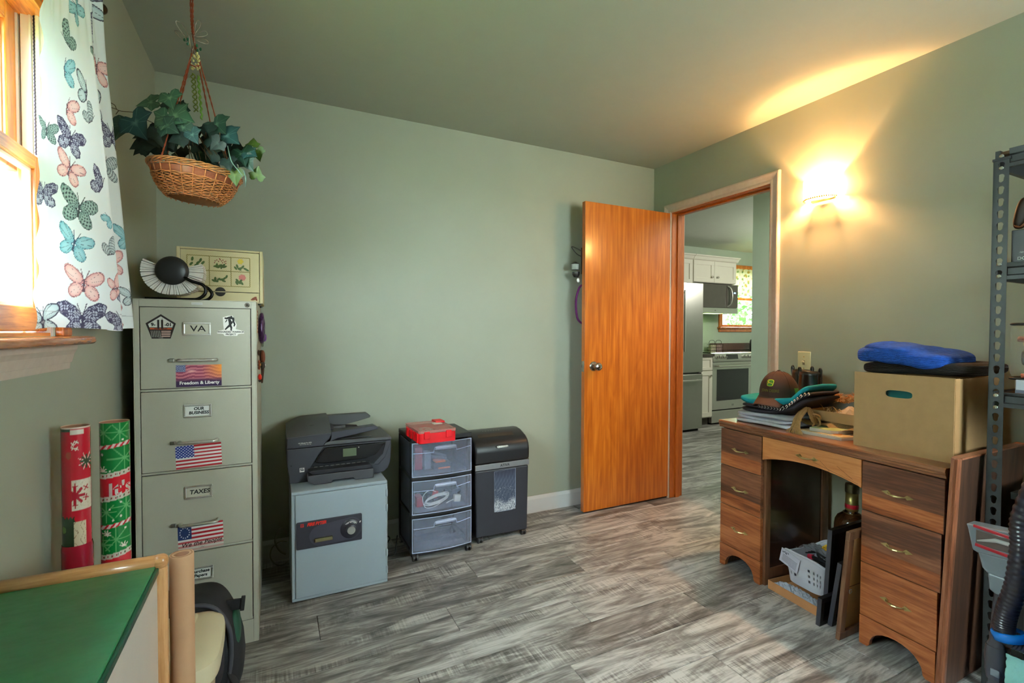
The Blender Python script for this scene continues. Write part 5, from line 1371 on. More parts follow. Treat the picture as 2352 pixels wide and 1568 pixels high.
# ---------------- steel shelving unit ----------------
SG = M('gunmetal_powder', (50,52,52), .42, .1, var=.04, bump=.1, bs=500)
su = thing('shelving_unit', 'dark grey steel boltless shelving unit with keyhole posts', 'shelving unit', (2.10, .728, 0))
def keyhole(n=24):
    P = []
    for i in range(n):
        a = 2*PI*i/n-PI/2
        r = .0082
        y, z = r*math.cos(a), r*math.sin(a)+.006
        if z < .0015 and abs(y) < .0062 or math.sin(a) < -.55:
            y = max(-.0056, min(.0056, y)); z = -.0125+ (0.004*(1-math.cos(y/.0056*PI/2)))
        P.append((y, z))
    return P
def post(parent, x, y, sx, sy):
    # holed flange in plane X, plus a plain flange in plane Y
    q = MB(); K = keyhole(); n = len(K); p0 = .0385; hw_ = .0185
    vs = []; fs = []
    for c in range(46):
        zc = .02+c*p0; 
        if zc+p0 > 1.79: break
        o_ = len(vs); outer = []
        for (ky, kz) in K:
            a = math.atan2(kz+.002, ky); dy_, dz_ = math.cos(a), math.sin(a)
            t_ = min(abs(hw_/dy_) if abs(dy_) > 1e-6 else 9, abs((p0/2)/dz_) if abs(dz_) > 1e-6 else 9)
            outer.append([dy_*t_, dz_*t_])
        for cy_, cz_ in ((-hw_,-p0/2),(-hw_,p0/2),(hw_,-p0/2),(hw_,p0/2)):
            k = min(range(n), key=lambda i: (outer[i][0]-cy_)**2+(outer[i][1]-cz_)**2); outer[k] = [cy_, cz_]
        for xx in (0, .0018*sx):
            vs += [(x+xx, y+sy*hw_+a_, zc+b_) for a_, b_ in outer]+[(x+xx, y+sy*hw_+a_, zc+b_) for a_, b_ in K]
        for i in range(n):
            j_ = (i+1) % n; m2 = 2*n
            fs += [(o_+i, o_+n+i, o_+n+j_, o_+j_), (o_+m2+i, o_+m2+j_, o_+m2+n+j_, o_+m2+n+i), (o_+n+i, o_+m2+n+i, o_+m2+n+j_, o_+n+j_)]
        ztop = zc+p0/2
    q.add(vs, fs)
    q.box(min(x, x+.0018*sx), max(x, x+.0018*sx), y+min(0,sy*.037), y+max(0,sy*.037), 0, .02-p0/2+.0001)
    q.box(min(x,x+sx*.037), max(x,x+sx*.037), y-.0018*max(0,-sy)*0-(.0009), y+.0009, 0, ztop)
    o = q.build('post', SG, parent)
    q = MB(); q.box(min(x-sx*.003,x+sx*.041), max(x-sx*.003,x+sx*.041), y+min(-.003*-sy*-1 if False else 0,sy*.041)-(.003 if sy > 0 else 0), y+max(0,sy*.041)+(.003 if sy < 0 else 0), ztop, ztop+.008); q.build('post_cap', BKP, o, bevel=.001)
    return o
L_ = -.92
p_ = post(su, 0, 0, 1, -1); post(su, 0, L_, 1, 1); post(su, .40, 0, -1, -1); post(su, .40, L_, -1, 1)
RV = M('zinc_rivet', (196,200,196), .25, .9)
for zt_, zb in ((1.766,1.708),(1.404,1.35),(.988,.94)):
    q = MB(); q.prism([(.002,zb),(.002,zb+.012),(.008,zb+.016),(.008,zb+.036),(.002,zb+.04),(.0,zt_),(.014,zt_),(.014,zt_-.002),(.004,zt_-.002),(.004,zb+.042),(.010,zb+.037),(.010,zb+.014),(.004,zb+.010),(.004,zb+.002),(.014,zb+.002),(.014,zb)], 'Y', L_+.004, -.036)
    q.build('front_beam', SG, su, bevel=.0006)
    MB().box(.386,.398,L_+.004,-.036,zb,zt_).build('rear_beam', SG, su); MB().box(.004,.396,-.014,-.002,zb,zt_).build('end_beam', SG, su); MB().box(.004,.396,L_+.002,L_+.014,zb,zt_).build('end_beam', SG, su)
    MB().box(.01,.39,L_+.014,-.014,zt_-.014,zt_-.004).build('shelf_board', M('particle_board', (92,66,44), .8, var=.2, vs=60), su)
    for k in (0, 1):
        c_ = round((zt_-.012-k*.0385-.02)/.0385); z_ = .02+c_*.0385-.006
        lathe = MB(); lathe.lathe([(0,-.002),(.0058,-.0015),(.0066,0),(.0,0)], 14, m=Matrix(((0,0,1),(0,1,0),(-1,0,0)))); lathe.build('rivet', RV, su, smooth=True, loc=(.0,-.0185,z_))
# items on the shelves
it = thing('camera_box', 'black and green printed electronics box on the upper shelf', 'box', (2.125, .445, 1.4035))
MB().box(0,.13,0,.245,-.003,.104).build('carton', M('carton_black', (30,24,26), .35), it, bevel=.002)
MB().box(-.0008,0,.0,.185,.002,.098).build('green_panel', M('print_green_grey', (84,120,104), .35, var=.3, vs=14), it)
MB().box(-.001,-.0006,.0,.13,.004,.097).build('grey_panel', M('print_silver', (150,164,160), .35, var=.15, vs=14), it)
text('SONY', .017, PW, it, (-.0012,.215,.088), rot=(PI/2,0,-PI/2), align='LEFT', bold=.0005, sx=1.2)
text('Handycam', .012, PW, it, (-.0012,.19,.055), rot=(PI/2,0,-PI/2), align='LEFT', bold=.0002); text('digital video camera', .006, PW, it, (-.0012,.225,.032), rot=(PI/2,0,-PI/2), align='LEFT'); text('DCR-SR', .014, PW, it, (-.0012,.23,.012), rot=(PI/2,0,-PI/2), align='LEFT', bold=.0001)
it = thing('leather_bag', 'dark brown leather bag with straps on top of the electronics box', 'bag', (2.19, .60, 1.508))
LB = M('brown_leather', (52,30,24), .5, var=.2, vs=30, bump=.2, bs=90)
MB().sell((0,-.03,.06),(.11,.22,.13),.5,.5,36,18).build('body', LB, it, smooth=True)
MB().sell((-.035,.075,.055),(.03,.035,.10),.7,.7,18,12,rot=(.18,0,0)).build('side_pocket', LB, it, smooth=True)
MB().sell((-.055,.03,.07),(.03,.05,.15),.6,.6,18,12,rot=(.05,0,0)).build('flap', M('dark_brown_leather', (40,24,20), .5, bump=.2, bs=90), it, smooth=True)
q = MB(); q.tube(catmull([(-.04,.09,.02),(-.06,.07,.008),(-.07,.04,.03),(-.07,.0,.02)],5), .005, 6, flat=.5); q.build('strap', M('tan_strap', (120,76,50), .6), it, smooth=True)
it = thing('white_board', 'flat white board lying on the middle shelf beneath the pouch', 'board', (2.118, .0, .9885))
MB().box(0,.33,0,.71-.04,0,.042).build('board', M('white_laminate', (206,208,222), .4), it, bevel=.002)
MB().box(-.0005,0,.0,.67,.0,.010).build('grey_underside', M('grey_laminate', (96,98,116), .4), it)
it = thing('zip_pouch', 'clear zip pouch with black piping full of bright bags on the shelf', 'pouch', (2.125, .36, 1.0275))
MB().box(0,.2,0,.33,.012,.178).build('clear_sides', Mcloudy('clear_vinyl', (236,232,220), .82, .06), it, bevel=.012)
q = MB(); 
for z_ in (.006,.18): q.tube([(x,y,z_) for x, y in rnd(0,.2,0,.33,.02)], .0045, 6, closed=True)
q.build('piping', M('black_piping', (24,22,22), .5), it, smooth=True)
it = thing('yellow_package', 'yellow woven-look package inside the clear zip pouch', 'package', (2.15, .40, 1.13))
MB().sell((.04,.12,.03),(.1,.3,.10),.5,.4,30,14,fn=lambda p:(p.x+.003*math.sin(p.y*90+p.z*120),p.y,p.z+.006*math.sin(p.y*20))).build('wrap', M('yellow_wrap', (206,186,30), .35, var=.12, vs=60, bump=.5, bs=90), it, smooth=True)
q = MB(); q.tube(catmull([(-.016,.27,.03),(-.02,.2,.02),(-.018,.13,-.01),(-.016,.08,-.04)],8), .009, 8); q.build('ribbon', M('rust_mesh_ribbon', (150,70,50), .6, var=.5, vs=200), it, smooth=True)
it = thing('black_plastic_package', 'shiny black plastic wrapped package in the clear zip pouch', 'package', (2.15, .42, 1.055))
rr = random.Random(61)
MB().sell((.04,.12,.04),(.11,.27,.09),.6,.5,30,14,fn=lambda p:(p.x+rr.uniform(-.002,.002),p.y,p.z+.004*math.sin(p.y*60))).build('wrap', M('glossy_black_film', (26,26,34), .08, coat=.7), it)
q = MB(); q.tube(catmull([(-.02,.24,-.012),(-.018,.2,-.006),(-.018,.15,.02),(-.016,.08,.035)],8), .008, 8); q.build('red_cord', M('rust_mesh_ribbon', (150,70,50), .6, var=.5, vs=200), it, smooth=True)
it = thing('rope_coil', 'cream rope coil at the bottom of the clear zip pouch', 'rope', (2.15, .40, 1.037))
q = MB(); 
for k in range(3): q.tube([(.04+(.05-.008*k)*math.cos(a), .10+(.13-.012*k)*math.sin(a), .008+.012*k) for a in np.linspace(0,2*PI,40)[:-1]], .007, 6, closed=True)
q.build('coil', M('cream_rope', (206,200,180), .9), it, smooth=True)
it = thing('storage_crate', 'black ribbed plastic crate on the floor under the shelves', 'crate', (2.15, .30, .0))
q = MB(); cx0, cx1, cy0, cy1, cz = 0, .30, 0, .375, .66
q.box(cx0,cx0+.004,cy0,cy1,0,cz); q.box(cx1-.004,cx1,cy0,cy1,0,cz); q.box(cx0+.004,cx1-.004,cy0,cy0+.004,0,cz); q.box(cx0+.004,cx1-.004,cy1-.004,cy1,0,cz); q.box(cx0+.004,cx1-.004,cy0+.004,cy1-.004,0,.004)
q.build('walls', M('crate_black', (18,20,19), .35), it)
q = MB(); q.frame(cx0-.008,cx1+.008,cy0-.008,cy1+.008,.018,cz-.02,cz+.003,'Z'); q.build('rim', M('crate_black', (18,20,19), .35), it, bevel=.002)
q = MB()
for k in range(22): q.box(-.004,0,.02+k*.0155,.026+k*.0155,.02,cz-.03)
q.build('ribs', M('crate_black', (18,20,19), .35), it)

# ---------------- carpet cleaner ----------------
GP = M('grey_cleaner_plastic', (120,126,134), .3, var=.03); DG = M('dark_grey_plastic', (66,66,72), .35); BLU = M('cleaner_blue', (10,112,200), .25)
vc = thing('carpet_cleaner', 'upright carpet cleaner, blue with grey spray tool and black ribbed hose', 'vacuum cleaner', (1.85, .55, 0))
# spray tool: wide mouth on top, tapering neck
q = MB(); q.prism([(.124,.606),(.128,.617),(-.0,.628),(-.03,.628),(-.03,.553),(-.0,.549),(.10,.540),(.112,.545)], 'X', -.02, .03); q.build('tool_mouth', GP, vc, bevel=.004)
MB().box(-.022,-.019,-.028,.104,.566,.608).build('tool_window', M('clear_dark_window', (96,84,80), .1), vc, bevel=.002)
q = MB(); q.tube([(-.0235,.10,.577),(-.0235,.06,.592),(-.0235,.02,.592),(-.0235,.0,.585)], [.002,.006,.006,.004], 8); q.tube([(-.0235,-.005,.57),(-.0235,-.008,.60)], .003, 6); q.build('brush_roll', M('pale_brush', (190,190,190), .4), vc, smooth=True)
q = MB(); q.obox((-.022,.035,.611),(.004,.15,.008),(.085,0,0)); q.obox((-.022,.035,.5585),(.004,.14,.009),(.085,0,0)); q.build('red_seals', M('dark_red_seal', (176,30,44), .35), vc, bevel=.001)
q = MB(); q.prism([(.103,.545),(.092,.50),(.08,.488),(.03,.478),(.0,.482),(-.02,.50),(-.03,.556)], 'X', -.016, .028); q.build('tool_body', GP, vc, bevel=.008, seg=3)
q = MB(); q.prism([(.078,.492),(.074,.445),(.062,.438),(.035,.438),(.028,.446),(.026,.49)], 'X', -.018, .022); q.build('tool_latch', GP, vc, bevel=.004)
q = MB(); q.tube([(0,.056,.445),(0,.06,.36),(0,.062,.30),(0,.062,.28)], [.0125,.0135,.0145,.021], 16); q.build('tool_tube', DG, vc, smooth=2)
q = MB(); q.tube([(0,.062,.285),(0,.062,.255),(0,.062,.21),(0,.06,.19)], [.0215,.024,.023,.021], 20); q.build('socket', DG, vc, smooth=2)
MB().box(-.026,-.02,.045,.065,.205,.225).build('socket_latch', GP, vc, bevel=.002)
q = MB(); hp = catmull([(-.05,-.03,.80),(-.05,.0,.68),(-.05,.0,.60),(-.05,.008,.50),(-.05,.024,.42),(-.05,.030,.37),(-.05,.02,.345),(-.03,-.01,.335)], 26); 
hr = [(.0238 if i % 4 < 2 else .0218) for i in range(len(hp))]
q.tube(hp, hr, 20); q.build('hose', M('hose_black', (34,32,42), .3, coat=.2), vc, smooth=True)
q = MB(); q.lathe([(.022,-.012),(.034,-.012),(.036,.008),(.032,.012),(.022,.0)], 28, c=(-.05,.020,.352), m=Euler((-.25,0,0)).to_matrix()); q.build('hose_collar', BLU, vc, smooth=True)
q = MB(); q.prism([(-.03,.10),(-.03,.52),(-.06,.62),(-.17,.62),(-.19,.52),(-.19,.10)], 'X', -.10, .10); q.build('body', BLU, vc, bevel=.02, seg=3)
q = MB(); q.sell((0,-.08,.075),(.34,.28,.13),.4,.4,40,16); q.build('base', BLU, vc, smooth=True)
for s in (-1, 1): MB().cyl((s*.14,-.02,.045),(s*.17,-.02,.045),.045,n=20).build('wheel', DG, vc, bevel=.004)
q = MB(); q.tube([(0,-.11,.6),(0,-.12,.9),(0,-.12,1.05)], .018, 12); q.build('handle_stem', DG, vc, smooth=True)
q = MB(); q.tube([(0,.055,.16),(0,.02,.155),(-.0,-.03,.15)], .0075, 10); q.build('chrome_bar', M('chrome', (200,200,204), .12, 1), vc, smooth=True)
MB().box(-.01,.02,.05,.075,.0,.19).build('rear_bracket', DG, vc, bevel=.003)
it = thing('cleaning_cloth', 'pale mint textured cleaning cloth behind the carpet cleaner hose', 'cloth', (1.83, .56, .185))
q = MB(); rr = random.Random(71)
q.grid(24, 30, lambda u, v: (.004*math.sin(v*9)+rr.uniform(-.0018,.0018), (u-.5)*.062-.008, v*.13-.03)); o = q.build('microfibre', M('mint_microfibre', (150,206,196), .9, bump=.6, bs=160), it, smooth=True); s_ = o.modifiers.new('Solidify', 'SOLIDIFY'); s_.thickness = .004
# ---------------- wrapping paper rolls ----------------
CAMD = Vector((0, 0, 1.18))
def seg(x, z, cx, cz, n, r, w, rot=0):
    a = np.arctan2(z-cz, x-cx)-rot; rr = np.hypot(x-cx, z-cz); k = np.round(a/(2*PI/n))*(2*PI/n); d = rr*np.abs(np.sin(a-k))
    return (rr < r) & (d < w)
def roll1(X, Z): # X metres around, Z height
    C = rgb(X, (188,26,44)); zy = (.95-Z)/.000268+225; zx = (X/.027*34.5+52.5)/.2551
    rs = np.random.RandomState(1)
    def box_(a, b, c, d): return (zx > a) & (zx < b) & (zy > c) & (zy < d)
    setc(C, zx < 155, (176,20,40)); setc(C, (zy > 240) & (zy < 262) & (zx < 155), (40,66,54)); setc(C, (zy < 240), (214,190,180))
    setc(C, box_(158,278,245,290), (214,200,188))
    pal = (222,210,198)
    for a, b in ((178,405),(210,355),(210,415),(180,370)): setc(C, seg(zx, zy, a, b, 4, 22, 4, .5), pal)
    g = seg(zx, zy, 300, 535, 8, 62, 8); setc(C, g, (50,72,52)); setc(C, seg(zx, zy, 300, 535, 8, 80, 3, .39) & ~g, pal)
    sq = box_(160,338,690+ -0,962) ; setc(C, sq, (214,200,182)); setc(C, sq & (rs.rand(len(X)) > .9), (196,176,154))
    setc(C, sq & seg(zx, zy, 192, 830, 8, 90, 13), (168,28,44)); setc(C, sq & seg(zx, zy, 290, 770, 4, 28, 5, .6), (168,28,44)); setc(C, sq & seg(zx, zy, 290, 858, 4, 28, 5, .2), (168,28,44)); setc(C, sq & seg(zx, zy, 192, 918, 4, 26, 5), (168,28,44)); setc(C, sq & seg(zx, zy, 192, 745, 4, 26, 5), (168,28,44))
    setc(C, (zx < 186+6*np.sin(zy*.12)) & (zy > 1020+10*np.sin(zx*.2)) & (zy < 1330), (30,52,32)); setc(C, (np.hypot(zx-88, (zy-1130)*.7) < 22), (92,120,60))
    p = box_(175,287,1060,1322); setc(C, p, (208,188,158)); setc(C, p & (np.sin(zx*1.1+np.sin(zy*.05)*2) > .93) & (rs.rand(len(X)) > .35), (120,84,60))
    setc(C, np.hypot(zx-140, (zy-470)*.7) < 24, (150,60,52))
    return C
def roll2(X, Z):
    zy = (.937-Z)/.000296+180; zx = (X/.032*34+143)/.2551
    C = rgb(X, (0,122,52)); tilt = -(zx-420)*.13; zt_ = zy-tilt
    for a, b, r in ((465,265,90),(605,262,95),(640,500,150),(650,930,130),(480,970,90),(560,1220,130),(450,1260,80)): setc(C, seg(zx, zy, a, b, 8, r, 5), (90,172,104))
    for a, b in ((452,458),(628,333),(515,603),(605,890),(510,943),(605,1015),(536,1044),(640,1130),(490,1172)): setc(C, np.hypot(zx-a, zy-b) < 9, (214,224,204))
    for c in (400, 1108):
        m = np.abs(zt_-c) < 17; setc(C, m, (222,206,200)); setc(C, m & (np.sin((zx*.9+zt_*.8)*.13) > .1), (196,40,52))
    for c in (655, 862, 1375):
        m = np.abs(zt_-c) < 22; setc(C, m, (206,200,184)); setc(C, m & (np.sin(zx*.17) > .6) & (np.abs(zt_-c) < 8), (150,40,40)); setc(C, m & (np.sin(zx*.11+1) > .93) & (np.abs(zt_-c) < 9), (20,100,60))
    setc(C, (zt_ > 677) & (zt_ < 840), (206,24,42)); setc(C, zt_ > 1397, (206,36,48))
    setc(C, zx < 432, tuple(C[0]*255)) if False else None
    for a, b in ((455,600),(480,1165),(625,1290)): setc(C, seg(zx, zy, a, b, 8, 40, 4, .3) & (zy < b+10), (222,222,206))
    return C
def roll(name, label, x, y, r, h, colf, lean=(0,0,0), vn=420):
    o = thing(name, label, 'wrapping paper', (x, y, 0), rot=lean, group='wrapping paper rolls beside the cabinet')
    ac = math.atan2(-y, -x)
    def pos(U, V):
        a = ac-PI/2*2+ (U)*2*PI; return np.stack([r*np.cos(a), r*np.sin(a), .002+V*(h-.002)], 1)
    def col(U, V):
        a = -PI+U*2*PI  # 0 faces the room
        X = np.where(np.abs(a) < PI/2, r*np.sin(a), r*np.sign(a)*1.02)
        return colf(X, .002+V*(h-.002))
    printed('paper', 160, vn, pos, col, Mprint('glossy_wrapping_paper', .22, .5), o)
    MB().lathe([(r-.0015,h-.25),(r-.0015,h),(r-.0002,h+.0004),(r,h-.001)], 40, caps=False).build('paper_edge', M('paper_core_edge', (206,170,146), .7), o, smooth=True)
    MB().lathe([(r-.004,.003),(r-.004,h-.002),(r-.0016,h-.001)], 40, caps=False).build('inner_core', M('brown_core', (150,106,82), .8), o, smooth=True)
    return o, ac
o, ac = roll('wrapping_roll', 'red wrapping paper roll with snowflakes standing nearest the window sill', -.43, 1.50, .027, .95, roll1)
MB().lathe([(.0285,.004),(.0295,.66),(.0282,.668)], 40, caps=False).build('red_sleeve', M('red_plastic_sleeve', (160,20,44), .2, coat=.4), o, smooth=True)
o, ac = roll('wrapping_roll', 'green wrapping paper roll with white starbursts and red lettered band', -.384, 1.62, .032, .937, roll2)
text("It's", .048, M('print_white', (236,232,226), .5), o, fn=lambda v: ((.0325)*math.cos(ac+ (v.x-.016)/.032), (.0325)*math.sin(ac+(v.x-.016)/.032), .765+v.y-.006+v.x*.12), rot=(0,0,0), loc=(0,0,0), bold=.0012, sx=1.0, align='LEFT')

# ---------------- green-topped table ----------------
tb = thing('activity_table', 'green-topped wooden framed activity table in the bottom left corner', 'table', (-.2, 1.21, 0))
def gm():
    m, t, n, b = newmat('green_laminate')
    mp = mapped(t, n, (1,1,1)); nz = noise(t, n, mp, 9, 6, .6); r = ramp(t, n, nz.outputs[0], [(.3, S(10,104,62)), (.7, S(22,128,78))])
    t.links.new(r.outputs[0], b.inputs['Base Color'])
    mp2 = mapped(t, n, (2,5,1)); n2 = noise(t, n, mp2, 14, 7, .7); rr = ramp(t, n, n2.outputs[0], [(.35,(.28,)*3),(.7,(.5,)*3)]); t.links.new(rr.outputs[0], b.inputs['Roughness'])
    b.inputs['Coat Weight'].default_value = .9; b.inputs['Coat Roughness'].default_value = .42
    bumpit(t, n, b, n2.outputs[0], .04, .001)
    return m
GT = gm(); MAP = Mwood('light_maple_frame', (178,120,70), (198,142,90), (214,162,110), 'Z', 4, .3, .4); MAPX = Mwood('light_maple_rail', (178,120,70), (198,142,90), (214,162,110), 'X', 4, .3, .4)
MB().box(-.272,-.018,-.86,-.026,.690,.7035).build('top', GT, tb, bevel=.002)
MB().box(-.018,-.012,-.86,-.030,.688,.7015).build('top_edge', M('dark_green_edge', (8,70,50), .3), tb, bevel=.002)
q = MB(); q.tube([(-.275,-.013,.7075),(-.014,-.013,.7075)], .0135, 14); q.sell((-.0135,-.013,.7065),(.03,.028,.03),.8,.8,20,12); q.build('back_rail', MAPX, tb, smooth=True)
q = MB(); q.box(-.027,.0,-.026,.0,0,.700); q.build('corner_post', MAP, tb, bevel=.009, seg=4)
q = MB(); q.box(-.275,-.25,-.026,.0,0,.700); q.build('corner_post', MAP, tb, bevel=.008, seg=3)
MB().box(-.022,-.016,-.86,-.0265,.12,.687).build('side_panel', M('white_side_panel', (206,196,186), .4, var=.03), tb)
MB().box(-.25,-.027,-.016,-.010,.12,.69).build('back_panel', M('white_side_panel', (206,196,186), .4, var=.03), tb)
q = MB(); q.box(-.027,.0,-.886,-.860,0,.700); q.build('corner_post', MAP, tb, bevel=.009, seg=4)
q = MB(); q.box(-.275,-.25,-.886,-.860,0,.700); q.build('corner_post', MAP, tb, bevel=.009, seg=4)
# kraft roll
KR = card_mat('kraft_paper', (188,146,112), .04)
kr = thing('kraft_roll', 'roll of brown kraft paper standing at the table corner', 'paper roll', (-.182, 1.237, 0))
MB().lathe([(.0135,.002),(.0225,.002),(.0225,.698),(.0218,.7),(.0145,.7),(.0135,.698)], 40, caps=False).build('paper', KR, kr, smooth=2)
MB().lathe([(.0135,.004),(.0135,.699),(.0118,.699),(.0118,.004)], 32, caps=False).build('core', M('brown_core', (150,106,82), .8), kr, smooth=True)
q = MB(); q.tube([(.0175*math.cos(a)*(1+a*.012), .0175*math.sin(a)*(1+a*.012), .7004) for a in np.linspace(0,4*PI,60)], .0005, 4); q.build('paper_layers', M('kraft_edge', (150,110,82), .9), kr)
# ---------------- waste bin ----------------
CR = M('cream_bin_plastic', (214,200,168), .4, var=.02)
bn = thing('waste_bin', 'cream plastic bin with moulded swing lid beside the kraft roll', 'bin', (-.235, 1.425, 0)); bn.scale = (1, 1, 1.045)
def srect(w, d, z, e=.45, n=48): return [Vector((w/2*math.copysign(abs(math.cos(a))**e, math.cos(a)), d/2*math.copysign(abs(math.sin(a))**e, math.sin(a)), z)) for a in np.linspace(0,2*PI,n+1)[:-1]]
def loft(rings, cap=True):
    q = MB(); n = len(rings[0]); vs = [p for r in rings for p in r]; fs = [(i*n+j, i*n+(j+1)%n, (i+1)*n+(j+1)%n, (i+1)*n+j) for i in range(len(rings)-1) for j in range(n)]
    if cap: fs += [tuple(range(n))[::-1], tuple((len(rings)-1)*n+j for j in range(n))]
    q.add(vs, fs); return q
loft([srect(.16,.20,.0), srect(.162,.202,.006), srect(.185,.225,.33), srect(.19,.23,.345)]).build('body', CR, bn, smooth=2)
loft([srect(.205,.25,.335), srect(.222,.268,.34), srect(.226,.272,.37), srect(.222,.268,.382), srect(.20,.246,.392), srect(.15,.2,.402), srect(.08,.12,.408)]).build('lid', CR, bn, smooth=2)
# raised swing flap with a curved groove
def flap(u, v):
    w = .088*(1-.0*v); x = (-1+2*u)*.092; y = -.118+.236*v
    ax, ay = abs(x)/.092, abs(y)/.118; z = .409*1-.028*ax**4-.018*ay**4
    g = x-(.055-.5*(y-.118)**2*1.4); z += -.005*math.exp(-(g/.006)**2)+(.003 if g < 0 else 0)
    return (x, y, z)
q = MB(); q.grid(48, 40, flap); q.build('swing_flap', CR, bn, smooth=True)
# ---------------- backpack ----------------
NB = M('black_backpack_nylon', (34,34,38), .75, bump=.4, bs=380, var=.15)
bp = thing('backpack', 'black backpack with dark green side panel in front of the filing cabinet', 'backpack', (-.235, 1.80, 0))
q = MB()
def bpf(p):
    t = (p.z+.18)/.36; return (p.x*(1-.18*max(0,t-.6)/.4)+.012*math.sin(t*5), p.y*(1-.1*t), p.z)
q.sell((0,0,.18),(.26,.19,.36),.5,.45,48,28,fn=bpf); q.build('body', NB, bp, smooth=True)
MB().sell((-.01,-.085,.20),(.20,.05,.25),.45,.45,36,18).build('front_pocket', M('charcoal_mesh', (46,42,48), .85, bump=.6, bs=600), bp, smooth=True)
q = MB(); q.tube(catmull([(.098,-.08,.07),(.108,-.085,.18),(.10,-.09,.27),(.06,-.09,.335),(-.01,-.09,.35),(-.09,-.09,.33)],6), .007, 8); q.build('padded_edge', M('grey_piping', (66,66,74), .6), bp, smooth=True)
q = MB(); q.tube(catmull([(.02,-.098,.345),(.0,-.098,.352),(-.05,-.098,.35)],4), .0035, 6); q.build('zipper', M('black_piping', (24,22,22), .5), bp)
MB().obox((.115,-.03,.30),(.05,.006,.035),(0,.1,0)).build('buckle_strap', NB, bp, bevel=.002)
MB().obox((.138,-.033,.30),(.012,.012,.045),(0,.1,0)).build('buckle', BKP, bp, bevel=.002)
MB().sell((.115,-.02,.155),(.035,.10,.25),.7,.6,24,20).build('green_panel', M('dark_green_nylon', (30,78,58), .6, bump=.2, bs=300), bp, smooth=True)
q = MB(); q.tube(catmull([(.09,-.07,.15),(.12,-.09,.08),(.15,-.10,.03),(.16,-.15,.008),(.13,-.22,.008)],6), .012, 8, flat=.35); q.build('strap', NB, bp, smooth=True)
gl_ = thing('leather_glove', 'crumpled brown leather glove on the floor beside the backpack', 'glove', (-.145, 1.655, 0), .4)
BL = M('brown_suede', (112,68,40), .8, var=.25, vs=30, bump=.3, bs=80)
q = MB(); q.sell((0,0,.022),(.075,.09,.04),.6,.6,24,12,fn=lambda p:(p.x,p.y,p.z+.006*math.sin(p.x*90)+.004*math.sin(p.y*70)))
for k in range(4): q.tube([(-.028+k*.019,.035,.024),(-.032+k*.021,.065,.026),(-.034+k*.023,.09-.008*abs(k-1.5),.016)], [.011,.0105,.008], 8)
q.tube([(.03,-.01,.02),(.055,.01,.022),(.062,.03,.016)], [.012,.011,.008], 8)
q.build('leather', BL, gl_, smooth=True)
q = MB(); q.sell((0,-.055,.022),(.085,.03,.044),.5,.5,20,10); q.build('cuff', M('pinkish_suede', (160,104,76), .8, bump=.2), gl_, smooth=True)

# ---------------- curtain and rod ----------------
rod = thing('curtain_rod', 'curtain rod above the left window mostly hidden in the curtain header', 'curtain rod', (XL, 1.16, 2.095))
q = MB(); q.cyl((.05,-.62,0),(.05,.60,0),.008,n=12); q.sell((.05,.61,0),(.03,.03,.03),1,1,12,8); q.build('rod', M('bronze_rod', (70,54,40), .4, .8), rod, smooth=2)
for yy in (-.55,.57): MB().box(0,.052,yy-.008,yy+.008,-.02,-.008).build('bracket', M('bronze_rod', (70,54,40), .4, .8), rod)
B_ = [(-.462,1.385),(-.455,1.42),(-.449,1.44),(-.432,1.48),(-.405,1.545),(-.382,1.605),(-.372,1.635),(-.378,1.665),(-.410,1.70),(-.428,1.735),(-.405,1.79),(-.385,1.83),(-.40,1.86),(-.44,1.875)]
T_ = [(-.440,1.405),(-.436,1.42),(-.432,1.432),(-.425,1.452),(-.418,1.478),(-.410,1.505),(-.408,1.522),(-.418,1.54),(-.430,1.56),(-.416,1.585),(-.428,1.615),(-.412,1.645),(-.424,1.675),(-.44,1.71)]
def resample(P, n):
    C = catmull([(x, y, 0) for x, y in P], 12); d = [0]
    for i in range(1, len(C)): d.append(d[-1]+(C[i]-C[i-1]).length)
    # keep control parameterisation (uniform per control segment) so folds line up top to bottom
    t = np.linspace(0, len(C)-1, n); X = np.interp(t, range(len(C)), [c.x for c in C]); Y = np.interp(t, range(len(C)), [c.y for c in C])
    return X, Y
NU_, NV_ = 420, 620
bX, bY = resample(B_, 1001); tX, tY = resample(T_, 1001)
ZB, ZT = 1.182, 2.17
def cpos(U, V):
    x0 = np.interp(U, np.linspace(0,1,1001), bX); y0 = np.interp(U, np.linspace(0,1,1001), bY)
    x1 = np.interp(U, np.linspace(0,1,1001), tX); y1 = np.interp(U, np.linspace(0,1,1001), tY)
    s = np.clip(V/.9, 0, 1)**1.15
    x = x0*(1-s)+x1*s; y = y0*(1-s)+y1*s
    g = np.clip((V-.62)/.3, 0, 1)**2
    x += g*.010*np.sin(U*2*PI*17)*(1+.3*np.sin(U*31)); y += g*.004*np.sin(U*2*PI*13+1)
    x += .0022*np.sin(U*40+V*5)*(1-V); edge = np.clip((.06-U)/.06,0,1); x += edge*.003*np.sin(V*62); y += edge*.0035*np.sin(V*51+1)
    hd = np.clip((V-.935)/.065,0,1); x += hd*.008*np.sin(U*2*PI*23)
    pinch = np.exp(-((V-.925)/.012)**2); x = x*(1-pinch*0)+pinch*0
    x -= (V < .085)*.0012*0
    z = ZB+V*(ZT-ZB)+.004*np.sin(U*9)*(1-V)
    return np.stack([x, y, z], 1)
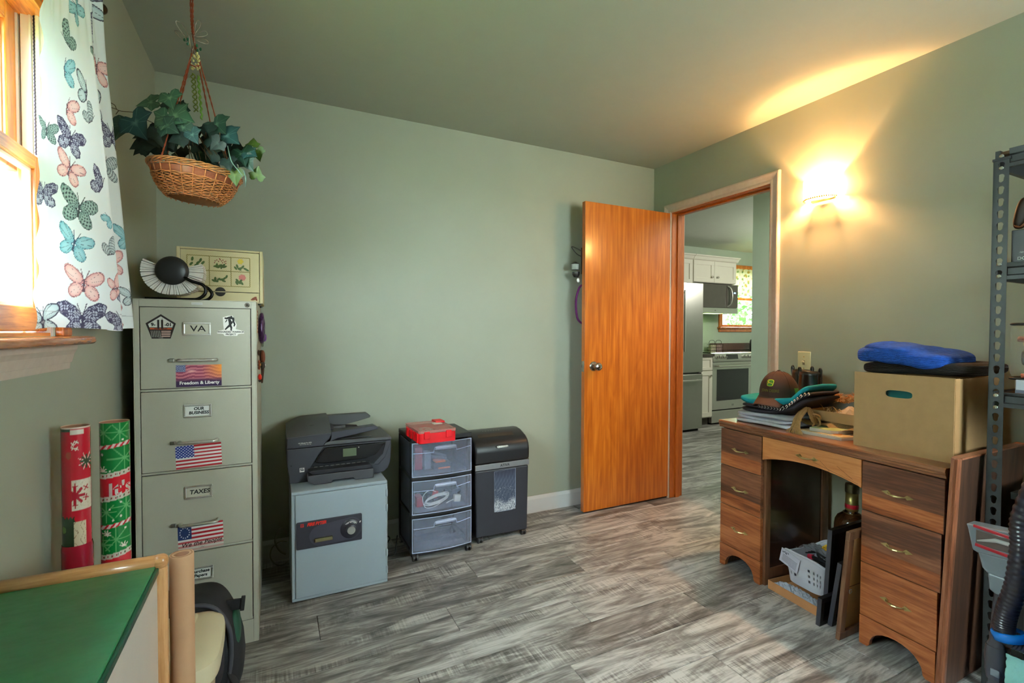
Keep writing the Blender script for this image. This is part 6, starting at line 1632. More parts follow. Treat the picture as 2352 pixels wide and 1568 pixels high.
def butterfly(C, X, Z, cx, cz, s, kind, rot=0, half=None, sx=1.0):
    dx, dz = (X-cx)/s/sx, (Z-cz)/s; c, sn = math.cos(rot), math.sin(rot); x = dx*c+dz*sn; z = -dx*sn+dz*c
    if half == 'R': ok = x > -.02
    elif half == 'L': ok = x < .02
    else: ok = np.ones(len(X), bool)
    near = ok & (np.abs(x) < 1.25) & (np.abs(z) < 1.1)
    ax = np.abs(x)
    def ell(cx_, cz_, a, b_, th):
        u = (ax-cx_)*math.cos(th)+(z-cz_)*math.sin(th); v = -(ax-cx_)*math.sin(th)+(z-cz_)*math.cos(th)
        return (u/a)**2+(v/b_)**2
    A = np.arctan2(z, ax+.01); Rr = np.hypot(ax, z)
    wob = {'navy': .10*np.sin(A*22), 'spot': .05*np.cos(A*26), 'blue': .05*np.sin(A*18), 'pink': .02*np.sin(A*16)}.get(kind, 0)
    e1 = ell(.52, .30, .56, .30, .52)+wob; e2 = ell(.38, -.34, .40, .30, -.75)+wob
    w = np.minimum(e1, e2)
    P = {'pink': ((226,150,150),(240,206,204),(104,66,84)), 'spot': ((120,150,146),(158,182,176),(44,54,62)), 'blue': ((110,176,196),(160,206,216),(48,66,96)),
         'navy': ((150,150,178),(196,200,216),(52,46,78)), 'dark': ((150,176,184),(206,220,224),(50,42,66)), 'grey': ((150,170,176),(200,212,216),(74,74,90))}[kind]
    ins = near & (w < 1); t = np.clip(w, 0, 1)
    body = np.array(P[1])/255.; edge_ = np.array(P[0])/255.; ink = np.array(P[2])/255.
    col = body[None,:]*(1-t[:,None]**1.5)+edge_[None,:]*t[:,None]**1.5
    vein = np.abs(np.sin(A*9)) < .11
    if kind == 'spot': pat = (np.sin(Rr*34)*np.sin(A*17) > .25) | ((t > .88))
    elif kind == 'navy': pat = (np.sin(ax*30+3*np.sin(z*14))*np.sin(z*30+3*np.sin(ax*13)) > -.10) | (t > .8)
    elif kind == 'blue': pat = (t > .93) | (vein & (Rr > .1)) | ((np.abs(t-.82) < .05) & (np.sin(A*36) > .2))
    elif kind == 'pink': pat = (np.abs(t-.78) < .05) | (t > .955) | (vein & (t < .7) & (np.abs(np.sin(A*9)) < .05))
    elif kind == 'dark': pat = (t > .72) | vein
    else: pat = (t > .9) | vein | (np.sin(Rr*40) > .7)
    col[pat] = ink*.85+col[pat]*.15
    C[ins] = col[ins]
    bd = near & (np.abs(x) < .045) & (z < .2) & (z > -.36); C[bd] = ink*.8+.1
    an = near & (np.abs(ax-.04-.35*np.clip(z-.18,0,1)) < .018) & (z > .18) & (z < .62); C[an] = ink
def curtain_col(U, V):
    P = cpos(U, V); C = rgb(U, (232,238,242))
    xs, ys = P[:,0], P[:,1]; Z = P[:,2]
    # arc length around the bottom hem as cloth coordinate
    cd = np.concatenate([[0], np.cumsum(np.hypot(np.diff(bX), np.diff(bY)))]); X = np.interp(U, np.linspace(0,1,1001), cd)
    X = X*1.0; Sx = X
    def at(px, y): # sight-line direction and height of a motif on the cloth, measured on the photograph
        return px, y
    L = [  # cloth s, z, size, kind, rot, half
        (.148,1.293,.056,'pink',-.12,None),(.140,1.205,.064,'navy',0,None),(.122,1.385,.051,'blue',-.30,None),(.140,1.470,.058,'spot',-.22,None),
        (.112,1.556,.046,'pink',-.35,None),(.118,1.626,.049,'navy',-.25,None),(.105,1.694,.046,'pink',-.1,'R'),(.098,1.776,.048,'blue',.1,'R'),
        (.116,1.838,.050,'spot',1.2,'R'),(.238,1.540,.050,'navy',-.7,'L'),(.206,1.755,.052,'dark',-.3,'L'),(.216,1.694,.042,'grey',-1.0,'L'),
        (.262,1.470,.030,'blue',.6,'L'),(.256,1.378,.044,'grey',-1.3,'L'),(.262,1.290,.040,'pink',-1.4,None),(.276,1.200,.054,'navy',.2,'L'),
        (.02,1.20,.05,'dark',.2,None),(.025,1.48,.04,'navy',.1,None),(.035,1.62,.035,'spot',0,None),(.18,1.94,.046,'blue',.8,None),
        (.33,1.27,.05,'navy',.6,None),(.40,1.21,.055,'pink',.3,None),(.34,1.42,.05,'dark',-.4,None),(.42,1.37,.05,'pink',.2,None),(.39,1.52,.05,'navy',.5,None),(.44,1.63,.05,'grey',.1,None),(.33,1.66,.05,'navy',.1,None),
        (.40,1.78,.055,'dark',.2,None),(.31,1.86,.05,'spot',.3,None),(.45,1.88,.05,'pink',-.2,None),(.37,1.96,.055,'navy',.1,None),(.44,2.03,.055,'dark',.3,None),(.30,2.04,.05,'pink',0,None),(.20,2.06,.05,'navy',.3,None),(.08,2.08,.05,'dark',.2,None),(.5,1.45,.05,'blue',0,None),(.49,1.28,.04,'dark',0,None),(.48,1.72,.05,'navy',0,None)]
    for s, z, sz, k, rt, hf in L: butterfly(C, X, Z, s, z, sz, k, rt, hf, sx=1.15)
    hem = (np.abs(Z-1.222) < .0012); mixc(C, hem*.5, (150,150,160))
    return C
cu = tag(printed('curtain', NU_, NV_, cpos, curtain_col, Mprint('butterfly_cotton', .85, trans_cloth=True)), 'white curtain panel printed with pink, blue and grey butterflies at the window', 'curtain')

# ---------------- hanging basket with ivy ----------------
yaw = -math.radians(26.2)
hb = thing('hanging_basket', 'woven wicker basket hanging from the ceiling on rust cords', 'basket', (-.233, 1.888, 1.603), rot=(0, math.radians(5.5), yaw)); HS = .87; hb.scale = (HS, HS, HS)
WK = M('honey_wicker', (194,122,72), .45, var=.35, vs=60, coat=.2); WKD = M('dark_wicker', (150,88,48), .5, var=.3, vs=60); BND = Mwood('reddish_veneer_band', (120,62,38), (146,78,50), (164,94,62), 'X', 3, .4, .2)
def br(z): return float(np.interp(z, [0,.02,.045,.07,.095,.115], [.085,.105,.122,.133,.141,.147]))
NR = 24
q = MB(); q.sell((0,0,.004),(.17,.17,.010),1,1,30,8); q.build('base', WKD, hb)
q = MB()
for k in range(13):
    z = .006+k*.0049; off = (k % 2)*PI
    q.tube([((br(z)+.0035*math.cos(NR*a+off)*1)*math.cos(a), (br(z)+.0035*math.cos(NR*a+off))*math.sin(a), z+.0006*math.sin(a*7+k)) for a in np.linspace(0,2*PI,241)[:-1]], .0021, 5, closed=True)
q.build('weave', WK, hb, smooth=True)
rbm = None
for k in range(NR*1):
    a = 2*PI*k/NR; 
    if rbm is None:
        q = MB(); q.tube([(br(z)+.0005, 0, z) for z in np.linspace(0,.112,10)], .0021, 6); o = q.build('stake', WK, hb, smooth=True); rbm = o.data
    else: o = bpy.data.objects.new('stake', rbm); COL.objects.link(o); o.parent = hb
    o.rotation_euler = (0,0,a+PI/NR*0)
q = MB(); q.lathe([(br(.0715)-.002,.0715),(br(.085)-.001,.085),(br(.094)-.0015,.094)], 60, caps=False); q.lathe([(br(.0715)-.004,.0715),(br(.085)-.003,.085),(br(.094)-.0035,.094)], 60, caps=False); q.build('veneer_band', BND, hb, smooth=True)
q = MB()
for k, (z, r_) in enumerate(((.0695,.0035),(.097,.0035))):
    q.tube([((br(z)+.002+.0012*math.sin(30*a))*math.cos(a), (br(z)+.002+.0012*math.sin(30*a))*math.sin(a), z+.0012*math.cos(17*a)) for a in np.linspace(0,2*PI,181)[:-1]], .0026, 6, closed=True)
q.build('band_edge', WK, hb, smooth=True)
q = MB()
for k in range(4):
    q.tube([((.147+.0055*math.cos(9*a+k*PI/2))*math.cos(a), (.147+.0055*math.cos(9*a+k*PI/2))*math.sin(a), .109+.0065*math.sin(9*a+k*PI/2)) for a in np.linspace(0,2*PI,181)[:-1]], .0029, 6, closed=True)
q.build('braided_rim', M('honey_wicker_rim', (184,122,70), .45, var=.35, vs=60, coat=.2), hb, smooth=True)
MB().sell((0,0,.085),(.262,.262,.06),.8,1,30,10).build('moss', M('dark_moss', (34,38,30), .95, var=.5, vs=60, bump=.8, bs=90), hb)
RP = M('rust_cord', (132,58,30), .8, bump=.4, bs=300)
def cord(name, pts, r=.0032, par=None, turns=70):
    P = catmull(pts, 24); q = MB(); n = len(P)
    for s in (0, PI):
        out = []
        for i, p in enumerate(P):
            d = (P[min(i+1,n-1)]-P[max(i-1,0)]).normalized(); u = d.cross(Vector((.3,1,.1))).normalized(); w = d.cross(u)
            a = i/n*turns+s; out.append(p+u*math.cos(a)*r*.55+w*math.sin(a)*r*.55)
        q.tube(out, r*.62, 5)
    return q.build(name, RP, par, smooth=True)
K = Vector((.008, 0, .497)); top = .765
ct_ = math.radians(5.5)
def loc_up(z): return Vector((-math.tan(ct_)*0, 0, z))
# cords run from rim to knot (the frame is slightly tilted, so the knot sits off its axis)
KN = Vector((.008*math.cos(ct_)-.505*math.sin(ct_), 0, .505*math.cos(ct_)))/HS
TP = Vector((.0-.748*math.sin(ct_), 0, .748*math.cos(ct_)))/HS
for a in (-1.75, -.15, 1.5, 2.95):
    cord('cord', [(.150*math.cos(a), .150*math.sin(a), .10), KN+Vector((.002*math.cos(a), .002*math.sin(a), 0))], par=hb, turns=90)
cord('cord', [KN, (KN+TP)/2+Vector((-.002,0,-.05)), TP+Vector((-.006,0,0))], .0034, hb, 60); cord('cord', [KN, (KN+TP)/2+Vector((.003,0,-.05)), TP+Vector((.006,0,0))], .0034, hb, 60)
hk = MB(); hk.tube([(.012*math.cos(a), 0, .012*math.sin(a)) for a in np.linspace(-PI*.9, PI*.6, 14)], .002, 6); hk.cyl((0,0,.012),(0,0,.03),.002,n=6)
tag(hk.build('ceiling_hook', BRASS, smooth=True, loc=(-.232,1.889,2.343)), 'small brass ceiling hook that the wicker basket hangs from', 'hook')
# ivy
iv = thing('ivy_plant', 'trailing ivy with variegated lobed leaves in the hanging basket', 'plant', (-.233, 1.888, 1.66), yaw)
def leaf_mesh(name, c1, c2, cv, cup=.22):
    out = [(-.03,.05),(-.16,-.12),(-.38,-.18),(-.54,-.06),(-.56,.10),(-.70,.28),(-.52,.38),(-.38,.46),(-.28,.64),(-.12,.86),(0,1.05)]
    out = out+[(-x, y) for x, y in out[::-1][1:]]
    o2 = []
    for i in range(len(out)):
        a, b_ = out[i], out[(i+1)%len(out)]; o2 += [a, (a[0]*.88+b_[0]*.12, a[1]*.88+b_[1]*.12), (a[0]*.5+b_[0]*.5, a[1]*.5+b_[1]*.5), (a[0]*.12+b_[0]*.88, a[1]*.12+b_[1]*.88)]
    out = o2
    c = (0,.28); vs = []; cols = []
    def z(x, y): return -cup*(x*x*.9+(y-.3)**2*.35)+.10*abs(x)
    rings = (1, .86, .6, .3)
    for k in rings:
        for i, (x, y) in enumerate(out):
            X_, Y_ = c[0]+(x-c[0])*k, c[1]+(y-c[1])*k; vs.append((X_, Y_, z(X_, Y_)))
            vein = i in (8, 20, 40, 60, 72, 28, 52); cols.append(cv if (vein and k < .9) else (c2 if k > .9 else c1))
    vs.append((c[0], c[1], z(*c))); cols.append(cv); n = len(out); fs = []
    for r in range(3):
        for i in range(n): fs.append((r*n+i, r*n+(i+1)%n, (r+1)*n+(i+1)%n, (r+1)*n+i))
    for i in range(n): fs.append((3*n+i, 3*n+(i+1)%n, 4*n))
    me = bpy.data.meshes.new(name); me.from_pydata(vs, [], fs); me.polygons.foreach_set('use_smooth', [True]*len(fs))
    at = me.color_attributes.new('Col', 'FLOAT_COLOR', 'POINT'); at.data.foreach_set('color', [x for c_ in cols for x in (*S(*c_), 1)])
    me.materials.append(Mprint('ivy_leaf_fabric', .5)); me.update(); return me
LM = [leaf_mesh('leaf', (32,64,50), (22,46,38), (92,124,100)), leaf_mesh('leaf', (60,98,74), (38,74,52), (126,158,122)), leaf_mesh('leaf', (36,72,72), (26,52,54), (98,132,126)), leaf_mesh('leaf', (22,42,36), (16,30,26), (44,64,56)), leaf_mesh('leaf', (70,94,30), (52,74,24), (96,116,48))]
def leaf(px, py, size, tip, kind, fwd=.0, pitch=None, yw=0):
    x = (px-445)*.001425; z = (422-py)*.001425; s = size*.001425/1.28
    o = bpy.data.objects.new('leaf', LM[kind]); COL.objects.link(o); o.parent = iv
    # leaf +Y is its tip; tilt so it faces the room, tip pointing at angle 'tip' (0 = right, 90 = up) in the upright plane
    m = Euler((PI/2+(pitch if pitch is not None else R_.uniform(-.5,.3)), 0, yw)).to_matrix() @ Euler((0,0,math.radians(tip-90))).to_matrix()
    o.rotation_euler = m.to_euler(); o.scale = (s, s, s)
    c = m@Vector((0, .3*s, 0)); o.location = Vector((x, -fwd, z))-c
for a in ((277,289,40,-75,0,.02),(312,305,74,-100,0,.05),(362,312,78,-55,2,.09),(350,322,40,-150,0,.04),(374,254,56,200,1,.05,-.5),(392,240,46,100,3,.0),(404,252,50,60,3,-.02),(408,281,46,-40,3,.02),(437,258,52,-70,1,.09,-.2),(452,300,86,-20,1,.10,-.5),(424,300,60,-120,1,.09,-.3),(440,276,50,-90,0,.06),(511,297,66,-45,0,.03,-.4),(538,325,72,-35,2,.04,-.5),(494,342,40,-60,2,.11,.0),(557,355,58,-70,0,.0),(500,316,44,160,3,.05),(566,321,34,95,4,-.04),(578,341,36,-80,4,-.04),
          (446,328,50,-30,0,.12),(474,327,46,-110,0,.11),(361,345,56,-150,3,.06),(397,337,60,-60,3,.08),(384,322,44,-20,3,.05),(420,340,56,-80,3,.10),(583,397,38,75,4,-.02),(552,409,44,-90,4,.03),(568,372,44,-60,0,.0),(534,352,40,-140,3,.08),(520,340,44,-20,3,.07),(466,348,46,-160,3,.11),(545,385,40,-70,3,.05),(352,356,40,-120,3,.05),(574,352,40,-30,2,.0),(505,330,50,30,3,.0),(430,318,50,140,3,.02),(480,300,50,60,3,-.04),(462,318,50,20,3,.04),(410,310,46,-170,3,.02),(440,345,44,0,3,.09)): leaf(*a)
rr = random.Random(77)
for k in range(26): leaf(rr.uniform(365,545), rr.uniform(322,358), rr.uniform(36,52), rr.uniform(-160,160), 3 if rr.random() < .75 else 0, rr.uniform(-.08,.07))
def P3(px, py, f=0): return ((px-445)*.001425, -f, (422-py)*.001425)
VST = M('brown_vine', (70,54,34), .8)
for pts in (((382,300,.04),(352,286,.04),(335,274,.04),(292,266,.03),(283,254,.03),(268,246,.03)), ((292,266,.03),(284,262,.03),(274,259,.03)), ((292,266,.03),(288,271,.03),(280,271,.02))):
    q = MB(); q.tube(catmull([P3(*p) for p in pts], 5), .0011, 5); q.build('vine', VST, iv, smooth=True)
q = MB()
for k in range(16):
    a, b_ = rr.uniform(380,540), rr.uniform(-14,14); q.tube([P3(a,372,.02), P3(a+b_,345,.05), P3(a+2*b_,322,.06)], .0014, 5)
q.build('stems', VST, iv)
q = MB(); q.tube(catmull([P3(548,352,.06),P3(556,385,.06),P3(566,402,.05),P3(572,412,.04)],5), .0014, 5); q.tube([P3(572,398,.03),P3(577,418,.03),P3(575,436,.03)], [.003,.0045,.001], 6, flat=.3); q.build('pale_tendril', M('pale_leaf', (120,150,140), .6), iv, smooth=True)
# glass-like ornament and braided grasses tied to the cords
om = thing('cord_ornament', 'clear ribbon bow with green beads and braided grass tied to the basket cords', 'ornament', (-.233, 1.888, 1.66), yaw)
CLR = Mcloudy('clear_pinkish_ribbon', (196,184,176), .6, .2)
for (cx_, cy_, a, L, w) in ((429,78,125,46,11),(426,92,140,36,9),(470,90,20,30,9),(474,104,-10,26,8),(462,74,70,34,9),(450,110,90,44,9)):
    q = MB(); ca, sa = math.cos(math.radians(a)), math.sin(math.radians(a))
    q.tube([P3(cx_+(L/2*math.cos(t))*ca-(w/2*math.sin(t))*sa, cy_-((L/2*math.cos(t))*sa+(w/2*math.sin(t))*ca), .012+.004*math.sin(t*2)) for t in np.linspace(0,2*PI,24)[:-1]], .0013, 5, closed=True)
    q.build('ribbon_loop', CLR, om, smooth=True)
for (x_, y_) in ((434,102),(441,101),(441,111),(462,115),(463,126),(470,123)):
    MB().sell(P3(x_, y_, .014),(.008,.006,.011),1,1,10,8).build('bead', M('green_bead', (20,84,56), .3), om, smooth=True)
q = MB(); rr = random.Random(5)
for k in range(46): q.sell(P3(rr.uniform(446,465), rr.uniform(130,165), rr.uniform(.004,.014)),(.006,.005,.007),1,1,8,5)
q.build('dried_seeds', M('cream_seeds', (196,186,130), .8, var=.2), om)
q = MB()
for k in range(2): q.tube([P3(447+k*14, 158, .014), P3(460+k*6, 163, .014)], .002, 5)
q.build('red_tie', M('rust_red', (150,60,44), .6), om)
q = MB()
for s in (0, PI): q.tube([P3(450+4.5*math.sin(t*.55+s)+t*.16, 176+t*2.0, .01+.003*math.cos(t*.55+s)) for t in range(0,44)], .0022, 5)
q.build('braided_grass', M('olive_grass', (98,110,44), .7), om, smooth=True)
q = MB(); q.tube([P3(463+.16*t+1.5*math.sin(t*.9), 182+t*2.0, .012) for t in range(0,50)], [.0048+.0008*math.sin(t*1.1) for t in range(50)], 7, flat=.5); q.build('green_stem', M('bright_grass_green', (84,120,34), .6), om, smooth=True)

# ---------------- things hanging behind the door ----------------
hd = thing('hook_rack', 'small metal hook rack with cups fixed behind the open door', 'hook', (1.83, DF+.036, 1.6))
q = MB(); q.box(-.05,.2,0,.006,-.05,.12); q.build('back_bar', M('dark_hook_metal', (60,56,54), .4, .6), hd)
q = MB(); q.tube(catmull([(-.02,.006,.09),(-.07,.03,.12),(-.09,.045,.13),(-.095,.04,.12),(-.06,.03,.08),(-.02,.01,.06)],4), .003, 6); q.build('wire_hook', M('dark_hook_metal', (60,56,54), .4, .6), hd, smooth=True)
q = MB(); q.lathe([(0,0),(.024,.0),(.027,.035),(.025,.035),(.022,.003)], 20, c=(-.068,.045,-.018)); q.build('white_cup', M('grey_white_cup', (150,154,146), .5), hd, smooth=2)
q = MB(); q.lathe([(.028,0),(.020,.006),(.006,.016)], 20, c=(-.065,.045,.017)); q.build('cup_lid', BKP, hd)
q = MB(); q.lathe([(0,0),(.014,.002),(.024,.02),(.024,.036),(0,.036)], 20, c=(-.06,.045,-.068)); q.build('dark_bell', M('dark_hook_metal', (60,56,54), .4, .6), hd, smooth=2)
MB().sell((-.045,.04,-.085),(.025,.02,.03),1,1,14,10).build('white_knob', M('print_white', (236,232,226), .5), hd, smooth=True)
it = thing('purple_ribbon', 'purple looped strap hanging behind the open door', 'strap', (1.80, DF+.075, 1.36))
q = MB(); q.tube(catmull([(.03,0,.13),(-.005,0,.11),(-.03,0,.04),(-.032,0,-.03),(-.018,0,-.10),(.02,0,-.13)],6), .010, 8, flat=.6); q.build('strap', M('purple_fabric', (96,20,92), .7), it, smooth=True)
# ---------------- kitchen beyond the doorway ----------------
SS = M('stainless_steel', (168,168,160), .32, .85, var=.02); SSL = M('light_stainless', (196,196,188), .28, .85, var=.02); CBW = M('white_cabinet_paint', (222,218,204), .4, var=.01)
BGL = M('black_appliance_glass', (34,34,36), .06, coat=.4)
fg = thing('refrigerator', 'stainless steel french door refrigerator in the kitchen', 'refrigerator', (4.19, 4.15, 0))
MB().box(-.385,.385,.045,.78,.02,1.745).build('body', M('fridge_side_grey', (120,122,118), .5, .3), fg, bevel=.003)
for s in (-1, 1):
    d = MB().box(min(0,s*.385)+(.003 if s > 0 else 0), max(0,s*.385)-(.003 if s < 0 else 0), 0,.045,.70,1.757).build('door', SS, fg, bevel=.008)
    q = MB(); q.box(s*.045-.010,s*.045+.010,-.055,-.035,.95,1.66); q.box(s*.045-.008,s*.045+.008,-.04,0,.97,.99); q.box(s*.045-.008,s*.045+.008,-.04,0,1.62,1.64); q.build('handle', SSL, d, bevel=.004)
d = MB().box(-.385,.385,0,.045,.03,.682).build('freezer_drawer', SS, fg, bevel=.008)
q = MB(); q.box(-.33,.33,-.05,-.03,.60,.62); q.box(-.3,-.28,-.035,0,.602,.618); q.box(.28,.3,-.035,0,.602,.618); q.build('handle', SSL, d, bevel=.004)
MB().box(.30,.36,-.004,.0,.684,.698).build('door_hinge', DARK, fg)
MB().box(-.37,.37,.05,.10,0,.03).build('toe_grille', DARK, fg)
def shaker(par, x0, x1, z0, z1, y, name='door', knob=None, st=.055):
    d = MB().box(x0,x1,y,y+.008,z0,z1).build(name, CBW, par)
    q = MB(); q.frame(x0,x1,z0,z1,st,y-.010,y); q.build('door_frame', CBW, d, bevel=.002)
    if knob: lathe_y([(0,0),(.006,0),(.006,.012),(.014,.016),(.014,.022),(0,.026)], 14).build('knob', STEEL, d, smooth=2, loc=(knob[0], y-.010, knob[1]))
    return d
bc = thing('base_cabinet', 'narrow white base cabinet between refrigerator and range', 'cabinet', (4.78, 4.34, 0))
MB().box(-.17,.175,.012,.62,.10,.87).build('carcass', CBW, bc); MB().box(-.17,.175,.07,.5,0,.10).build('toe_kick', M('toe_kick_grey', (70,66,60), .7), bc)
shaker(bc, -.165, .165, .70, .865, .002, 'drawer', None, .035); shaker(bc, -.165, .165, .115, .69, .002, 'door', (.13,.63))
GRN = M('dark_granite', (62,54,50), .2, var=.5, vs=160, coat=.4)
it = thing('countertop', 'dark granite worktop strip beside the range with low backsplash', 'worktop', (4.78, 4.34, .87))
MB().box(-.172,.18,-.03,.635,.0,.038).build('slab', GRN, it, bevel=.004)
it2 = thing('granite_backsplash', 'low brown granite backsplash on the kitchen wall below the window', 'backsplash', (5.9, 4.972, .915))
MB().box(-.28,.9,-.02,.0,.0,.10).build('slab', M('brown_granite', (104,76,66), .3, var=.5, vs=140), it2)
sv = thing('range', 'stainless steel slide-in electric range with glass oven door', 'oven', (5.345, 4.375, 0))
MB().box(-.378,.378,.03,.60,.02,.905).build('body', M('range_side_dark', (52,52,52), .5), sv)
MB().box(-.378,.378,.01,.62,.905,.917).build('cooktop', BGL, sv, bevel=.003)
q = MB(); q.prism([(.012,.915),(-.02,.905),(-.035,.83),(-.03,.80),(.03,.80),(.03,.905)], 'X', -.378, .378); q.build('control_panel', SSL, sv, bevel=.002)
MB().obox((-.03,-.0305,.86),(.21,.004,.062),(-.2,0,0)).build('display', BGL, sv)
for x_ in (-.30,-.235,-.17,.17,.235,.30):
    o = lathe_y([(0,0),(.024,0),(.026,.004),(.019,.010),(.018,.030),(0,.032)], 20).build('knob', SSL, sv, smooth=2, loc=(x_,-.030,.858), rot=(-.2,0,0))
    MB().box(-.003,.003,-.036,-.03,-.017,.017).build('knob_pointer', INK, o)
d = MB().box(-.378,.378,-.02,.03,.185,.795).build('oven_door', SSL, sv, bevel=.005)
MB().box(-.295,.295,-.0225,-.019,.30,.70).build('oven_window', BGL, d); 
q = MB(); q.tube([(-.33,-.075,.745),(.33,-.075,.745)], .014, 12); q.box(-.32,-.30,-.07,-.02,.735,.755); q.box(.30,.32,-.07,-.02,.735,.755); q.build('handle', SSL, d, bevel=.002)
MB().box(-.378,.378,-.018,.03,.02,.172).build('warming_drawer', SSL, sv, bevel=.004)
text('LG', .03, M('appliance_badge', (90,90,90), .3, .5), sv, (0,-.021,.235), bold=.001)
# counter to the right of the range
it = thing('corner_counter', 'granite-topped white base cabinet right of the range', 'cabinet', (6.1, 4.34, 0))
MB().box(-.375,.6,.012,.63,.1,.87).build('carcass', CBW, it); MB().box(-.375,.6,-.02,.63,.87,.908).build('worktop', GRN, it, bevel=.004); shaker(it, -.36, .1, .12, .86, .002, 'door', (-.3,.7))
# microwave
mw = thing('microwave', 'stainless over-the-range microwave with curved handle under white cupboards', 'microwave', (5.345, 4.60, 1.43))
MB().box(-.378,.378,.02,.36,.0,.39).build('body', M('range_side_dark', (52,52,52), .5), mw)
MB().box(-.378,.20,.0,.02,.075,.39).build('door', M('microwave_dark', (84,80,74), .12, coat=.4), mw, bevel=.003); MB().box(.2,.378,.0,.02,.075,.39).build('control_panel', M('microwave_dark', (84,80,74), .12, coat=.4), mw, bevel=.003)
MB().box(-.378,.378,-.004,.02,.0,.072).build('lower_band', SSL, mw, bevel=.003)
q = MB(); q.tube(catmull([(.17,0,.37),(.20,-.035,.33),(.21,-.05,.23),(.20,-.035,.13),(.17,0,.09)],6), .011, 10); q.build('handle', SSL, mw, smooth=True)
text('LG', .02, M('appliance_badge', (90,90,90), .3, .5), mw, (-.06,-.0045,.036), bold=.0008)
MB().box(.30,.335,-.001,0,.27,.29).build('clock', Memit('clock_display', (150,190,255), 1.2), mw)
MB().box(-.15,.15,.05,.2,-.002,.0).build('task_light', Memit('task_light', (214,255,150), 3), mw)
# wall cupboards with crown moulding
uc = thing('wall_cupboard', 'white shaker wall cupboard with crown moulding above the microwave', 'cabinet', (4.88, 4.60, 1.83))
MB().box(0,.80,.012,.37,0,.29).build('carcass', CBW, uc)
shaker(uc, .003, .377, .005, .285, .002, 'door', (.33,.075)); shaker(uc, .381, .795, .005, .285, .002, 'door', (.43,.075))
q = MB(); q.prism([(.0,.29),(-.012,.30),(-.03,.33),(-.05,.34),(-.05,.352),(.37,.352),(.37,.29)], 'X', 0, .83); q.build('crown_moulding', CBW, uc)
uc2 = thing('wall_cupboard', 'white shaker wall cupboard above the refrigerator', 'cabinet', (3.9, 4.60, 1.80))
MB().box(0,.975,.012,.37,0,.32).build('carcass', CBW, uc2); shaker(uc2, .50, .965, .005, .315, .002, 'door', (.55,.1)); shaker(uc2, .02, .49, .005, .315, .002, 'door', (.44,.1))
q = MB(); q.prism([(.0,.32),(-.012,.33),(-.03,.36),(-.05,.37),(-.05,.382),(.37,.382),(.37,.32)], 'X', 0, .975); q.build('crown_moulding', CBW, uc2)
# kitchen window with valance
kw = thing('window_2', 'orange pine kitchen window looking onto trees', 'window', (0, 0, 0)); kw['kind'] = 'structure'
q = MB(); q.frame(wx0-.07,wx1+.07,wz0-.07,wz1+.07,.07,KB-.02,KB); q.build('casing', ORANGE, kw, bevel=.004)
MB().box(wx0-.09,wx1+.09,KB-.055,KB,wz0-.022,wz0).build('stool', ORANGE, kw, bevel=.004)
q = MB(); q.frame(wx0,wx1,wz0,wz0+.44,.035,KB+.02,KB+.05); q.build('lower_sash', ORANGE, kw); q = MB(); q.frame(wx0,wx1,wz0+.41,wz1,.035,KB+.05,KB+.08); q.build('upper_sash', ORANGE, kw)
q = MB(); q.add([(wx0,KB+.035,wz0),(wx1,KB+.035,wz0),(wx1,KB+.035,wz0+.44),(wx0,KB+.035,wz0+.44)], [(0,1,2,3)]); q.add([(wx0,KB+.065,wz0+.41),(wx1,KB+.065,wz0+.41),(wx1,KB+.065,wz1),(wx0,KB+.065,wz1)], [(0,1,2,3)]); q.build('pane', Mglass('window_glass'), kw)
vl = tag(printed('valance', 90, 30, lambda U,V: np.stack([wx0-.03+U*(wx1-wx0+.06), KB-.045+.012*np.sin(U*70), 1.72+V*.39-(V<.02)*.01*np.sin(U*30)], 1),
    lambda U,V: (lambda C: (setc(C, (np.sin(U*47)*np.sin(V*17+U*9) > .55), (176,150,70)), setc(C, (np.sin(U*61+1)*np.sin(V*23) > .7), (120,140,80)), mixc(C, (V < .3)*.3, (170,190,170)), C)[-1])(rgb(U, (222,216,184))), Mprint('valance_cotton', .9, trans_cloth=True)), 'cream valance with yellow flowers over the kitchen window', 'curtain')
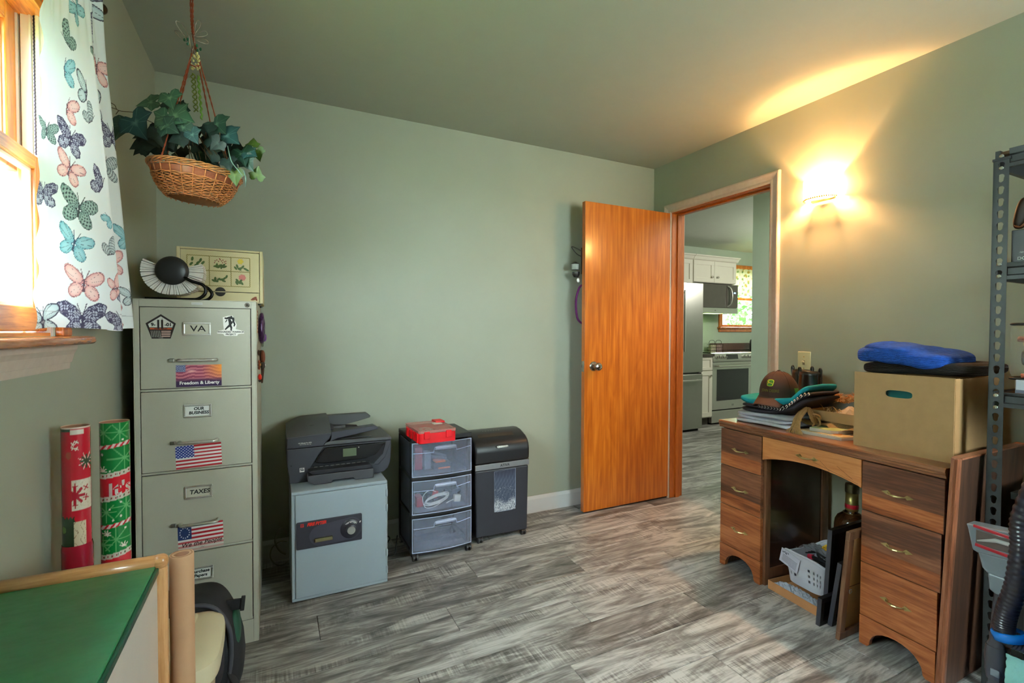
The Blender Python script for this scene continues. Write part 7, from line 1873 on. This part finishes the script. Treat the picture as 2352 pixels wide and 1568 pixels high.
# counter-top things
it = thing('wire_basket', 'small wire basket with patterned napkins at the back of the range', 'basket', (5.62, 4.88, .917))
q = MB(); 
for k in range(9): q.tube([(-.12+k*.03,-.03,0),(-.12+k*.03,-.035,.085)], .0015, 4); q.tube([(-.12+k*.03,.03,0),(-.12+k*.03,.035,.085)], .0015, 4)
for z_ in (.002,.045,.085): q.tube([(-.125,-.034,z_),(.125,-.034,z_),(.125,.034,z_),(-.125,.034,z_)], .002, 4, closed=True)
for s in (-.065,.065): q.tube(catmull([(s-.055,0,.085),(s-.05,0,.13),(s,0,.145),(s+.05,0,.13),(s+.055,0,.085)],4), .003, 5)
q.build('wires', M('dark_hook_metal', (60,56,54), .4, .6), it)
MB().box(-.11,-.01,-.02,.02,.002,.08).build('napkins', M('striped_napkins', (196,186,160), .8, var=.4, vs=90), it); MB().box(.005,.11,-.02,.02,.002,.085).build('patterned_napkins', M('patterned_napkins', (170,140,136), .8, var=.7, vs=110), it)
it = thing('canister', 'dark rounded canister at the right end of the kitchen counter', 'canister', (6.32, 4.80, .908))
MB().lathe([(0,0),(.05,0),(.055,.02),(.055,.13),(.045,.16),(.02,.17),(0,.17)], 24).build('body', M('dark_canister', (44,46,46), .3), it, smooth=2)
# trees outside the kitchen window
def tree(x, y, h, lab, seed):
    t_ = thing('tree', lab, 'tree', (x, y, -.4), group='trees outside the kitchen window'); r2 = random.Random(seed)
    q = MB(); q.tube([(0,0,0),(.05,0,h*.4),(0,.05,h*.7),(.05,0,h)], [.12,.10,.08,.03], 10); q.build('trunk', M('pale_birch_bark', (196,190,176), .8, var=.3, vs=12), t_, smooth=True)
    q = MB()
    for k in range(1600):
        a = r2.uniform(0,2*PI); r_ = 1.0*r2.random()**.5; z_ = h*.15+h*.9*r2.random(); c = Vector((r_*math.cos(a), r_*math.sin(a), z_)); s_ = r2.uniform(.04,.1)
        u = Vector((r2.uniform(-1,1), r2.uniform(-1,1), r2.uniform(-.5,.5))).normalized()*s_; w = Vector((r2.uniform(-1,1), r2.uniform(-1,1), r2.uniform(-1,1))).normalized()*s_
        q.add([c-u, c+w, c+u, c-w], [(0,1,2,3)])
    o = q.build('foliage', M('tree_foliage', (60,104,40), .8, var=.5, vs=2), t_); o['kind'] = 'stuff'
for i, (x, y, h) in enumerate(((9.4,8.0,5),(11.7,9.2,6),(9.9,10.6,7),(12.6,12,7),(14.9,11.6,7),(11.2,14.4,8),(14.6,15,8),(17,14,8))): tree(x, y, h, 'leafy tree with pale trunk outside the kitchen window', i)
struct(MB().box(KX+.2,40,-20,40,-.5,-.4).build('ground_outside', M('lawn_outside', (110,140,80), .9, var=.3, vs=3)))
struct(MB().box(-2,KX+.2,KB+.13,40,-.5,-.4).build('ground_outside', M('lawn_outside', (110,140,80), .9, var=.3, vs=3)))
